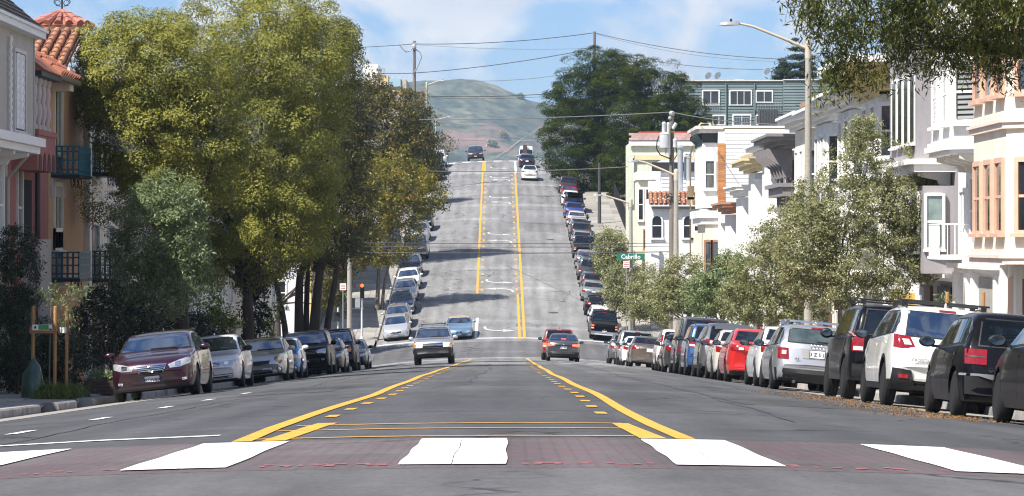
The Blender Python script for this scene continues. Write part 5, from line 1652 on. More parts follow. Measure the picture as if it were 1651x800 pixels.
# R1: white house with bay on carved brackets
h = house('row_house', 'white house with bracketed upper bay and an iron balcony', Xf, 76.5, rz(76.5), group=g_rh)
block(h, 'wall', S_WHITE, Xf + .02, Xf + 12, 72.75, 80.35, rz(76.5) - .8, 6.2)
zb_ = zat(252, 76.5)
bay(h, 1, Xf, 73.4, 78.9, 1.0, .95, zb_ + .15, 5.8, S_WHITE, [(zat(198, 76), zat(110, 76))], T_WHITE, front=2, blind=True, fw=.8, mull=1)
poly = lambda o: [(Xf + .1, 73.4 - o*.6), (Xf - 1.0 - o, 74.35 - o*.4), (Xf - 1.0 - o, 77.95 + o*.4), (Xf + .1, 78.9 + o*.6)]
q = MB(); q.prism(poly(.06), zb_, zb_ + .1); q.prism(poly(.18), zb_ + .1, zb_ + .24); q.prism(poly(.10), zb_ + .24, zb_ + .34); q.build('ledge', T_WHITE, h)
brackets(h, 1, Xf, 73.7, 78.6, 4, zb_ - .38, zb_ - .002, .85, .3, T_STONE)
window(h, (Xf, 74.6, zat(340, 75)), -1, 0, 1.0, 1.55, T_WHITE, M_PANE, mull=1)
window(h, (Xf, 77.2, zat(340, 77)), -1, 0, 1.2, 1.6, T_WHITE, M_PANE, mull=1)
block(h, 'planter_panel', T_STONE, Xf - .12, Xf + .05, 73.9, 75.6, zat(425, 75), zat(408, 75))
cornice(h, 1, Xf, 73.0, 80.2, zat(440, 76.5), [(.12, .1), (.3, .12), (.2, .08)], T_WHITE, 'door_hood')
block(h, 'garage_recess', mat('garage_shadow', (.32, .30, .27), .8, var=.1), Xf - .02, Xf + .1, 73.6, 76.6, rz(75), zat(448, 75))
for yy in (73.3, 76.9, 78.0, 80.0): block(h, 'pier', S_WHITE, Xf - .16, Xf + .02, yy - .18, yy + .18, rz(77) - .3, zat(440, 77))
# iron balcony, upper storey far end
q = MB(); by0, by1 = 78.2, 80.2; bz0, bz1 = zat(412, 79), zat(362, 79)
for i in range(13):
    yy = by0 + (by1 - by0)*i/12; q.tube([(Xf - .75, yy, bz0), (Xf - .75, yy, bz1)], .014, 5)
for i in range(5):
    xx = Xf - .75*i/4; q.tube([(xx, by0, bz0), (xx, by0, bz1)], .014, 5)
for z in (bz0, bz1): q.tube([(Xf, by0, z), (Xf - .75, by0, z), (Xf - .75, by1, z)], .022, 5)
for i in range(6):
    yy = by0 + .2 + .33*i
    q.tube([(Xf - .75, yy + .13*math.cos(t), (bz0 + bz1)/2 + .2*math.sin(t)) for t in frange(0, 6.28, .5)], .012, 5)
q.build('balcony_rail', T_WHITE, h)
block(h, 'balcony_floor', T_WHITE, Xf - .8, Xf + .02, by0 - .05, by1 + .05, bz0 - .1, bz0 - .02)
window(h, (Xf, 79.2, zat(370, 79)), -1, 0, .9, 1.9, T_WHITE, M_PANE, mull=1)
q = MB(); q.tube([(Xf - .06, 72.9, rz(73)), (Xf - .06, 72.9, 5)], .05, 8); q.build('drainpipe', T_WHITE, h)

# R2: grey house
h = house('row_house', 'grey house with four narrow windows in its white-trimmed bay', Xf, 84, rz(84), group=g_rh)
block(h, 'wall', S_GREY, Xf + .03, Xf + 12, 80.4, 87.95, rz(84) - .8, 6.3)
zb_ = zat(280, 83)
MB().box(Xf + .1, Xf - .95, 81.1, 86.9, zb_ + .3, 5.9).build('bay', S_GREY, h)
for i in range(4):
    window(h, (Xf - .95, 82.0 + i*1.28, zat(181, 84)), -1, 0, .90, 1.75, T_WHITE, M_PANED if i % 2 else M_PANE, bar=False, case=.07, depth=.03)
q = MB(); q.box(Xf + .05, Xf - 1.05, 80.95, 87.0, zb_, zb_ + .3); q.box(Xf + .05, Xf - 1.2, 80.85, 87.05, zb_ + .2, zb_ + .34); q.build('ledge', T_WHITE, h)
brackets(h, 1, Xf, 81.2, 86.8, 5, zb_ - .34, zb_ - .002, .85, .26, T_WHITE)
window(h, (Xf - .5, 80.98, zat(358, 82)), -.2, -1, .40, 1.35, T_WHITE, mat('pale_pane', (.16, .21, .20), .05, coat=1, var=.3), case=.07)
block(h, 'lower_bay', S_GREY, Xf + .05, Xf - .8, 81.0, 86.8, zat(440, 83), zb_ - .36)
window(h, (Xf - .8, 82.3, zat(358, 82)), -1, 0, 1.0, 1.4, T_WHITE, M_PANE)
window(h, (Xf - .8, 84.6, zat(358, 84)), -1, 0, 1.0, 1.4, T_WHITE, M_PANE)
cornice(h, 1, Xf, 80.5, 87.9, zat(452, 84), [(.1, .1), (.3, .1)], T_WHITE, 'door_hood')
block(h, 'garage_door', M_IRON, Xf - .06, Xf + .1, 81.2, 83.8, rz(83), zat(462, 83))
block(h, 'door', M_WOOD, Xf - .06, Xf + .1, 85.2, 86.4, rz(85), zat(462, 85))

# R3: pale yellow cornice
h = house('row_house', 'cream house with a deep yellow coved cornice beside the grey house', Xf, 91.8, rz(91.8), group=g_rh)
ztop = zat(150, 91)
block(h, 'wall', S_WHITE, Xf + .04, Xf + 12, 88.0, 95.55, rz(92) - .8, ztop)
bay(h, 1, Xf, 88.8, 94.6, .95, .9, zat(290, 91), ztop - .1, S_WHITE, [(zat(252, 90), zat(172, 90))], T_WHITE, front=2)
q = MB()
for i in range(6):
    t = i/5; ov = .1 + 1.1*t*t; q.box(Xf + .05, Xf - .95 - ov*.9, 88.3 - ov*.5, 95.2, ztop + .12*i, ztop + .12*i + .121)
q.build('cornice', S_YELLOW, h)
q = MB(); q.box(Xf + .2, Xf - 2.15, 87.6, 95.4, ztop + .725, ztop + .95); q.build('cornice_cap', T_WHITE, h)
brackets(h, 1, Xf - .95, 89.2, 94.4, 9, ztop - .2, ztop - .003, .14, .2, T_GOLD, 'dentil')
for a, b in ((89, 91), (92, 94)): block(h, 'garage_door', M_OCHRE, Xf - .05, Xf + .1, a, b, rz(92), zat(470, 92))

# R4..R9: white houses stepping down the street, told apart by their cornices
def std(label, y0, y1, ztop, wallm, corn, trim, cov=.55, br=0, rows=True, pil=0, cap=None, ledge=None, bm=None, bh=.5, lift=0.0, tower=0.0):
    ym = (y0 + y1)/2
    h = house('row_house', label, Xf, ym, rz(ym), group=g_rh)
    block(h, 'wall', wallm, Xf + .03, Xf + 12, y0 + .03, y1 - .02, rz(ym) - .8, ztop)
    zf = rz(ym) + 2.7
    p = .9
    r_ = []
    zz = zf + .7
    while zz + 1.7 < ztop - .3: r_.append((zz, zz + 1.7)); zz += 3.0
    bay(h, 1, Xf, y0 + .8, y1 - 1.2, p, .85, zf, ztop - .05, wallm, r_ if rows else [], trim, front=2)
    if pil:
        for i in range(pil):
            yy = y0 + .55 + i*.32
            block(h, 'pilaster', T_WHITE, Xf - p - .02 - .12, Xf + .02, yy, yy + .16, zf + .3, ztop - .35)
    z2 = cornice(h, 1, Xf - p*.8, y0 + .3, y1 - .3, ztop + lift, [(cov*.35, .12), (cov*.6, .16), (cov, .14), (cov*1.12, .1)], corn)
    if cap: z2 = cornice(h, 1, Xf - p*.8, y0 + .45, y1 - .4, z2 + .002, [(cov*.5, .22), (cov*.75, .1)], cap, 'cornice_cap')
    if br: brackets(h, 1, Xf - p*.8, y0 + .5, y1 - .6, br, ztop + lift - bh, ztop + lift - .003, cov*1.0, .17, bm or corn)
    if ledge is not None:
        q = MB(); q.box(Xf + .05, Xf - p - .25, y0 + .4, y1 - .6, ledge, ledge + .35); q.box(Xf + .05, Xf - p - .4, y0 + .3, y1 - .5, ledge + .35, ledge + .5); q.build('ledge', bm or corn, h)
    q = MB(); q.tube([(Xf - .08, y1 - .35, ztop), (Xf - .08, y1 - .35, rz(ym))], .05, 6); q.build('drainpipe', T_STONE, h)
    q = MB(); q.tube([(Xf - .05, y0 + .3, zf + .2), (Xf - .05, y0 + .3, ztop - .3), (Xf - .2, y0 + .5, ztop - .1)], .018, 5); q.build('cable', M_GUTTER, h)
    block(h, 'garage_door', M_WOOD, Xf - .05, Xf + .1, y0 + 1, y0 + 3.6, rz(ym), rz(ym) + 2.2)
    block(h, 'door', T_WHITE, Xf - .05, Xf + .1, y1 - 2.2, y1 - 1.1, rz(ym), rz(ym) + 2.1)
    return h
std('white house with a broad stepped white cornice, beyond the yellow-corniced house', 95.6, 103.1, zat(178, 99), S_WHITE, T_WHITE, T_WHITE, cov=.9)
std('white house whose cornice carries a brown cap', 103.2, 110.7, zat(200, 107), S_WHITE, T_WHITE, T_WHITE, cov=.75, cap=T_BROWN)
std('cream house with plain white cornice beside the brown-capped one', 110.8, 118.3, zat(208, 114), S_CREAM, T_WHITE, T_WHITE, cov=.7)
std('house with tall grey-violet cornice brackets and grey ledge', 118.4, 125.9, zat(243, 122), S_CREAM, T_GREYV, T_GREYV, cov=1.0, br=5, bm=T_GREYV, bh=1.15, ledge=zat(318, 122), lift=.0)
std('white house with fluted pilasters, between grey brackets and yellow cornice', 126.0, 133.5, zat(254, 130), S_WHITE, T_WHITE, T_WHITE, cov=.75, pil=7, rows=False)
std('white house with a pale yellow cornice and pilasters', 133.6, 141.1, zat(278, 137), S_WHITE, T_GOLD, T_WHITE, cov=.8, pil=6, rows=False, cap=T_WHITE)
std('low white house behind the olive trees', 141.2, 148.7, zat(318, 145), S_WHITE, T_WHITE, T_WHITE, cov=.6)
std('white house with brown window frames and a terracotta cornice', 148.8, 156.3, zat(345, 153), S_WHITE, mat('terracotta_trim', (.42, .20, .13), .7), T_BROWN, cov=.7)

# R10: corner building with clapboard side wall, standing a little forward
Xkeep, Xf = Xf, 10.5
h = house('corner_house', 'three-storey corner building with white clapboard side and dark green cornice', Xf, 166, rz(166), group=g_rh)
zt = zat(213, 164)
block(h, 'wall', S_WHITE, Xf + .03, Xf + 13, 156.6, 172, rz(166) - .8, zt - .25)
q = MB()
zz = zat(348, 156.5)
while zz < zt - .3:
    q.add([(Xf + .35, 156.58, zz), (Xf + 13, 156.58, zz), (Xf + 13, 156.575, zz + .188), (Xf + .35, 156.575, zz + .188), (Xf + .35, 156.552, zz), (Xf + 13, 156.552, zz)], [(4, 5, 2, 3), (0, 1, 5, 4)])
    zz += .19
o = q.build('clapboard', S_SIDING, h); o['kind'] = 'stuff'
MB().box(Xf + .05, Xf - .72, 157.2, 163.5, zat(335, 158), zt - .3).build('bay', S_WHITE, h)
q = MB(); q.box(Xf + .3, Xf - .92, 156.9, 164, zt - .3, zt - .1); q.box(Xf + .3, Xf - 1.1, 156.7, 164.2, zt - .1, zt + .06); q.build('cornice_cap', T_STONE, h)
brackets(h, 1, Xf - .62, 157.3, 163.4, 6, zt - .95, zt - .302, .42, .25, T_DKGREEN)
MB().box(Xf + .3, Xf - .75, 157.16, 163.6, zt - .78, zt - .31).build('frieze', T_DKGREEN, h)
window(h, (Xf - .36, 157.2, zat(282, 158)), 0, -1, .42, 1.35, T_WHITE, M_PANE)
# brick strip beside the bay, each course a part
bq = MB(); bq.box(-.19, .19, -.045, .0, 0, .085); bme = bq.mesh('brick', M_BRICKY)
zz = zat(328, 157); i = 0
while zz < zt - .85:
    share('brick', bme, h, (Xf + .17 - h.location.x, 156.56 - h.location.y, zz - h.location.z)); zz += .098; i += 1
q = MB(); q.box(Xf + .2, Xf - 1.0, 156.8, 163.9, zat(352, 158), zat(340, 158)); q.box(Xf + .2, Xf - .85, 156.9, 163.8, zat(362, 158), zat(352.2, 158)); q.build('ledge', T_WHITE, h)
MB().box(Xf + .1, Xf - .6, 157.0, 163.4, zat(480, 158), zat(362.2, 158)).build('lower_bay', S_CREAM, h)
for xx in (Xf - .45, Xf - .1): window(h, (xx, 157.0, zat(425, 158)), 0, -1, .26, 2.2, T_BROWN, M_PANE)
q = MB()
c0 = Vector((Xf - 1.05, 164.5, 0))
pts = [(Xf - .95, 164, zat(420, 164)), (Xf - .95, 164, zat(250, 164)), (Xf - .5, 164, zat(203, 164)), (Xf - .4, 164, zat(199, 164)), (Xf + .1, 164, zat(199, 164)), (Xf + .25, 164, zat(212, 164)), (Xf + .25, 164, zt)]
q.tube(pts, .045, 7); q.tube([(pts[4][0], 163.8, pts[4][2]), (pts[4][0] - .2, 163.8, zt + .05)], .035, 6)
q.box(Xf - 1.1, Xf - .75, 163.8, 164.2, zat(330, 164), zat(300, 164)); q.box(Xf - 1.1, Xf - .4, 163.8, 164.3, zat(322, 164), zat(318, 164))
q.build('davit_pipe', mat('cream_pipe', (.62, .46, .27), .6), h)
Xf = Xkeep
# satellite dishes
def dish(par, x, y, z, r=.32):
    q = MB(); 
    q.lathe([(.01, .10), (r*.5, .075), (r*.85, .03), (r, 0), (r*.85, .045), (r*.5, .09), (.012, .115)], 14, 0, 'y')
    q.tube([(0, .1, -.1), (0, .15, -r*1.6)], .025, 6); q.tube([(0, 0, -.1), (0, -.25, -.16)], .012, 5)
    o = q.local('satellite_dish', mat('dish_grey', (.62, .62, .62), .5), None, smooth=40)
    o.location = (x, y, z); o.rotation_euler = (.5, 0, .6)
    return o
def top_dish(lab, x, y, z, r):
    o = dish(None, x, y, z, r); tag(o, lab, 'satellite dish', 'satellite dishes on the roofs')

# --- across the side street, hill block, right side
g_hh = 'houses on the right side of the hill block'
XH = 10.1
# corner house with arched windows and a tiled turret roof
h = house('corner_house', 'white corner house with arched windows under a small clay-tiled roof', XH, 212, rz(212), group=g_hh)
Y0 = 207.0
def X_(px, D=Y0): return (px - 822)*D/5000
zw = zat(330, Y0)
MB().box(X_(1050), X_(1128), Y0, Y0 + 9, rz(208) - 1, zw + .45).build('tower', S_WHITE, h)
MB().box(X_(1126), X_(1126) + 11, Y0 + .5, Y0 + 8, rz(208) - 1, zat(392, Y0)).build('wall', S_WHITE, h)
MB().box(X_(1118), X_(1165), Y0 - .25, Y0 + 6, zat(480, Y0), zat(372, Y0)).build('side_bay', S_CREAM, h)
for sx in (1042, 1072, 1132):
    pass
ezl = Vector((X_(1046), Y0 - .45, zw)); ezr = Vector((X_(1129), Y0 - .45, zw))
frustum_tiles(h, ezl, ezr, (0, 1.1, 0), .85, 11, 5, M_TILE)
MB().box(X_(1044), X_(1131), Y0 - .5, Y0 - .36, zw - .12, zw + .0).build('gutter', T_WHITE, h)
MB().box(X_(1052), X_(1126), Y0 - .3, Y0 + .0, zw - .3, zw - .12).build('eave_soffit', T_GREYV, h)
MB().box(X_(1048), X_(1066), Y0 + .7, Y0 + 3, zw + .8, zw + 1.6).build('parapet', T_WHITE, h)
MB().box(X_(1110), X_(1128), Y0 + .7, Y0 + 3, zw + .8, zw + 1.6).build('parapet', T_WHITE, h)
def arch_window(par, cx, cz, w, hh, y):
    q = MB(); n = 10
    ring_o = [(cx - w/2 - .1, cz - hh/2)] + [(cx + (w/2 + .1)*math.cos(math.pi - math.pi*i/n), cz + hh/2 - w/2 + (w/2 + .1)*math.sin(math.pi*i/n)) for i in range(n + 1)] + [(cx + w/2 + .1, cz - hh/2)]
    ring_i = [(cx - w/2, cz - hh/2)] + [(cx + w/2*math.cos(math.pi - math.pi*i/n), cz + hh/2 - w/2 + w/2*math.sin(math.pi*i/n)) for i in range(n + 1)] + [(cx + w/2, cz - hh/2)]
    m = len(ring_o)
    v = [(x, y - .1, z) for x, z in ring_o] + [(x, y - .1, z) for x, z in ring_i] + [(x, y, z) for x, z in ring_o] + [(x, y, z) for x, z in ring_i]
    fs = []
    for i in range(m - 1):
        fs += [(i, i+1, m+i+1, m+i)[::-1], (i, i+1, 2*m+i+1, 2*m+i), (m+i, m+i+1, 3*m+i+1, 3*m+i)[::-1]]
    q.add(v, fs); q.box(cx - w/2 - .16, cx + w/2 + .16, y - .14, y, cz - hh/2 - .12, cz - hh/2)
    q.box(cx - w/2, cx + w/2, y - .06, y, cz + .05, cz + .11)
    o = q.build('window', T_WHITE, par)
    p = MB(); p.add([(x, y - .02, z) for x, z in ring_i], [tuple(range(m))[::-1]]); p.build('pane', M_PANE, par).parent = o
for px in (1059, 1110, 1122.5): arch_window(h, X_(px), zat(366, Y0), .62 if px < 1120 else .45, 1.45, Y0)
for px in (1134, 1152, 1160): window(h, (X_(px), Y0 - .25, zat(405, Y0)), 0, -1, .42, 1.7, T_WHITE, M_PANE)
# roof pipes of the corner house
def pipe(lab, px, py0, py1, D, r, cap=True):
    p0 = at(px, py1, D); p1 = at(px, py0, D)
    q = MB(); q.tube([p0, p1], r, 10)
    if cap:
        q.lathe([(r*1.5, 0), (r*1.5, .06), (.01, .22)], 12, 0, 'z', tuple(p1 + Vector((0, 0, .06))))
    o = q.build('roof_vent', M_PIPE, None, smooth=40, loc=p0); tag(o, lab, 'roof vent', 'metal vents on the roofs')
pipe('widest capped steel vent right of the transformer pole', 1097, 240, 330, 209.5, .19)
pipe('slim steel vent pipe with cone cap beside the cream davit', 1110, 255, 331, 209.2, .15)
pipe('short rusted vent stub between two steel vents', 1105.5, 253, 290, 210.0, .11, False)
pipe('thin vent pipe behind the slim one', 1121, 256, 318, 211, .07)
MB().box(X_(1066, 216), X_(1140, 216), 216, 224, zat(345, 216), zat(258, 216)).build('rear_wall', S_SIDING, h)
q = MB(); zz = zat(340, 216)
while zz < zat(264, 216): q.box(X_(1066, 216), X_(1140, 216), 215.94, 216, zz, zz + .15); zz += .28
o = q.build('clapboard', S_SIDING, h); o['kind'] = 'stuff'
MB().box(X_(1050, 217), X_(1140, 217), 215.7, 216.2, zat(276, 216), zat(262, 216)).build('dark_parapet', M_GUTTER, h)

# cream-yellow house
h = house('row_house', 'narrow cream and yellow house left of the tiled turret', XH, 232, rz(232), group=g_hh)
X2 = lambda px: (px - 822)*226/5000
MB().box(X2(1040), X2(1140), 226.3, 238, rz(232) - 1.2, zat(276, 226)).build('wall', S_LEMON, h)
MB().box(X2(1028), X2(1052), 225.8, 231, zat(416, 226), zat(288, 226)).build('bay', S_CREAM, h)
MB().box(X2(1026), X2(1066), 225.5, 231.4, zat(290, 226), zat(277, 226)).build('cornice', T_WHITE, h)
MB().box(X2(1025), X2(1046), 225.4, 231.2, zat(418, 226), zat(404, 226)).build('ledge', T_GOLD, h)
for px in (1033, 1045): window(h, (X2(px), 225.8, zat(330, 226)), 0, -1, .30, 2.2, T_WHITE, M_PANE)
for px in (1041,): window(h, (X2(px), 225.8, zat(386, 226)), 0, -1, .22, 1.3, T_BROWN, M_PANE)
MB().box(X2(1052), X2(1064), 225.9, 226.3, zat(300, 226), zat(288, 226)).build('vent_panel', S_LEMON, h)
for i in range(4): MB().box(X2(1054 + i*2.4), X2(1055 + i*2.4), 225.84, 225.9, zat(297, 226), zat(291, 226)).build('louvre', T_GREYV, h)
# mint house with mauve shingle skirt roof
h = house('row_house', 'pale green house with a mauve shingled roof edge and red ridge', XH, 252, rz(252), group=g_hh)
D = 246; X3 = lambda px: (px - 822)*D/5000
MB().box(X3(1018), X3(1142), D, D + 12, rz(252) - 1.5, zat(228, D)).build('wall', S_MINT, h)
MB().box(X3(1014), X3(1146), D - .3, D + .2, zat(235, D), zat(227, D)).build('cornice', T_WHITE, h)
MB().box(X3(1016), X3(1144), D - .2, D + .2, zat(258, D), zat(250, D)).build('ledge', T_GOLD, h)
e0, e1 = Vector((X3(1014), D - .35, zat(227, D))), Vector((X3(1146), D - .35, zat(227, D)))
q = MB(); q.box(-.20, .20, 0, .32, 0, .02); sme = q.mesh('roof_shingle', M_SHINGLE)
rise = zat(215, D) - zat(227, D); ang = math.atan2(rise, .75)
for i in range(16):
    for j in range(3):
        x = e0.x + .2 + (e1.x - e0.x - .4)*(i + .5*(j % 2))/16
        share('roof_shingle', sme, h, (x - h.location.x, D - .35 + .25*j - h.location.y, e0.z + rise*j/3 + .02 - h.location.z), (ang, 0, 0))
MB().add([e0, e1, e1 + Vector((0, .78, rise)), e0 + Vector((.4, .78, rise)), e0 + Vector((0, .9, -.1)), e1 + Vector((0, .9, -.1))], [(0, 1, 2, 3), (0, 3, 4), (1, 5, 2), (0, 4, 5, 1), (4, 3, 2, 5)]).build('roof', M_SHINGLE, h)
MB().box(X3(1030), X3(1146), D + .38, D + .5, zat(215.5, D), zat(212, D)).build('ridge', mat('red_ridge', (.40, .07, .06), .7), h)
MB().box(X3(1014), X3(1022), D - .25, D + 6, zat(330, D), zat(250, D)).build('bay', S_MINT, h)
window(h, (X3(1110), D, zat(258, D)), 0, -1, .5, 1.0, T_WHITE, M_PANE)
# cream flat building behind the clapboard one
h = house('flat_block', 'cream flat-roofed building behind the clapboard corner house', 14, 262, rz(262), cat='building')
D = 258; X4 = lambda px: (px - 822)*D/5000
MB().box(X4(1128), X4(1420), D, D + 10, rz(262) - 1.5, zat(206.5, D)).build('wall', mat('stucco_tan', (.62, .47, .27), .85, var=.08), h)
MB().box(X4(1127), X4(1421), D - .15, D + .3, zat(206.5, D), zat(203, D)).build('coping', T_WHITE, h)
top_dish('satellite dish left of centre on the cream parapet', *at(1217, 213, 190), .26)
top_dish('satellite dish on the cream parapet near the concrete lamp post', *at(1271, 213, 190), .26)

# teal apartment building
D = 335.0
h = house('apartment_building', 'blue-green apartment building with white windows behind the pine', 26, D + 8, rz(340), cat='building')
XT = lambda px: (px - 822)*D/5000
zt = zat(131, D)
MB().box(XT(1096), XT(1262), D, D + 14, 5, zt).build('wall', S_TEAL, h)
MB().box(XT(1262.5), XT(1400), D - .7, D + 14, 5, zt + .06).build('side_wall', S_TEAL, h)
q = MB(); zz = zat(225, D)
while zz < zt - .1: q.add([(XT(1096), D - .002, zz + .23), (XT(1262), D - .002, zz + .23), (XT(1262), D - .06, zz), (XT(1096), D - .06, zz), (XT(1096), D, zz), (XT(1262), D, zz)], [(3, 2, 1, 0), (5, 2, 3, 4)]); q.add([(XT(1262.5), D - .702, zz + .23), (XT(1400), D - .702, zz + .23), (XT(1400), D - .76, zz), (XT(1262.5), D - .76, zz), (XT(1262.5), D - .7, zz), (XT(1400), D - .7, zz)], [(3, 2, 1, 0), (5, 2, 3, 4)]); zz += .30
o = q.build('clapboard', S_TEAL, h); o['kind'] = 'stuff'
MB().box(XT(1095), XT(1262), D - .2, D + .3, zt, zt + .12).build('coping', T_STONE, h)
MB().box(XT(1262.3), XT(1401), D - .9, D + .3, zt + .065, zt + .17).build('coping', T_STONE, h)
for px, py, w, hh, mu in ((1146, 158, 1.65, 1.45, 1), (1194, 158, 2.2, 1.45, 2), (1232, 156, 1.65, 1.1, 1), (1196, 194, 1.8, 1.0, 1), (1159, 194, 1.2, .9, 1), (1226, 194, .9, .9, 0)):
    window(h, (XT(px), D - .06, zat(py, D)), 0, -1, w, hh, T_WHITE, M_PANE, mull=mu, bar=False, case=.13, sill=False)
for px in (1170.5, 1216.5):
    q = MB(); q.tube([(XT(px), D - .14, zat(225, D)), (XT(px), D - .14, zt - .2)], .08, 6); q.build('drainpipe', S_TEAL, h)
def railing(par, px0, px1, py0, py1):
    q = MB(); n = int((px1 - px0)/2.6)
    for i in range(n + 1):
        x = XT(px0 + (px1 - px0)*i/n); q.tube([(x, D - .3, zat(py1, D)), (x, D - .3, zat(py0, D))], .022, 4)
    for py in (py0, py1): q.tube([(XT(px0), D - .3, zat(py, D)), (XT(px1), D - .3, zat(py, D))], .03, 4)
    q.build('railing', mat('grey_rail', (.25, .30, .31), .5), par)
railing(h, 1132, 1160, 167, 178); railing(h, 1184, 1211, 190, 203); railing(h, 1218, 1258, 166, 178)
o = MB().box(XT(1222), XT(1253), D - 1.6, D - .5, zat(203, D), zat(177, D))
for i in range(12): o.box(XT(1222.6 + i*2.5), XT(1223.6 + i*2.5), D - 1.66, D - 1.6, zat(202, D), zat(178, D), 0)
o = o.build('air_conditioner', mat('ac_grey', (.075, .075, .08), .6, var=.1), None, loc=(XT(1237), D - 1, zat(203, D)))
tag(o, 'dark louvred air conditioner below the right-hand window of the blue-green building', 'air conditioner')
for px, lab, py in ((1142, 'left satellite dish on the roof of the blue-green building', 122), (1157, 'second satellite dish on the roof of the blue-green building', 122), (1237, 'satellite dish near the small conifer on the roof', 115)):
    top_dish(lab, *at(px, py, D + 1), .42)
q = MB(); q.box(XT(1096), XT(1112), D + 2, D + 6, zt, zt + .6); q.tube([(XT(1113), D + 2, zt), (XT(1113), D + 2, zt + .85), (XT(1119), D + 2, zt + .85), (XT(1119), D + 2, zt)], .05, 5); q.build('roof_hatch', T_STONE, h)
MB().box(XT(1186), XT(1202), D + 2, D + 5, zt, zt + .3).build('skylight', T_STONE, h)

# ------------------------------------------------------------------ left side
XL = -12.5
g_lh = 'row houses on the left side of the near block'
# L1 stone-white house with slate roof
h = house('row_house', 'stone-white house with slate roof and white shutters at the left edge', XL, 72.5, lz(72.5), group=g_lh)
XB = -11.75
MB().box(XL, XL - 10, 66, 77.2, lz(72) - .8, zat(60, 75)).build('wall', S_STONE, h)
zb_ = zat(240, 76)
MB().box(XL - .1, XB, 67, 76.4, zb_ + .05, zat(47, 75)).build('bay', S_STONE, h)
MB().box(XL, XL - 10, 24, 65.9, lz(60) - .8, 3.2).build('unseen_row_houses', S_STONE, h)  # low terrace beyond the frame, added to shade the left side
for yy in range(28, 64, 5):
    for zc in (lz(yy) + 4.2,): window(h, (XL, yy, zc), 1, 0, 1.2, 1.6, T_WHITE, M_PANE)
# gutter and slates
q = MB(); zg = zat(50, 75)
q.box(XL, XB + .28, 66.8, 76.7, zg - .1, zg + .05); q.box(XL, XB + .34, 66.7, 76.8, zg + .05, zg + .12); q.build('gutter', T_WHITE, h)
sq = MB(); sq.box(-.02, .26, -.16, .16, 0, .022); sme = sq.mesh('slate', M_SLATE)
for i in range(30):
    for j in range(9):
        y = 67 + i*.325 + .16*(j % 2); 
        x = XB + .30 - j*.2; z = zg + .13 + j*.17
        share('slate', sme, h, (x - h.location.x, y - h.location.y, z - h.location.z), (0, math.atan2(.17, .2) + math.pi - .10, random.uniform(-.04, .04)))
q = MB(); q.yprism([(XB + .3, zg + .11), (XB + .3 - 2, zg + .11 + 1.7), (XB - 2.6, zg - .05)], 66.8, 76.75); q.build('roof', M_SLATE, h)
q = MB(); q.box(XL, XB + .16, 66.8, 76.55, zb_ - .12, zb_ + .05); q.box(XL, XB + .28, 66.7, 76.65, zb_ + .05, zb_ + .26); q.build('ledge', T_WHITE, h)
brackets(h, -1, XL, 68, 76.4, 4, zb_ - .42, zb_ - .122, .8, .2, T_WHITE)
def wst(y, zc, w, hh, **k): return window(h, (XB, y, zc), 1, 0, w, hh, T_WHITE, M_PANE, **k)
o = window(h, (XB, 74.1, zat(148, 74)), 1, 0, 1.6, 1.85, T_STONE, M_PANE, case=.08)
for yy in (73.6, 74.2):   # shutters with turned edges
    q = MB(); q.box(XB + .03, XB + .10, yy - .24, yy + .24, zat(208, 74), zat(88, 74))
    for k in range(9): q.ball((XB + .10, yy, zat(208, 74) + .1 + k*.2), (.045, .06, .085), 8, 5)
    q.build('shutter', T_WHITE, h)
q = MB()
tw = [(XB + .07 + .012*math.cos(i*1.6), 72.55 + .012*math.sin(i*1.6), zat(238, 74) + i*.045) for i in range(58)]
q.tube(tw, .045, 7); q.build('twisted_column', T_WHITE, h)
window(h, (XL, 74.6, zat(330, 74)), 1, 0, .8, 2.2, T_WHITE, mat('curtain_pane', (.42, .47, .48), .1, coat=1, var=.15), mull=0)
window(h, (XL, 75.8, zat(330, 75)), 1, 0, .8, 2.2, T_WHITE, mat('curtain_pane', (.42, .47, .48), .1, coat=1), mull=0)
q = MB(); q.tube([(XB - .02, 76.55, zg), (XB - .02, 76.55, zb_), (XL + .05, 76.9, zb_ - .7), (XL + .05, 76.9, lz(76))], .05, 8); q.build('drainpipe', S_STONE, h)

# L2 pink house with balustraded balcony
h = house('row_house', 'dark pink house with a balustraded balcony under orange tiles', XL, 81, lz(81), group=g_lh)
MB().box(XL, XL - 10, 77.3, 83.9, lz(81) - .8, zat(85, 80)).build('wall', S_PINK, h)
XB2 = -11.85; ya, yb = 77.8, 80.9
zb0, zb1 = zat(276, 79), zat(212, 79)
q = MB(); q.box(XL, XB2, ya, yb, zb0, zb1); q.box(XL, XB2 + .04, ya - .04, yb + .04, zb1 - .12, zb1 + .02); q.build('balcony', S_PINK, h)
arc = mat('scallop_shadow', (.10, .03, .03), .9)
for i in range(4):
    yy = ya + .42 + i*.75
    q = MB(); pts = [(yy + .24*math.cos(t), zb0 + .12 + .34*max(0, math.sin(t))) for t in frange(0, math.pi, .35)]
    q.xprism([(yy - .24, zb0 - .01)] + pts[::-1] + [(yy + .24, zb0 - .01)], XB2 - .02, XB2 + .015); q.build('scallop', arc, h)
bal = MB(); bh_ = zat(128, 79) - zb1
bal.lathe([(.13, 0), (.13, .08*bh_), (.08, .12*bh_), (.13, .3*bh_), (.135, .42*bh_), (.085, .55*bh_), (.10, .58*bh_), (.125, .72*bh_), (.10, .86*bh_), (.14, .9*bh_), (.14, bh_)], 12)
bme = bal.mesh('baluster', mat('pale_baluster', (.50, .43, .40), .8, var=.1), smooth=40)
for i in range(4): share('baluster', bme, h, (XB2 - .17 - h.location.x, ya + .3 + i*.75 - h.location.y, zb1 + .02 - h.location.z))
for i in range(2): share('baluster', bme, h, (XB2 - .35 - .3*i - h.location.x, ya + .16 - h.location.y, zb1 + .02 - h.location.z))
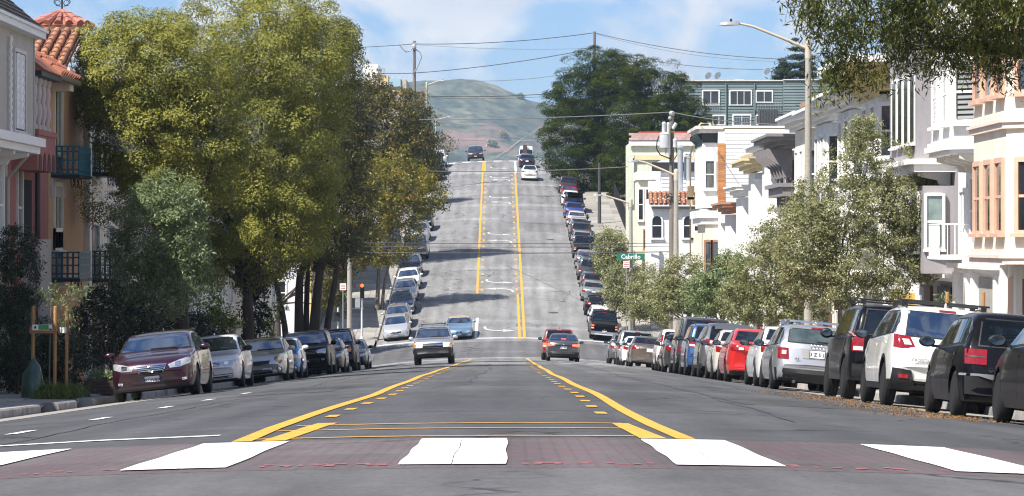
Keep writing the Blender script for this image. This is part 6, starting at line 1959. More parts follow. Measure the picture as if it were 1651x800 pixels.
q = MB(); q.box(XL, XB2 + .12, ya - .1, yb + .35, zat(126, 79), zat(118, 79)); q.build('gutter', M_GUTTER, h)
e0 = Vector((XB2 + .15, ya - .1, zat(118, 79))); 
fl = MB(); fl.box(-.11, .11, 0, .34, 0, .022); fme = fl.mesh('roof_tile', M_TILEP)
up = Vector((-.62, 0, .52)); ang = math.atan2(.52, .62)
for i in range(14):
    for j in range(5):
        p = Vector((e0.x - .23*j*.77, e0.y + .12 + i*.245, e0.z + .02 + .19*j*.77))
        o = share('roof_tile', fme, h, p - h.location); o.rotation_euler = (ang, 0, math.pi/2)
q = MB(); q.yprism([(e0.x, e0.z), (e0.x - .95, e0.z + .78), (XL - .6, e0.z)], ya - .1, yb + .3); q.build('roof', M_TILEP, h)
q = MB(); q.tube([(XL + .1, yb + .55, zat(120, 81)), (XL + .1, yb + .55, lz(81))], .07, 8); q.build('drainpipe', M_GUTTER, h)
block(h, 'door_recess', M_DARK, XL - .02, XL + .03, 79.7, 80.9, lz(80), zat(290, 80))
o = window(h, (XL, 78.9, zat(335, 79)), 1, 0, .7, 1.9, T_STONE, M_PANE)
block(h, 'entry_wall', S_STONE, XL, XL + .5, 79.3, 81.2, lz(80), zat(386, 80))
# stair-stepped white ornament + barrel tiles at the party wall
for k in range(4):
    block(h, 'stepped_ornament', T_STONE, XL - .15, XL + .15 + .1*(k % 2), 77.35, 77.75, zat(18 + k*25, 77) - .3, zat(18 + k*25, 77))
frustum_tiles(h, (XL - 2.2, 77.5, zat(25, 78)), (XL - .35, 77.5, zat(25, 78)), (0, .9, 0), .9, 5, 2, M_TILE)

# L3 orange house with barrel-tile roof and cupola
h = house('row_house', 'orange stucco house with barrel-tiled roof, cupola and turquoise balcony', XL, 87.8, lz(88), group=g_lh)
MB().box(XL, XL - 10, 84.0, 91.6, lz(88) - .8, zat(118, 87)).build('wall', S_ORANGE, h)
ew = Vector((XL - 3.0, 85.2, zat(113, 86))); ee = Vector((XL + .25, 85.2, zat(113, 86)))
frustum_tiles(h, ew, ee, (0, 3.8, 0), zat(52, 89.5) - zat(113, 86), 11, 9, M_TILE)
MB().box(XL - 6, XL + .1, 89.0, 89.6, zat(56, 89.5), zat(50, 89.5)).build('ridge', mat('ridge_clay', (.42, .21, .13), .8, var=.2), h)
MB().box(XL - 2, XL + .5, 84.6, 85.3, zat(150, 86), zat(114, 86)).build('eave_wall', S_CREAM, h)
e2a, e2b = Vector((XL + .55, 82.0, zat(124, 83))), Vector((XL + .55, 85.6, zat(124, 83)))
frustum_tiles(h, e2a, e2b, (-.9, 0, 0), .62, 9, 3, M_TILEP)
q = MB(); q.tube([e2a + Vector((.04, 0, -.05)), e2b + Vector((.04, 0, -.05))], .09, 8); q.build('gutter', mat('olive_gutter', (.16, .14, .09), .6), h)
# cupola
cx_, cy_ = at(100, 40, 92).x, 92
zc0, zc1 = zat(54, 92), zat(43, 92)
MB().box(cx_ - .6, cx_ + .6, cy_ - .6, cy_ + .6, zc0 - .6, zc1).build('cupola_wall', T_WHITE, h)
zc2 = zat(17, 92)
corners = [(-.82, -.82), (.82, -.82), (.82, .82), (-.82, .82)]
q = MB(); q.add([(cx_ + a, cy_ + b, zc1) for a, b in corners] + [(cx_, cy_, zc2)], [(0, 1, 4), (1, 2, 4), (2, 3, 4), (3, 0, 4), (3, 2, 1, 0)]); q.build('cupola_roof', M_TILEP, h)
M_TILER = mat('cupola_clay', (.33, .13, .10), .75, var=.2, vscale=5, orand=.25)
ap = Vector((cx_, cy_, zc2 + .02))
for sd_ in range(4):
    a = Vector((cx_ + corners[sd_][0], cy_ + corners[sd_][1], zc1)); b = Vector((cx_ + corners[(sd_+1) % 4][0], cy_ + corners[(sd_+1) % 4][1], zc1))
    for i in range(5):
        p = a + (b - a)*((i + .5)/5)
        for j in range(3):
            q = MB(); t0, t1 = j/3, (j + 1.1)/3
            if j == 2: t1 = .97
            p0 = p + (ap - p)*t0; p1 = p + (ap - p)*t1
            q.tube([p0 + Vector((0, 0, .03)), p1 + Vector((0, 0, .015))], [.125*(1 - t0*.75), .11*(1 - t1*.75)], 7); q.build('roof_tile', M_TILER, h, smooth=50)
q = MB(); ax_ = Vector((cx_, cy_, zc2))
q.tube([ax_, ax_ + Vector((0, 0, .75))], .03, 6)
for s_ in (-1, 1):
    q.tube([ax_ + Vector((s_*(.05 + .16*math.sin(t) + .02*t), 0, .12 + .08*t)) for t in frange(0, 4.2, .35)], .014, 5)
    q.tube([ax_ + Vector((s_*(.13 + .08*math.cos(t)), 0, .22 + .08*math.sin(t))) for t in frange(0, 5.5, .45)], .012, 5)
q.build('weather_vane', M_IRON, h)
# turquoise balconies
def balcony(par, y0, y1, py0, py1, yref, out=.75):
    z0, z1 = zat(py1, yref), zat(py0, yref)
    q = MB()
    for i in range(27):
        yy = y0 + (y1 - y0)*i/26
        q.box(XL + out - .015, XL + out + .015, yy - .035, yy + .035, z0, z1)
    for i in range(5):
        xx = XL + out*i/5 ; q.box(xx - .03, xx + .03, y0 - .012, y0 + .012, z0, z1)
    for z in (z0, z0 + .12, (z0 + z1)/2, z1 - .14, z1):
        q.box(XL + out - .02, XL + out + .03, y0, y1, z - .025, z + .025); q.box(XL, XL + out, y0 - .02, y0 + .02, z - .02, z + .02)
    q.build('balcony_rail', M_TEALRAIL, par)
    b = MB(); b.box(XL, XL + out + .05, y0 - .05, y1 + .05, z0 - .1, z0 - .02)
    for i in range(3):
        c = y0 + (y1 - y0)*(i + .5)/3
        b.tube([(XL + out*.7, c + .28*math.cos(t), z0 - .22 + .14*math.sin(t)) for t in frange(0, 6.0, .5)], .016, 5)
    b.build('balcony_floor', M_IRON, par)
balcony(h, 84.5, 86.8, 238, 282, 85.5); balcony(h, 84.5, 86.8, 407, 448, 85.5)
for (y, pyc, hh) in ((85.6, 190, 1.9), (85.6, 350, 1.7), (85.6, 415, 1.4)):
    window(h, (XL, y, zat(pyc, 85.6)), 1, 0, 1.3, hh, S_CREAM, M_PANE, mull=1, bar=False)
block(h, 'pilaster', T_WHITE, XL - .05, XL + .16, 91.1, 91.6, lz(91), zat(120, 91))
block(h, 'stone_panel', S_STONE, XL, XL + .05, 84.3, 87.0, zat(318, 85.5), zat(288, 85.5))
# L4 and on: mostly behind the big trees
def left_std(label, y0, y1, ztop, m, balc=False, far=False):
    ym = (y0 + y1)/2
    h = house('row_house', label, XL, ym, lz(ym), group=g_lh)
    MB().box(XL, XL - 10, y0 + .03, y1, lz(ym) - .8, ztop).build('wall', m, h)
    cornice(h, -1, XL, y0 + .1, y1 - .1, ztop, [(.15, .12), (.4, .2)], T_WHITE)
    for zc in (lz(ym) + 4.0, lz(ym) + 7.0):
        for yy in (y0 + 1.7, y1 - 2.2): window(h, (XL, yy, zc), 1, 0, 1.2, 1.6, T_WHITE, M_PANE, mull=1)
    block(h, 'garage_door', M_WOOD, XL - .02, XL + .06, y0 + 1, y0 + 3.6, lz(ym), lz(ym) + 2.3)
    block(h, 'door', T_BROWN, XL - .02, XL + .06, y1 - 2.4, y1 - 1.3, lz(ym), lz(ym) + 2.2)
    if balc:
        balcony(h, y0 + .6, y0 + 3.2, 240, 282, ym); balcony(h, y0 + .6, y0 + 3.2, 405, 448, ym)
        block(h, 'red_frame', mat('red_frame', (.22, .05, .03), .6), XL, XL + .08, y0 + .2, y0 + .7, lz(ym), zat(310, ym))
    return h
left_std('cream house with turquoise balconies seen between tree leaves', 91.7, 99.2, zat(150, 95), S_CREAM, True)
left_std('cream house hidden behind the big round tree', 99.3, 108.5, zat(170, 104), S_CREAM)
left_std('grey stone house behind the big tree trunk', 108.6, 118, zat(190, 113), S_STONE)
left_std('white house behind the trees with a garage', 118.1, 127.5, zat(200, 123), S_WHITE)
left_std('yellow house behind the clustered trunks', 127.6, 137, zat(210, 132), S_LEMON)
left_std('cream house behind the clustered trunks', 137.1, 148, zat(220, 143), S_CREAM)
left_std('pale corner house with a framed picture window by the crossing', 148.1, 166, zat(250, 157), S_CREAM)
# hill, left
XHL = -13.6
def hill_left(label, y0, y1, hgt, m):
    ym = (y0 + y1)/2
    h = house('hill_house', label, XHL, ym, lz(ym), group='houses on the left side of the hill block')
    MB().box(XHL, XHL - 11, y0, y1 - .2, lz(y0) - .8, lz(ym) + hgt).build('wall', m, h)
    cornice(h, -1, XHL, y0, y1 - .2, lz(ym) + hgt, [(.15, .12), (.45, .2)], T_WHITE)
    for zc in (lz(ym) + 1.9, lz(ym) + 4.9):
        for yy in (y0 + 2, y1 - 2.5): window(h, (XHL, yy, zc), 1, 0, 1.2, 1.5, T_WHITE, M_PANE)
        for xx in (XHL - 1.8, XHL - 4.5): window(h, (xx, y0, zc), 0, -1, 1.1, 1.5, T_WHITE, M_PANE)
    return h
hill_left('white corner building with a yellow pier across the side street', 205, 222, 6.6, S_WHITE)
MB().box(XHL + .05, XHL + .45, 205.2, 205.8, lz(205), zat(400, 205)).build('pier', S_YELLOW, None).name = 'gate_pier'
tag(bpy.data.objects['gate_pier'], 'yellow painted pier at the corner across the side street', 'pier')
hill_left('stone-coloured house on the hill behind the yellowing tree', 226, 246, 6.6, S_STONE)
hill_left('cream house on the hill behind the yellowing tree', 250, 275, 6.6, S_CREAM)
h = house('flat_block', 'pale modern block with a stair tower rising above the left trees', -16, 366, lz(366), cat='building')
D = 362; XX = lambda px: (px - 822)*D/5000
MB().box(XX(585), XX(655), D, D + 16, lz(D) - 1, zat(128, D)).build('wall', S_STONE, h)
MB().box(XX(586), XX(610), D - .2, D + 8, zat(140, D), zat(104, D)).build('stair_tower', S_WHITE, h)
MB().box(XX(612), XX(626), D - .3, D + 6, zat(140, D), zat(122, D)).build('tan_panel', mat('stucco_tan', (.62, .47, .27), .85), h)
MB().box(XX(626), XX(646), D - .2, D + 6, zat(140, D), zat(127, D)).build('glass_screen', mat('pale_glass', (.30, .45, .52), .1, coat=1), h)
q = MB()
for px in (611, 615, 619): q.box(XX(px), XX(px + 1.2), D - .5, D - .3, zat(122, D), zat(112, D))
q.box(XX(607), XX(621), D - .6, D - .2, zat(112, D), zat(110.5, D)); q.build('pergola', M_PIPE, h)
h = house('flat_block', 'dark corner building at the crest left of the green light', -12, 385, lz(385), cat='building')
D = 388; XX = lambda px: (px - 822)*D/5000
MB().box(XX(645), XX(683), D - 10, D, lz(D) - 2, zat(155, D)).build('wall', S_STONE, h)
MB().box(XX(645), XX(685), D - 10.3, D, zat(155, D), zat(151, D)).build('cornice', T_GREYV, h)
for py in (168, 190):
    window(h, (XX(683), D - 3, zat(py, D)), 1, 0, 1.2, 1.3, T_STONE, M_PANE)
    window(h, (XX(676), D - 10, zat(py, D)), 0, -1, .5, 1.3, T_STONE, M_PANE)
MB().box(XX(683), XX(687), D - 9.5, D - 6, zat(225, D), zat(186, D)).build('dark_bay', M_IRON, h)
# iron fence along the hill's right pavement
fr = empty('iron_fence', (10.2, 262, rz(262))); tag(fr, 'black iron railing along the upper right pavement of the hill', 'fence')
pk = MB(); pk.box(-.015, .015, -.015, .015, 0, 1.9); pme = pk.mesh('picket', M_IRON)
for i in range(120):
    y = 262 + i*.36; x = axis(y) + 11.0
    share('picket', pme, fr, (x - fr.location.x, y - fr.location.y, rz(y) - .05 - fr.location.z))
for hh in (.25, 1.75):
    q = MB(); q.tube([(axis(y) + 11.0, y, rz(y) + hh) for y in frange(262, 305, 8)], .03, 5); q.build('rail', M_IRON, fr)
wl = MB(); wl.add([(axis(y) + 11.2 + dx, y, rz(y) + dz) for y in (205, 305) for dx, dz in ((0, -.4), (0, .5), (.25, .5), (.25, -.4))], [(0, 1, 5, 4), (1, 2, 6, 5), (2, 3, 7, 6), (0, 3, 2, 1), (4, 5, 6, 7)])
o = wl.build('garden_wall', S_STONE, None, loc=(10.4, 255, rz(255))); tag(o, 'low pale wall along the inner edge of the hill pavement', 'wall')
# ------------------------------------------------------------------ vegetation
L_FICUS = leaf_mat('leaves_ficus', [(0.085, 0.098, 0.018), (0.165, 0.175, 0.028), (0.27, 0.26, 0.042), (0.23, 0.228, 0.040)], .15, .6)
L_DARK = leaf_mat('leaves_dark', [(0.022, 0.028, 0.008), (0.06, 0.06, 0.012), (0.10, 0.085, 0.015)], .2)
L_OLIVE = leaf_mat('leaves_olive', [(0.08, 0.115, 0.05), (0.17, 0.215, 0.095), (0.30, 0.34, 0.19)], .22, .45)
L_AUT = leaf_mat('leaves_autumn', [(0.035, 0.04, 0.008), (0.085, 0.08, 0.014), (0.14, 0.12, 0.022), (0.20, 0.125, 0.035)], .25)
L_AUTY = leaf_mat('leaves_yellowing', [(0.05, 0.055, 0.01), (0.13, 0.125, 0.018), (0.27, 0.225, 0.03), (0.24, 0.14, 0.04)], .3)
L_PINE = leaf_mat('needles_pine', [(0.008, 0.015, 0.002), (0.026, 0.042, 0.004), (0.085, 0.10, 0.010)], .05, .8)
L_PINE.node_tree.nodes['Principled BSDF'].inputs['Specular IOR Level'].default_value = 0.03
L_RIGHT = leaf_mat('leaves_street_tree', [(0.075, 0.086, 0.036), (0.175, 0.185, 0.085), (0.30, 0.30, 0.155), (0.40, 0.39, 0.24)], .25)
L_OVER = leaf_mat('leaves_willowy', [(0.025, 0.035, 0.007), (0.075, 0.088, 0.017), (0.19, 0.195, 0.04)], .25)
L_BUSH = leaf_mat('leaves_bush', [(0.010, 0.016, 0.006), (0.022, 0.032, 0.010), (0.05, 0.06, 0.018)], .12)
L_CONIF = leaf_mat('leaves_conifer', [(0.012, 0.022, 0.012), (0.025, 0.042, 0.018), (0.05, 0.075, 0.03)], .1)
L_FRESH = leaf_mat('leaves_fresh', [(0.06, 0.09, 0.015), (0.14, 0.18, 0.03), (0.25, 0.26, 0.05)], .35)
L_GRASS = leaf_mat('grass_blades', [(0.05, 0.09, 0.015), (0.10, 0.16, 0.03), (0.20, 0.22, 0.06)], .3)
M_BARK = mat('bark', (0.055, 0.042, 0.034), 0.95, var=0.4, vscale=5, stretch=(1, 1, .15), bump=0.8, bscale=14)
M_BARKG = mat('grey_bark', (0.16, 0.14, 0.11), 0.95, var=0.3, vscale=6, stretch=(1, 1, .2), bump=0.5, bscale=16)

def leaves(name, m, parent, blobs, nclump, nleaf, leaf, clump, asp=.45, shell=.6, droop=0.0, up=.35, off=(0, 0, 0), flat=.75, bite=.25, cut=None, puff=False):
    """leaf faces in clumps spread through ellipsoids (cx, cy, cz, rx, ry, rz); one mesh"""
    B = np.array(blobs, float)
    wt = (B[:, 3]*B[:, 5] + B[:, 3]*B[:, 4] + B[:, 4]*B[:, 5]); wt /= wt.sum()
    ids = rng.choice(len(B), nclump, p=wt)
    d = rng.normal(size=(nclump, 3)); d /= np.linalg.norm(d, axis=1)[:, None]
    r = shell + (1 - shell)*rng.random(nclump)**.6
    r *= 1 + bite*(np.sin(d[:, 0]*5 + ids) * np.sin(d[:, 2]*6 + ids*2.1) * np.sin(d[:, 1]*5.3 + ids*.7))
    c = B[ids, :3] + d*r[:, None]*B[ids, 3:]
    if cut is not None:
        k = cut(c); c = c[k]; d = d[k]; nclump = len(c)
    # drop clumps buried deep inside another blob
    N = nclump*nleaf
    cc = np.repeat(c, nleaf, 0); dd = np.repeat(d, nleaf, 0)
    o = rng.normal(size=(N, 3))
    rr = clump*(.6 + .8*np.repeat(rng.random(nclump), nleaf))
    p = cc + o*np.array([1, 1, flat])*rr[:, None]*.55
    if puff:     # leaves lie on the outside of rounded tufts
        u = rng.normal(size=(N, 3)) + dd*.55 + np.array([0, 0, .45]); u /= np.linalg.norm(u, axis=1)[:, None]
        p = cc + u*np.array([1, 1, flat])*(rr*(.72 + .38*rng.random(N)))[:, None]
        dd = u
    if droop: p[:, 2] -= droop*rng.random(N)*clump
    nrm = rng.normal(size=(N, 3))*(.30 if puff else .8) + dd*(.8 if puff else .55) + np.array([0, 0, up]); nrm /= np.linalg.norm(nrm, axis=1)[:, None]
    t = rng.normal(size=(N, 3)); t[:, 2] -= droop*1.5
    t -= nrm*(t*nrm).sum(1)[:, None]; t /= np.linalg.norm(t, axis=1)[:, None] + 1e-9
    b = np.cross(nrm, t)
    s = leaf*(.65 + .7*rng.random(N))
    t = t*s[:, None]*.5; b = b*(s*asp)[:, None]*.5
    # a leaf folded a little along its midrib
    fold = nrm*(s*asp*.12)[:, None]
    V = np.empty((N, 4, 3)); V[:, 0] = p - t; V[:, 1] = p + b + fold; V[:, 2] = p + t; V[:, 3] = p - b + fold
    V = V.reshape(-1, 3) - np.array(off)
    me = bpy.data.meshes.new(name)
    me.vertices.add(4*N); me.vertices.foreach_set('co', V.ravel().astype(np.float32))
    me.loops.add(4*N); me.loops.foreach_set('vertex_index', np.arange(4*N, dtype=np.int32))
    me.polygons.add(N); me.polygons.foreach_set('loop_start', np.arange(0, 4*N, 4, dtype=np.int32)); me.polygons.foreach_set('loop_total', np.full(N, 4, np.int32))
    a = me.attributes.new('tone', 'FLOAT', 'POINT')
    tone = np.clip(.5 + .17*np.repeat(rng.normal(size=nclump), nleaf) + .13*rng.normal(size=N), 0, 1)
    a.data.foreach_set('value', np.repeat(tone, 4).astype(np.float32))
    me.materials.append(m); me.update()
    o = bpy.data.objects.new(name, me); COL.objects.link(o)
    if parent: o.parent = parent
    return o, c

def tree(name, label, base, trunk, blobs, m, nclump, nleaf, leaf, clump, bark=None, limbs=10, cat='tree', group=None, lean=(0, 0), trunks=None, **kw):
    """trunk = (radius, fork height); blobs in world coordinates"""
    base = Vector(base)
    r = empty(name, base); tag(r, label, cat, group)
    bark = bark or M_BARK
    o, c = leaves('crown', m, r, blobs, nclump, nleaf, leaf, clump, off=tuple(base), **kw)
    cen = np.array(blobs)[:, :3].mean(0)
    for ti, (dx, dy, rad, hh, lx, ly) in enumerate(trunks or [(0, 0, trunk[0], trunk[1], lean[0], lean[1])]):
        q = MB()
        pts = []
        for i in range(7):
            t = i/6
            pts.append((dx + lx*t*t + .04*hh*math.sin(t*5 + ti)*t*.3, dy + ly*t*t, -.1 + (hh + .1)*t))
        q.tube(pts, [rad*(1.35 if i == 0 else 1.0 - .35*i/6) for i in range(7)], 9)
        q.local('trunk', bark, r, smooth=60)
        tip = Vector(pts[-1])
        for k in range(max(1, limbs//len(trunks or [1]))):
            e = Vector(c[int(rng.integers(len(c)))]) - base
            if e.z < tip.z*.8: e.z = tip.z + abs(e.z - tip.z)*.3
            e = tip + (e - tip)*.86
            q = MB(); L = []
            for i in range(6):
                t = i/5; p = tip*(1 - t) + e*t; p.z += .10*(e - tip).length*math.sin(math.pi*t)*.6; p.x += .05*(e - tip).length*math.sin(t*6 + k); L.append(p)
            q.tube(L, [rad*.42*(1 - .85*i/5) + .008 for i in range(6)], 6)
            q.local('limb', bark, r, smooth=60)
    return r

def blob(px, py, D, rpx, rpy, rd=None, dy=0):
    c = at(px, py, D); k = D/5000
    return (c.x, c.y + dy, c.z, rpx*k, rd if rd else rpx*k, rpy*k)
gl_ = 'street trees on the left pavement'
gr_ = 'street trees on the right pavement'
# big round ficus
D = 89
tree('street_tree', 'yellow-green round-crowned tree beside the orange house, left one of two merging crowns', (at(292, 500, D).x, D, lz(D)), (.26, 3.4),
     [blob(225, 120, D, 95, 88, 2.2), blob(182, 110, D, 52, 62, 1.5), blob(290, 110, D, 80, 85, 2.2), blob(164, 165, D, 30, 42, 1.0), blob(250, 215, D, 88, 85, 2.2), blob(228, 252, D, 44, 42, 1.3), blob(320, 215, D, 70, 90, 2), blob(280, 305, D, 80, 60, 1.9), blob(170, 330, D, 24, 22, .6)],
     L_FICUS, 720, 270, .062, .40, limbs=12, group=gl_, up=.3, shell=.88, asp=.6, puff=True, flat=.8)
D = 110
tree('street_tree', 'huge yellow-green round-crowned tree with a thick dark trunk, right one of two merging crowns', (at(400, 500, D).x, D, lz(D)), (.26, 3.2),
     [blob(360, 95, D, 110, 88, 3), blob(450, 100, D, 100, 96, 3), blob(370, 235, D, 130, 115, 3.4), blob(455, 230, D, 95, 130, 3), blob(350, 345, D, 100, 75, 3), blob(435, 350, D, 100, 85, 3), blob(500, 150, D + 2, 62, 110, 2.4), blob(520, 60, D + 2, 40, 50, 2), blob(390, 410, D, 90, 45, 2.6), blob(310, 405, D, 60, 45, 2.2), blob(440, 45, D, 60, 45, 2.2)],
     L_FICUS, 1050, 270, .072, .48, limbs=14, group=gl_, up=.3, shell=.88, asp=.6, puff=True, flat=.8)
# darker ficus group behind it
D = 141
tree('street_tree', 'dark tall tree on a cluster of thick trunks beyond the round one', (at(490, 500, D).x, D, lz(D)), None,
     [blob(520, 130, D, 62, 95, 2.4), blob(500, 250, D, 80, 110, 3), blob(555, 205, D, 42, 105, 2), blob(470, 330, D, 70, 90, 3), blob(540, 335, D, 55, 90, 2.4), blob(500, 390, D, 75, 40, 2.6), blob(548, 75, D + 1, 26, 38, 1.4)],
     L_DARK, 1000, 130, .10, .5, limbs=15, group=gl_, trunks=[(-.75, -.3, .17, 4.2, -.5, 0), (-.25, 0, .26, 4.6, .1, .3), (.1, .4, .17, 4.5, .0, .6), (.45, 0, .28, 4.8, .25, 0), (.95, .1, .19, 4.6, .55, -.2)], shell=.78, puff=True)
# autumn trees on the hill
D = 218
tree('street_tree', 'yellow-brown leafy tree leaning over the cars at the foot of the hill', (at(608, 480, D).x, D, lz(D)), None,
     [blob(625, 300, D, 62, 62, 2.6), blob(585, 330, D, 55, 70, 2.6), blob(660, 320, D, 42, 58, 2.2), blob(690, 315, D, 34, 34, 1.6), blob(610, 390, D, 70, 45, 2.6), blob(560, 390, D, 45, 60, 2.4)],
     L_AUTY, 760, 40, .19, .42, limbs=16, group=gl_, trunks=[(0, 0, .17, 3.2, .2, 0), (.35, .2, .13, 3.2, .5, 0)], shell=.5, bark=M_BARKG)
D = 246
tree('street_tree', 'brown-green tree filling the view below the modern block', (at(625, 420, D).x, D, lz(D)), (.3, 3.5),
     [blob(620, 210, D, 75, 75, 3), blob(590, 170, D, 42, 48, 2.2), blob(655, 190, D, 42, 52, 2.2), blob(675, 240, D, 38, 60, 2.2), blob(585, 260, D, 60, 70, 2.6), blob(640, 290, D, 60, 60, 2.6), blob(600, 135, D, 18, 20, 1)],
     L_AUT, 1250, 40, .20, .45, limbs=12, group=gl_, shell=.62)
D = 296
tree('street_tree', 'dark tree at the upper left kerb just below the crest', (at(680, 330, D).x, D, lz(D)), (.2, 3),
     [blob(672, 250, D, 34, 48, 2), blob(690, 275, D, 26, 32, 1.6), blob(655, 230, D, 25, 45, 1.6)], L_DARK, 420, 36, .22, .5, limbs=8, group=gl_)
tree('street_tree', 'shadowed tree between the yellow-brown tree and the crossing pole', (at(545, 470, 192).x - 4, 196, lz(203)), (.18, 2.4),
     [blob(540, 450, 196, 22, 55, 1.2), blob(520, 440, 196, 22, 60, 1.2), blob(555, 425, 196, 20, 30, 1)], L_AUT, 260, 36, .16, .35, limbs=6, group=gl_)
# bare-branched shrub at the crest
tree('bare_tree', 'small bare twiggy tree by the white car at the crest', at(722, 262, 352), (.08, 1.2), [blob(722, 236, 352, 22, 16, 1.2)], L_AUT, 60, 6, .18, .3, limbs=22, bark=M_BARKG)
# olive-like small tree on the left
D = 82.5
tree('street_tree', 'small grey-green tree with fine leaves behind the burgundy sedan', (at(240, 520, D).x, D, lz(D)), (.07, 1.6),
     [blob(250, 385, D, 80, 85, 1.3), blob(215, 430, D, 52, 75, 1.1), blob(300, 430, D, 46, 70, 1.1), blob(265, 320, D, 48, 46, .9), blob(295, 350, D, 40, 55, .9), blob(250, 480, D, 62, 35, 1)],
     L_OLIVE, 800, 42, .10, .2, limbs=14, asp=.32, group=gl_, shell=.5, bark=M_BARKG)
# right-hand pines
D = 310
tree('pine_tree', 'broad dark pine spreading over the right side of the hill', (at(965, 330, D).x, D, rz(D)), (.4, 5),
     [blob(965, 105, D, 38, 26, 2.2), blob(950, 150, D, 62, 42, 3), blob(925, 200, D, 52, 42, 3), blob(985, 190, D, 75, 60, 3.4), blob(920, 250, D, 45, 30, 2.6), blob(990, 250, D, 70, 45, 3.2), blob(940, 285, D, 40, 18, 2.4), blob(1000, 130, D, 40, 40, 2.2), blob(990, 300, D, 45, 16, 2)],
     L_PINE, 1000, 190, .22, .80, limbs=14, asp=.22, group=gr_, shell=.7, up=.4, flat=.55, bite=.5, puff=True)
D = 300
tree('pine_tree', 'second dark pine, rounder, in front of the blue-green building', (at(1060, 300, D).x, D, rz(D)), (.38, 4),
     [blob(1050, 150, D, 55, 45, 2.8), blob(1085, 190, D, 55, 55, 3), blob(1040, 220, D, 62, 60, 3.2), blob(1095, 240, D, 45, 55, 2.8), blob(1020, 270, D, 45, 45, 2.6), blob(1030, 120, D, 25, 22, 1.6), blob(1110, 215, D, 30, 40, 2)],
     L_PINE, 820, 190, .22, .80, limbs=12, asp=.22, group=gr_, shell=.7, up=.4, flat=.55, bite=.5, puff=True)
# distant conifer behind the apartment building
D = 372
b_ = []
for px, base_, top_, w in ((1283, 132, 66, 22), (1262, 132, 96, 18), (1301, 132, 82, 18)):
    for i in range(6):
        t = i/5; b_.append(blob(px, base_ + (top_ - base_)*t, D, w*(1 - .9*t) + 1.5, 3.2, None))
tree('conifer', 'feathery dark conifer rising behind the blue-green roof', (at(1283, 150, D).x, D, 9.0), (.2, 9), b_, L_CONIF, 520, 26, .5, .45, limbs=4, asp=.2, flat=.3, shell=.4)
# right-hand street trees
def rtree(label, px, D, blobs, n, m=L_RIGHT, tr=(.08, 1.9), nl=52, leaf=.105, cl=.24, **k):
    tree('street_tree', label, (8.75 if D < 190 else axis(D) + 8.9, D, rz(D)), tr, blobs, m, n, nl, leaf, cl, limbs=12, group=gr_, bark=M_BARKG, asp=.38, shell=k.pop('shell', .45), **k)
D = 82
rtree('tall airy street tree in front of the grey and yellow houses', 1345, D,
      [blob(1395, 262, D, 52, 70, .9), blob(1345, 330, D, 75, 60, 1.1), blob(1420, 350, D, 62, 62, 1), blob(1300, 400, D, 62, 60, 1), blob(1375, 420, D, 80, 55, 1.1), blob(1455, 330, D, 42, 50, .8), blob(1462, 400, D, 36, 40, .7), blob(1395, 210, D, 22, 30, .5), blob(1330, 465, D, 75, 35, 1), blob(1490, 300, D, 22, 20, .5), blob(1478, 430, D, 28, 30, .5), blob(1492, 365, D, 28, 40, .6), blob(1470, 250, D, 22, 22, .5), blob(1500, 420, D, 16, 18, .4), blob(1440, 460, D, 36, 30, .7)], 1300, leaf=.08, cl=.16)
D = 104
rtree('leafy street tree left of the tall airy one, above the red sedan', 1250, D,
      [blob(1270, 390, D, 55, 60, 1.1), blob(1235, 440, D, 60, 55, 1.2), blob(1290, 460, D, 60, 50, 1.2), blob(1200, 480, D, 45, 38, 1), blob(1262, 500, D, 70, 25, 1.2), blob(1300, 330, D, 30, 40, .7)], 720, leaf=.095, cl=.2)
D = 128
rtree('street tree above the blue utility car', 1160, D, m=L_OLIVE, blobs=[blob(1165, 460, D, 48, 48, 1.2), blob(1195, 490, D, 42, 34, 1.1), blob(1135, 480, D, 36, 34, 1), blob(1180, 430, D, 28, 28, .8)], n=440, leaf=.115, cl=.24)
D = 150
rtree('street tree between the tall off-road car and the cream corner house', 1105, D, [blob(1100, 455, D, 44, 44, 1.3), blob(1075, 480, D, 36, 38, 1.1), blob(1128, 480, D, 34, 36, 1.1)], 390, leaf=.125, cl=.26)
D = 172
rtree('street tree nearest the street name sign, near side of the crossing', 1052, D, [blob(1045, 470, D, 36, 42, 1.2), blob(1065, 490, D, 32, 36, 1.1), blob(1030, 485, D, 24, 32, 1)], 300, leaf=.135, cl=.28)
D = 206
rtree('small dense street tree on the far corner beside the black pickup', 1008, D, [blob(1008, 455, D, 34, 36, 1.4), blob(992, 470, D, 20, 34, 1.1), blob(1022, 485, D, 26, 32, 1.2)], 330, leaf=.16, cl=.32, tr=(.12, 2.0))
D = 228
rtree('rounded street tree higher up the hill on the right', 985, D, [blob(984, 395, D, 28, 30, 1.4), blob(978, 420, D, 22, 34, 1.3), blob(1000, 425, D, 20, 26, 1.1)], 290, leaf=.17, cl=.34, tr=(.12, 1.8))
# overhanging near tree, trunk out of frame to the right
D = 40
bl = [blob(1430, 20, D, 95, 62, 1.1), blob(1345, 20, D, 60, 42, .8), blob(1375, 90, D, 48, 42, .7), blob(1520, 10, D, 110, 70, 1.2), blob(1600, 15, D, 90, 75, 1.3), blob(1480, 75, D, 60, 40, .8), blob(1560, 85, D, 55, 34, .7), blob(1700, -40, D, 160, 120, 1.8), blob(1500, -90, D, 200, 90, 2), blob(1310, -15, D, 42, 36, .6), blob(1345, 125, D, 26, 20, .4), blob(1620, 90, D, 40, 30, .5)]
tree('street_tree', 'near tree hanging drooping narrow leaves into the top right corner', (8.9, D, rz(D)), (.2, 4.2), bl, L_OVER, 900, 46, .095, .2, asp=.2, droop=1.0, limbs=12, group=gr_, shell=.35, lean=(-.4, 0), up=.0)

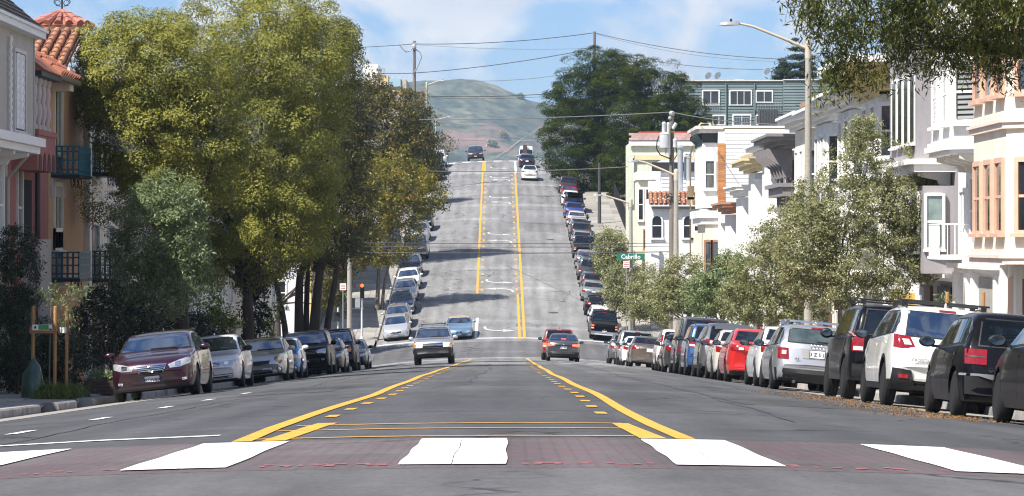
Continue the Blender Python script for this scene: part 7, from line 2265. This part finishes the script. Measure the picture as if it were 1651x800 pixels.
# shrubs on the left pavement
def shrub(name, label, base, blobs, m, n, nl, leaf, cl, stem=.04, h=.6, **k):
    return tree(name, label, base, (stem, h), blobs, m, n, nl, leaf, cl, cat='shrub', limbs=5, **k)
D = 70
shrub('conical_bush', 'dense dark green upright bush at the left edge', (at(28, 640, D).x, D, lz(D)), [blob(22, 450, D, 42, 85, .9), blob(26, 540, D, 44, 75, .9), blob(0, 520, D, 50, 110, .9), blob(25, 405, D, 34, 40, .6)], L_CONIF, 800, 44, .055, .13, shell=.7, up=.6)
D = 72
shrub('hedge_shrub', 'dark shrub behind the three wooden stakes', (at(100, 620, D).x - .3, D + .5, lz(D)), [blob(95, 580, D, 50, 48, .7), blob(60, 570, D, 45, 60, .7), blob(20, 600, D, 50, 32, .6)], L_BUSH, 430, 36, .07, .15, shell=.6)
D = 77
shrub('hedge_shrub', 'large shadowed shrub between the spiky plant and the small grey-green tree', (at(175, 600, D).x, D + .6, lz(D)), [blob(160, 530, D + 2, 44, 62, .9), blob(200, 540, D + 4, 45, 62, .9), blob(170, 480, D + 2, 30, 25, .6), blob(240, 545, D + 9, 45, 50, .8), blob(300, 540, D + 14, 55, 55, .8)], L_BUSH, 560, 36, .085, .17, shell=.6)
D = 75
shrub('red_leaf_shrub', 'thin dark red-leaved shrub in front of the pink house', (at(50, 600, D).x, D + 1, lz(D)), [blob(48, 395, D, 12, 18, .3)], leaf_mat('leaves_red', [(.05, .015, .01), (.12, .03, .02), (.08, .06, .02)], .2), 26, 20, .07, .12, h=2.9, stem=.025)
D = 100
tree('young_tree', 'slender sapling with fresh yellow-green leaves by the brown doors', (at(352, 560, D).x, D, lz(D)), (.05, 1.2), [blob(350, 500, D, 22, 28, .6), blob(372, 515, D, 18, 14, .5), blob(345, 470, D, 10, 14, .4)], L_FRESH, 48, 22, .12, .2, limbs=6, bark=M_BARKG)
D = 135
tree('young_tree', 'leggy sapling with sparse green leaves beside the clustered trunks', (at(440, 570, D).x, D, lz(D)), (.05, 1.0), [blob(440, 510, D, 14, 24, .6), blob(450, 490, D, 10, 12, .4), blob(432, 535, D, 10, 14, .4)], L_FRESH, 26, 16, .15, .25, limbs=7, bark=M_BARKG)
# dark round clipped shrub at the big trunk
D = 112
shrub('hedge_shrub', 'dark clipped column of ivy beside the big trunk', (at(412, 560, D).x, D, lz(D)), [blob(410, 500, D, 20, 60, .6), blob(415, 450, D, 22, 30, .6), blob(340, 540, D, 30, 40, .7)], L_BUSH, 200, 36, .12, .22)
# spiky cordyline
D = 74
root = empty('spiky_plant', (at(120, 612, D).x, D, lz(D))); tag(root, 'spiky long-leaved plant between the stakes and the planter box', 'plant')
q = MB(); q.tube([(0, 0, 0), (0.03, 0, .9)], [.06, .045], 7); q.local('stem', M_BARKG, root)
for i in range(70):
    a = random.random()*6.283; el = random.uniform(-.5, 1.45); L = random.uniform(.7, 1.05)
    d = Vector((math.cos(a)*math.cos(el), math.sin(a)*math.cos(el), math.sin(el)))
    side = d.cross(Vector((0, 0, 1))).normalized()*.022
    p0 = Vector((.03, 0, .9)); p1 = p0 + d*L*.55; p2 = p0 + d*L - Vector((0, 0, .10*L*math.cos(el)))
    q = MB(); q.add([p0 - side*.6, p0 + side*.6, p1 + side, p1 - side, p2], [(0, 1, 2, 3), (3, 2, 4)])
    q.local('leaf', mat('cordyline_leaf', (.06, .07, .03), .5, var=.3, orand=.4), root)
# planter box
D = 68.3
root = empty('planter_box', (at(161, 625, D).x, D, lz(D))); tag(root, 'low dark brown wooden planter box with herbs beside the burgundy sedan', 'planter')
q = MB()
for i in range(4): q.box(-.32, .32, -.25, -.22, .05 + i*.075, .115 + i*.075)
q.local('side_panel', mat('planter_wood', (.06, .035, .03), .7, var=.3, stretch=(.2, 1, 1), vscale=9), root)
q = MB(); q.box(-.32, -.29, -.22, .5, .05, .34); q.box(.29, .32, -.22, .5, .05, .34); q.box(-.29, .29, .47, .5, .05, .34); q.local('end_panel', mat('planter_wood', (.06, .035, .03), .7), root)
q = MB(); q.box(-.29, .29, -.22, .47, .07, .30); q.local('soil', M_GROUND, root)
for x in (-.25, .25):
    q = MB(); q.box(x - .05, x + .05, -.22, -.1, 0, .05); q.local('foot', M_BLACK, root)
o, _ = leaves('herbs', L_OLIVE, root, [(0, .1, .42, .28, .3, .12)], 60, 24, .07, .1, up=1.0)

# grass and young staked trees
g, _ = leaves('grass_patch', L_GRASS, None, [(-9.55, 65.6, lz(65.6) + .01, .62, 1.3, .10)], 420, 16, .10, .12, asp=.14, droop=-1.6, up=.0, shell=.1)
tag(g, 'ragged grass tuft round the staked sapling on the left pavement', 'grass', kind='stuff')
g, _ = leaves('grass_patch', L_GRASS, None, [(-8.95, 69.0, lz(69) - .02, .2, .7, .06)], 60, 16, .08, .1, asp=.14, droop=-1.6, up=.0, shell=.1)
tag(g, 'thin weeds at the kerb beside the planter box', 'grass', kind='stuff')
M_STAKE = mat('wooden_stake', (.36, .20, .075), .75, var=.25, vscale=6, stretch=(1, 1, .2))
M_SIGNW = mat('sign_white', (.72, .74, .72), .5); M_SIGNG = mat('sign_green', (.05, .28, .06), .5)
def staked(label, x, y, z, stakes, hgt, foliage, bag=False):
    root = empty('staked_sapling', (x, y, z)); tag(root, label, 'sapling')
    q = MB(); q.tube([(0, 0, 0), (.02, 0, hgt*.55), (.05, .02, hgt*1.1)], [.018, .014, .006], 6); q.local('trunk', M_BARKG, root)
    for (dx, dy) in stakes:
        q = MB(); q.tube([(dx, dy, -.1), (dx + .015, dy, hgt)], .036, 8); q.ball((dx + .015, dy, hgt), (.036, .036, .012), 8, 4); q.local('stake', M_STAKE, root)
    a, b = stakes[0], stakes[1]
    zc = hgt*.76
    q = MB(); q.box(a[0] - .04, b[0] + .04, min(a[1], b[1]) - .055, min(a[1], b[1]) - .025, zc - .10, zc + .04); br_ = q.local('crossbar', mat('crossbar_wood', (.30, .14, .06), .7, var=.2), root)
    q = MB(); yy = min(a[1], b[1]) - .062
    w = b[0] - a[0]
    q.box(a[0] + .02, b[0] - .04, yy - .006, yy, zc - .035, zc + .085); s_ = q.local('sign_board', M_SIGNW, br_)
    q = MB(); q.box(a[0] + .02 + w*.27, a[0] + .02 + w*.72, yy - .009, yy - .006, zc - .025, zc + .078); q.local('green_field', M_SIGNG, s_)
    q = MB(); q.box(a[0] + .02 + w*.74, b[0] - .05, yy - .009, yy - .006, zc - .03, zc + .0); q.box(a[0] + .06, a[0] + .1, yy - .009, yy - .006, zc + .0, zc + .05); q.local('dark_field', M_BLACK, s_)
    if foliage:
        o, _ = leaves('crown', foliage[0], root, foliage[1], foliage[2], 14, .085, .12, asp=.2, droop=.6, shell=.2)
    return root
st = staked('young tree tied to three wooden stakes with a green watering bag', -9.72, 65.4, lz(65.4), [(-.36, .1), (.12, 0), (.33, .25)], 1.92,
       (L_OLIVE, [(.15, .3, 2.15, .55, .3, .30), (.6, .2, 2.3, .4, .2, .12), (.35, .3, 1.7, .25, .1, .3)], 55))
q = MB(); q.lathe([(.26, 0), (.27, .12), (.24, .3), (.20, .5), (.13, .66), (.05, .78), (.01, .84)], 14, 0, 'z', (-.32, -.12, .0))
for i, v_ in enumerate(q.v): q.v[i] = (v_[0] + .03*math.sin(v_[2]*17 + v_[0]*20), v_[1] + .03*math.sin(v_[2]*13), v_[2])
q.local('watering_bag', mat('green_tarp', (.010, .055, .04), .35, var=.3, vscale=4, coat=.3), st, smooth=50)
q = MB(); q.box(.20, .34, .2, .22, 1.36, 1.48); q.local('tag_board', M_SIGNW, st)
staked('young tree between two wooden stakes with a green and white board, right pavement', 9.05, 62.0, rz(62), [(-.32, 0), (.42, .1)], 2.0, (L_OLIVE, [(-.3, .1, 1.9, .3, .25, .2)], 10))
for o in (1,): pass
# far trees and bushes on the hill
for i, (px, py, r, lab) in enumerate(((838, 159, 4, 'small tree on the shoulder of the far hill'), (812, 222, 5, 'round dark bush on the far hillside near the track'), (793, 235, 4.5, 'lower round bush on the far hillside'))):
    hpt = on_hill(px, py)
    if hpt is None: continue
    k = hpt.y/5000
    tree('hill_bush', lab, hpt, (.3, r*k*.8), [(hpt.x, hpt.y, hpt.z + r*k*.9, r*k*1.1, r*k, r*k*.8)], L_RIGHT, 60, 14, 2.2, 1.6, cat='bush', limbs=2)
# ------------------------------------------------------------------ poles, lamps, signals, signs, wires
M_POLEW = mat('weathered_pole', (.16, .14, .125), .9, var=.3, vscale=6, stretch=(1, 1, .1), bump=.4)
M_POLED = mat('dark_pole', (.06, .058, .06), .8, var=.3, stretch=(1, 1, .1))
M_CONCP = mat('concrete_pole', (.33, .315, .27), .85, var=.18, vscale=14, bump=.3)
M_LAMPC = mat('lamp_beige', (.48, .42, .32), .55, var=.08)
M_LUM = mat('luminaire_grey', (.30, .31, .32), .45, var=.1)
M_TANK = mat('transformer_grey', (.50, .52, .54), .5, var=.12, vscale=3)
M_WIRE = mat('wire', (.06, .06, .062), .7)
M_WIREG = mat('grey_wire', (.14, .14, .14), .7)

def lamp_post(label, base, H, arm, r=.11, m=M_CONCP, sgn=-1, rise=.5, group='street lamps', zcap=.55):
    root = empty('street_lamp', base); tag(root, label, 'street lamp', group)
    q = MB(); q.tube([(0, 0, -.2), (0, 0, H*.5), (0, 0, H - zcap)], [r*1.35, r*1.1, r*.85], 12); q.local('post', m, root, smooth=60)
    q = MB(); q.tube([(0, 0, H - zcap), (0, 0, H - .08)], r*.95, 12); q.ball((0, 0, H - .08), (r*.95, r*.95, r*1.1), 12, 6); q.local('cap', M_LAMPC, root, smooth=60)
    q = MB()
    pts = [(0, 0, H - zcap*.55), (sgn*arm*.28, 0, H - zcap*.55 + rise*.42), (sgn*arm*.62, 0, H - zcap*.55 + rise*.9), (sgn*arm*.75, 0, H - zcap*.55 + rise), (sgn*arm*.86, 0, H - zcap*.55 + rise)]
    q.tube(pts, [r*.5, r*.45, r*.38, r*.34, r*.32], 8); q.local('arm', M_LAMPC, root, smooth=60)
    zt = H - zcap*.55 + rise
    q = MB(); x0, x1 = sgn*arm*.78, sgn*arm
    v = []
    n = 7
    for i in range(n + 1):
        t = i/n; x = x0 + (x1 - x0)*t; w = (.11 + .09*math.sin(min(1, t*1.5)*math.pi/2))*(1 - .55*max(0, t - .7)/.3); h = .065*(1 - .7*t) + .012
        v += [(x, -w, zt - .035), (x, w, zt - .035), (x, w*.8, zt + h), (x, -w*.8, zt + h)]
    fs = [(4*i + j, 4*i + (j+1) % 4, 4*i + 4 + (j+1) % 4, 4*i + 4 + j) for i in range(n) for j in range(4)] + [(3, 2, 1, 0), (4*n, 4*n+1, 4*n+2, 4*n+3)]
    if sgn > 0: fs = fs
    q.add(v, fs); hd = q.local('lamp_head', M_LUM, root, smooth=50)
    q = MB(); q.box(x0 + (x1 - x0)*.3, x0 + (x1 - x0)*.95, -.1, .1, zt - .06, zt - .03); q.local('lens', mat('lamp_lens', (.5, .5, .48), .2, coat=1), hd)
    q = MB(); q.lathe([(.03, 0), (.035, .07), (.01, .09)], 10, 0, 'z', (x0 + (x1 - x0)*.4, 0, zt + .06)); q.local('photocell', M_BLACK, hd)
    return root
def foot(px, D, side): return (at(px, 400, D).x, D, walk_z(side, D))
def post_h(py, D, side): return zat(py, D) - walk_z(side, D)
lamp_post('tall concrete street lamp with a long beige arm over the right cars', foot(1303, 89, 1), post_h(60, 89, 1), 2.55, .10, rise=.72, zcap=.62)
lamp_post('concrete street lamp standing beside the transformer pole', foot(1090, 158, 1), post_h(274, 158, 1), 2.5, .13, rise=.75)
lamp_post('grey street lamp carrying the green street name sign', foot(1017, 205, 1), post_h(321, 205, 1), 2.5, .13, rise=.55)
lamp_post('street lamp left of the crest, taller of the two', (at(688, 300, 338).x, 338, lz(338)), zat(133, 338) - lz(338), 2.0, .13, sgn=1, rise=.5, m=M_LUM)
lamp_post('street lamp beyond the crest in front of the far hill', (at(703, 300, 400).x, 400, lz(400)), zat(190, 400) - lz(400), 2.0, .13, sgn=1, rise=.4, m=M_LUM)
lamp_post('concrete street lamp at the near left corner behind the parked cars', foot(563.5, 181, -1), post_h(372, 181, -1), 2.2, .13, sgn=-1, rise=.6)

def upole(label, px, pytop, D, side, r=.13, m=M_POLEW, base=None, lean=0):
    b = base or foot(px, D, side)
    root = empty('utility_pole', b); tag(root, label, 'utility pole', 'wooden utility poles')
    H = zat(pytop, D) - b[2]
    q = MB(); q.tube([(0, 0, -.2), (lean*.5, 0, H*.5), (lean, 0, H)], [r*1.25, r*1.05, r*.85], 10); q.local('pole', m, root, smooth=60)
    return root, H
root, H = upole('wooden pole with two grey transformer cans and cable loops', 1083, 180, 163, 1, .14)
k = 163/5000
def px_(dx, dy): return ((dx - 1083)*k, zat(dy, 163) - root.location.z)
def can(par, x, z0, z1, r, nm='transformer'):
    q = MB(); q.lathe([(r*.96, z0), (r, z0 + .03), (r, z1 - .05), (r*1.04, z1 - .04), (r*1.04, z1), (r*.7, z1 + .06), (.01, z1 + .08)], 16, 0, 'z', (x, -.32, 0))
    return q.local(nm, M_TANK, par, smooth=40)
x, z0 = px_(1071.5, 239); _, z1 = px_(0, 216); can(root, x, z0, z1, .29)
x, z0 = px_(1076, 250); _, z1 = px_(0, 240); can(root, x, z0, z1, .14, 'small_transformer')
x, z0 = px_(1070, 214); _, z1 = px_(0, 199); can(root, x, z0, z1, .11, 'fuse_tube')
x, z0 = px_(1077, 214); _, z1 = px_(0, 200); can(root, x, z0, z1, .085, 'fuse_tube')
x, z0 = px_(1088, 238); _, z1 = px_(0, 226); can(root, x, z0, z1, .12, 'small_transformer')
q = MB()
for (pts, r) in (([(1063, 218), (1059, 228), (1058, 240), (1064, 250), (1074, 254), (1082, 257)], .035), ([(1085, 226), (1090, 240), (1091, 250), (1086, 258)], .03), ([(1083, 262), (1086, 300), (1086, 330)], .045)):
    q.tube([(px_(a, b)[0], -.3, px_(a, b)[1]) for a, b in pts], r, 6)
q.local('cable_loop', M_GUTTER, root, smooth=60)
q = MB()
for i, (a, b) in enumerate(((1074, 317), (1080, 315), (1088, 318), (1095, 320), (1076, 325), (1091, 328))):
    x, z = px_(a, b); q.tube([(x + .1*math.cos(t), -.25, z + .1*math.sin(t)) for t in frange(0, 5.6, .5)], .025, 5)
x, z = px_(1078, 317); q.box(x - .1, x + .5, -.3, -.2, z - .05, z + .02); q.local('cable_bundle', M_GUTTER, root)
x, z = px_(1086, 205); q = MB(); q.tube([(x - .05, -.2, z - .1), (x + .12, -.25, z + .2)], .09, 8); q.local('lightning_arrester', M_TANK, root)
x, z = px_(1083, 213); q = MB(); q.lathe([(.155, z - .06), (.158, z + .06)], 12); q.local('yellow_band', mat('band_yellow', (.5, .38, .05), .6), root)
x, z = px_(1083, 183); q = MB(); q.ball((0, -.12, z), (.16, .1, .14), 8, 5); q.ball((-.1, -.1, z - .25), (.1, .1, .1), 8, 5); q.local('insulator', M_LUM, root)
pole_r = root
root, H = upole('weathered pole rising behind the left trees with drooping cable loops', 668, 66, 310, -1, .17)
k = 310/5000; zb_ = root.location.z
q = MB()
for pts in ([(644, 72), (650, 80), (655, 84), (662, 82), (667, 74)], [(670, 80), (677, 84), (680, 92), (674, 106), (669, 116)]):
    q.tube([((a - 668)*k, -.2, zat(b, 310) - zb_) for a, b in pts], .07, 6)
q.local('cable_loop', M_LUM, root, smooth=60)
q = MB(); q.box(-.3, .3, -.3, -.15, zat(72, 310) - zb_, zat(69, 310) - zb_); q.ball((0, -.3, zat(76, 310) - zb_), (.22, .2, .3), 8, 5); q.local('insulator', M_LUM, root)
root, H = upole('pole standing above the broad pine on the right', 958.5, 51, 312, 1, .16)
q = MB(); q.ball((.25, -.1, H - 2.6), (.18, .15, .4), 8, 5); q.local('insulator', M_LUM, root)
upole('dark slim pole on the upper right pavement below the pine', 966.5, 262, 277, 1, .14, M_POLED)

# traffic signals
M_SIGH = mat('signal_housing', (.012, .018, .016), .5)
M_REDL = mat('signal_red_lit', (.9, .06, .02), .3, emit=(1, .10, .02), estr=2.5)
M_GRNL = mat('signal_green_lit', (.1, .8, .5), .3, emit=(.05, 1.0, .55), estr=2.0)
M_OFFA = mat('signal_amber_off', (.09, .06, .01), .3); M_OFFG = mat('signal_green_off', (.01, .06, .05), .25, coat=1); M_OFFR = mat('signal_red_off', (.07, .008, .006), .3)
def head(par, x, y, z, mats, w=.28, nm='signal_head'):
    q = MB(); q.box(x - w/2, x + w/2, y, y + .2, z - .5, z + .5); hd = q.local(nm, M_SIGH, par)
    for i, m in enumerate(mats):
        zz = z + .32 - .32*i
        q = MB(); q.lathe([(.115, -.03), (.11, -.02), (.06, -.04), (.001, -.05)], 14, 0, 'y', (x, y, zz)); q.local('lens', m, hd, smooth=60)
        q = MB(); n = 9; r = .135
        v = []
        for j in range(n + 1):
            t = -.25 + (math.pi + .5)*j/n
            for yy, rr in ((y + .01, r), (y - .2, r*.97), (y - .2, r*.9), (y + .01, r*.93)): v.append((x + rr*math.cos(t), yy, zz + rr*math.sin(t)))
        q.add(v, [(4*j + a, 4*j + (a+1) % 4, 4*j + 4 + (a+1) % 4, 4*j + 4 + a) for j in range(n) for a in range(4)]); q.local('visor', M_SIGH, hd)
    return hd
b = (at(583.5, 400, 202.5).x, 202.5, lz(203))
root = empty('traffic_signal', b); tag(root, 'traffic signal showing red on the far left corner', 'traffic light', 'traffic signals')
H = zat(456, 202.5) - b[2]
q = MB(); q.tube([(0, 0, -.1), (0, 0, H - .9)], .07, 10); q.lathe([(.14, 0), (.14, .12), (.08, .2)], 12); q.local('post', M_TANK, root, smooth=50)
head(root, .02, -.15, H - .5, (M_RED_ := M_REDL, M_OFFA, M_OFFG))
q = MB(); q.box(-.95, .1, -.04, .04, H - 1.72, H - 1.66); q.local('bracket_arm', M_TANK, root)
for dx in (-.62, -.28):
    q = MB(); q.box(dx - .16, dx + .16, -.15, .1, H - 1.62, H - 1.02); q.local('signal_back' , M_SIGH if dx < -.5 else M_LUM, root)
b = (at(545, 400, 183).x, 183, lz(183))
root = empty('traffic_signal', b); tag(root, 'black signal heads seen from the side near the left corner lamp post', 'traffic light', 'traffic signals')
q = MB(); q.tube([(0, .0, -.1), (0, 0, zat(496, 183) - b[2])], .06, 10); q.local('post', M_TANK, root, smooth=50)
for px, w, pa, pb in ((544, 10, 503, 518), (557, 6, 500, 515)):
    q = MB(); x = (px - 545)*183/5000; w_ = w*183/10000
    q.box(x - w_, x + w_, -.2, .1, zat(pb, 183) - b[2], zat(pa, 183) - b[2]); hd = q.local('signal_head', M_SIGH, root)
    q = MB(); q.box(x - w_*.7, x + w_*.7, -.32, -.2, zat(pa + 2, 183) - b[2], zat(pa, 183) - b[2]); q.local('visor', M_SIGH, hd)
b = (at(693, 300, 345.5).x, 345.5, lz(345))
root = empty('traffic_signal', b); tag(root, 'traffic signal showing green at the crest on the left', 'traffic light', 'traffic signals')
H = zat(195, 345.5) - b[2]
q = MB(); q.tube([(0, .1, -.1), (0, .1, H)], .07, 10); q.local('post', M_SIGH, root)
head(root, 0, -.1, H - .42, (M_OFFR, M_OFFA, M_GRNL), w=.30)

# street name sign and notices
c = at(1017, 414, 204.6)
root = empty('street_sign', c); tag(root, 'green street name sign with white lettering on the lamp post', 'street sign')
q = MB(); q.box(-.92, .92, -.02, .02, -.215, .215); q.local('sign_plate', mat('street_sign_green', (.010, .16, .10), .45, var=.08), root)
q = MB()
for a, b_, cz, d in ((-.92, .92, .195, .215), (-.92, .92, -.215, -.195)): q.box(a, b_, -.026, -.02, cz, d)
q.local('sign_border', mat('sign_green_pale', (.05, .26, .19), .5), root)
share('lettering', text_mesh('Cabrillo', .40, mat('sign_lettering', (.82, .85, .82), .5), .006), root, (0, -.03, -.01), (math.pi/2, 0, 0))
q = MB(); q.box(-.06, .06, .02, .2, -.2, .2); q.local('clamp', M_LUM, root)
M_NOTR = mat('notice_red', (.45, .06, .06), .6)
def notice(label, px, py0, py1, wpx, D, side):
    c = at(px, (py0 + py1)/2, D); hw_ = wpx*D/10000; hh = (py1 - py0)*D/10000
    gz = walk_z(side, D)
    root = empty('parking_sign', (c.x, D, gz)); tag(root, label, 'sign', 'parking notices')
    q = MB(); q.tube([(0, .04, -.1), (0, .04, c.z - gz + hh)], .03, 6); q.local('post', M_LUM, root)
    q = MB(); q.box(-hw_, hw_, -.01, .01, c.z - gz - hh, c.z - gz + hh); s_ = q.local('sign_plate', M_SIGNW, root)
    q = MB()
    for i in range(3): q.box(-hw_*.75, hw_*.75, -.014, -.01, c.z - gz - hh*.62 + i*hh*.5, c.z - gz - hh*.62 + i*hh*.5 + hh*.2)
    q.local('notice_line', M_NOTR, s_)
notice('white and red parking notice below the street name sign', 1010, 421, 432, 10, 204.5, 1)
notice('white and red parking notice by the left corner trees', 553, 457, 468, 10, 186, -1)
# fire hydrant-less kerb: utility cover on the hill and a few in the road
for (x, y) in ((3.4, 262.0), (3.0, 214.0), (-3.6, 120.0)):
    q = MB(); q.lathe([(.36, 0), (.36, .006), (.33, .010), (.001, .010)], 20, 0, 'z'); o = q.local('manhole_cover', mat('cast_iron', (.045, .045, .045), .7, bump=.5), road)
    o.location = (x, y, surf(x, y) + .004); o.rotation_euler = (math.atan(slope(y)), 0, 0)

# wires: thin cables hanging between the poles, each its own thing
def wire(label, a, b, sag, r=.03, m=M_WIRE, n=14):
    q = MB(); a, b = Vector(a), Vector(b)
    q.tube([a.lerp(b, i/n) - Vector((0, 0, sag*4*(i/n)*(1 - i/n))) for i in range(n + 1)], r*.68, 5)
    c = a
    o = q.build('overhead_wire', m, None, smooth=60, loc=c); tag(o, label, 'wire', 'overhead wires')
wire('topmost wire from the left trees to the weathered pole', at(540, 78, 306), at(668, 71, 310), .05, .045)
wire('topmost wire crossing the sky between the two tall poles', at(668, 71, 310), at(958, 53, 312), .35, .055)
wire('wire running right from the top of the pole above the pine', at(958, 53, 312), at(1280, 96, 300), .55, .05)
wire('second thin wire just under the top one right of the pine pole', at(958, 54, 312), at(1280, 99, 299), .75, .03, M_WIREG)
wire('slanting lower wire between the two tall poles', at(668, 118, 310), at(958, 78, 312), .3, .055)
wire('short lower wire from the pale modern block to the weathered pole', at(600, 118, 300), at(668, 118, 310), .05, .045)
wire('faint grey wire below the topmost one', at(668, 72, 310), at(958, 78, 312), .25, .025, M_WIREG)
wire('wire from the pine pole down towards the blue-green roof', at(958, 80, 312), at(1230, 112, 310), .5, .05, M_WIREG)
wire('faint wire above the far hill on the right', at(770, 131, 420), at(905, 121, 420), .2, .05, M_WIREG)
wire('thick dark wire across the far hilltop', at(686, 155, 338), at(905, 150, 342), .2, .06)
wire('thin wire just below the thick one across the far hilltop', at(686, 157, 338), at(905, 154, 342), .25, .03)
wire('wire in front of the far hill meeting the transformer pole', at(676, 193, 236), Vector((pole_r.location.x, 163, zat(181, 163))), .12, .04, M_WIREG)
wire('wire from the transformer pole away to the right', Vector((pole_r.location.x, 163, zat(181, 163))), at(1420, 196, 120), .35, .035, M_WIREG)
wire('faint middle wire across the far hill', at(690, 197, 345), at(880, 203, 350), .2, .03, M_WIREG)
wire('wire over the upper hill roadway', at(690, 276, 225), at(1012, 269, 228), .15, .045, M_WIREG)
wire('uppermost of three dark wires over the crossing', at(560, 391, 181), at(1083, 392, 163), .05, .028)
wire('middle of three dark wires over the crossing', at(560, 397, 181), at(1083, 397, 163), .06, .022)
wire('lowest and thickest of three dark wires over the crossing', at(560, 407, 181), at(1083, 406, 163), .06, .04)

# ------------------------------------------------------------------ the air
hz = MB(); hz.box(-1620, 1620, -90, 3380, -11, 172)
hm = bpy.data.materials.new('haze'); hm.use_nodes = True
hm.node_tree.nodes.clear()
ho = hm.node_tree.nodes.new('ShaderNodeOutputMaterial'); hv = hm.node_tree.nodes.new('ShaderNodeVolumePrincipled')
hv.inputs['Color'].default_value = (0.58, 0.78, 1.0, 1)
hv.inputs['Density'].default_value = 0.00014
hv.inputs['Anisotropy'].default_value = 0.2
hm.node_tree.links.new(hv.outputs[0], ho.inputs['Volume'])
haze = hz.build('haze', hm); haze['kind'] = 'stuff'
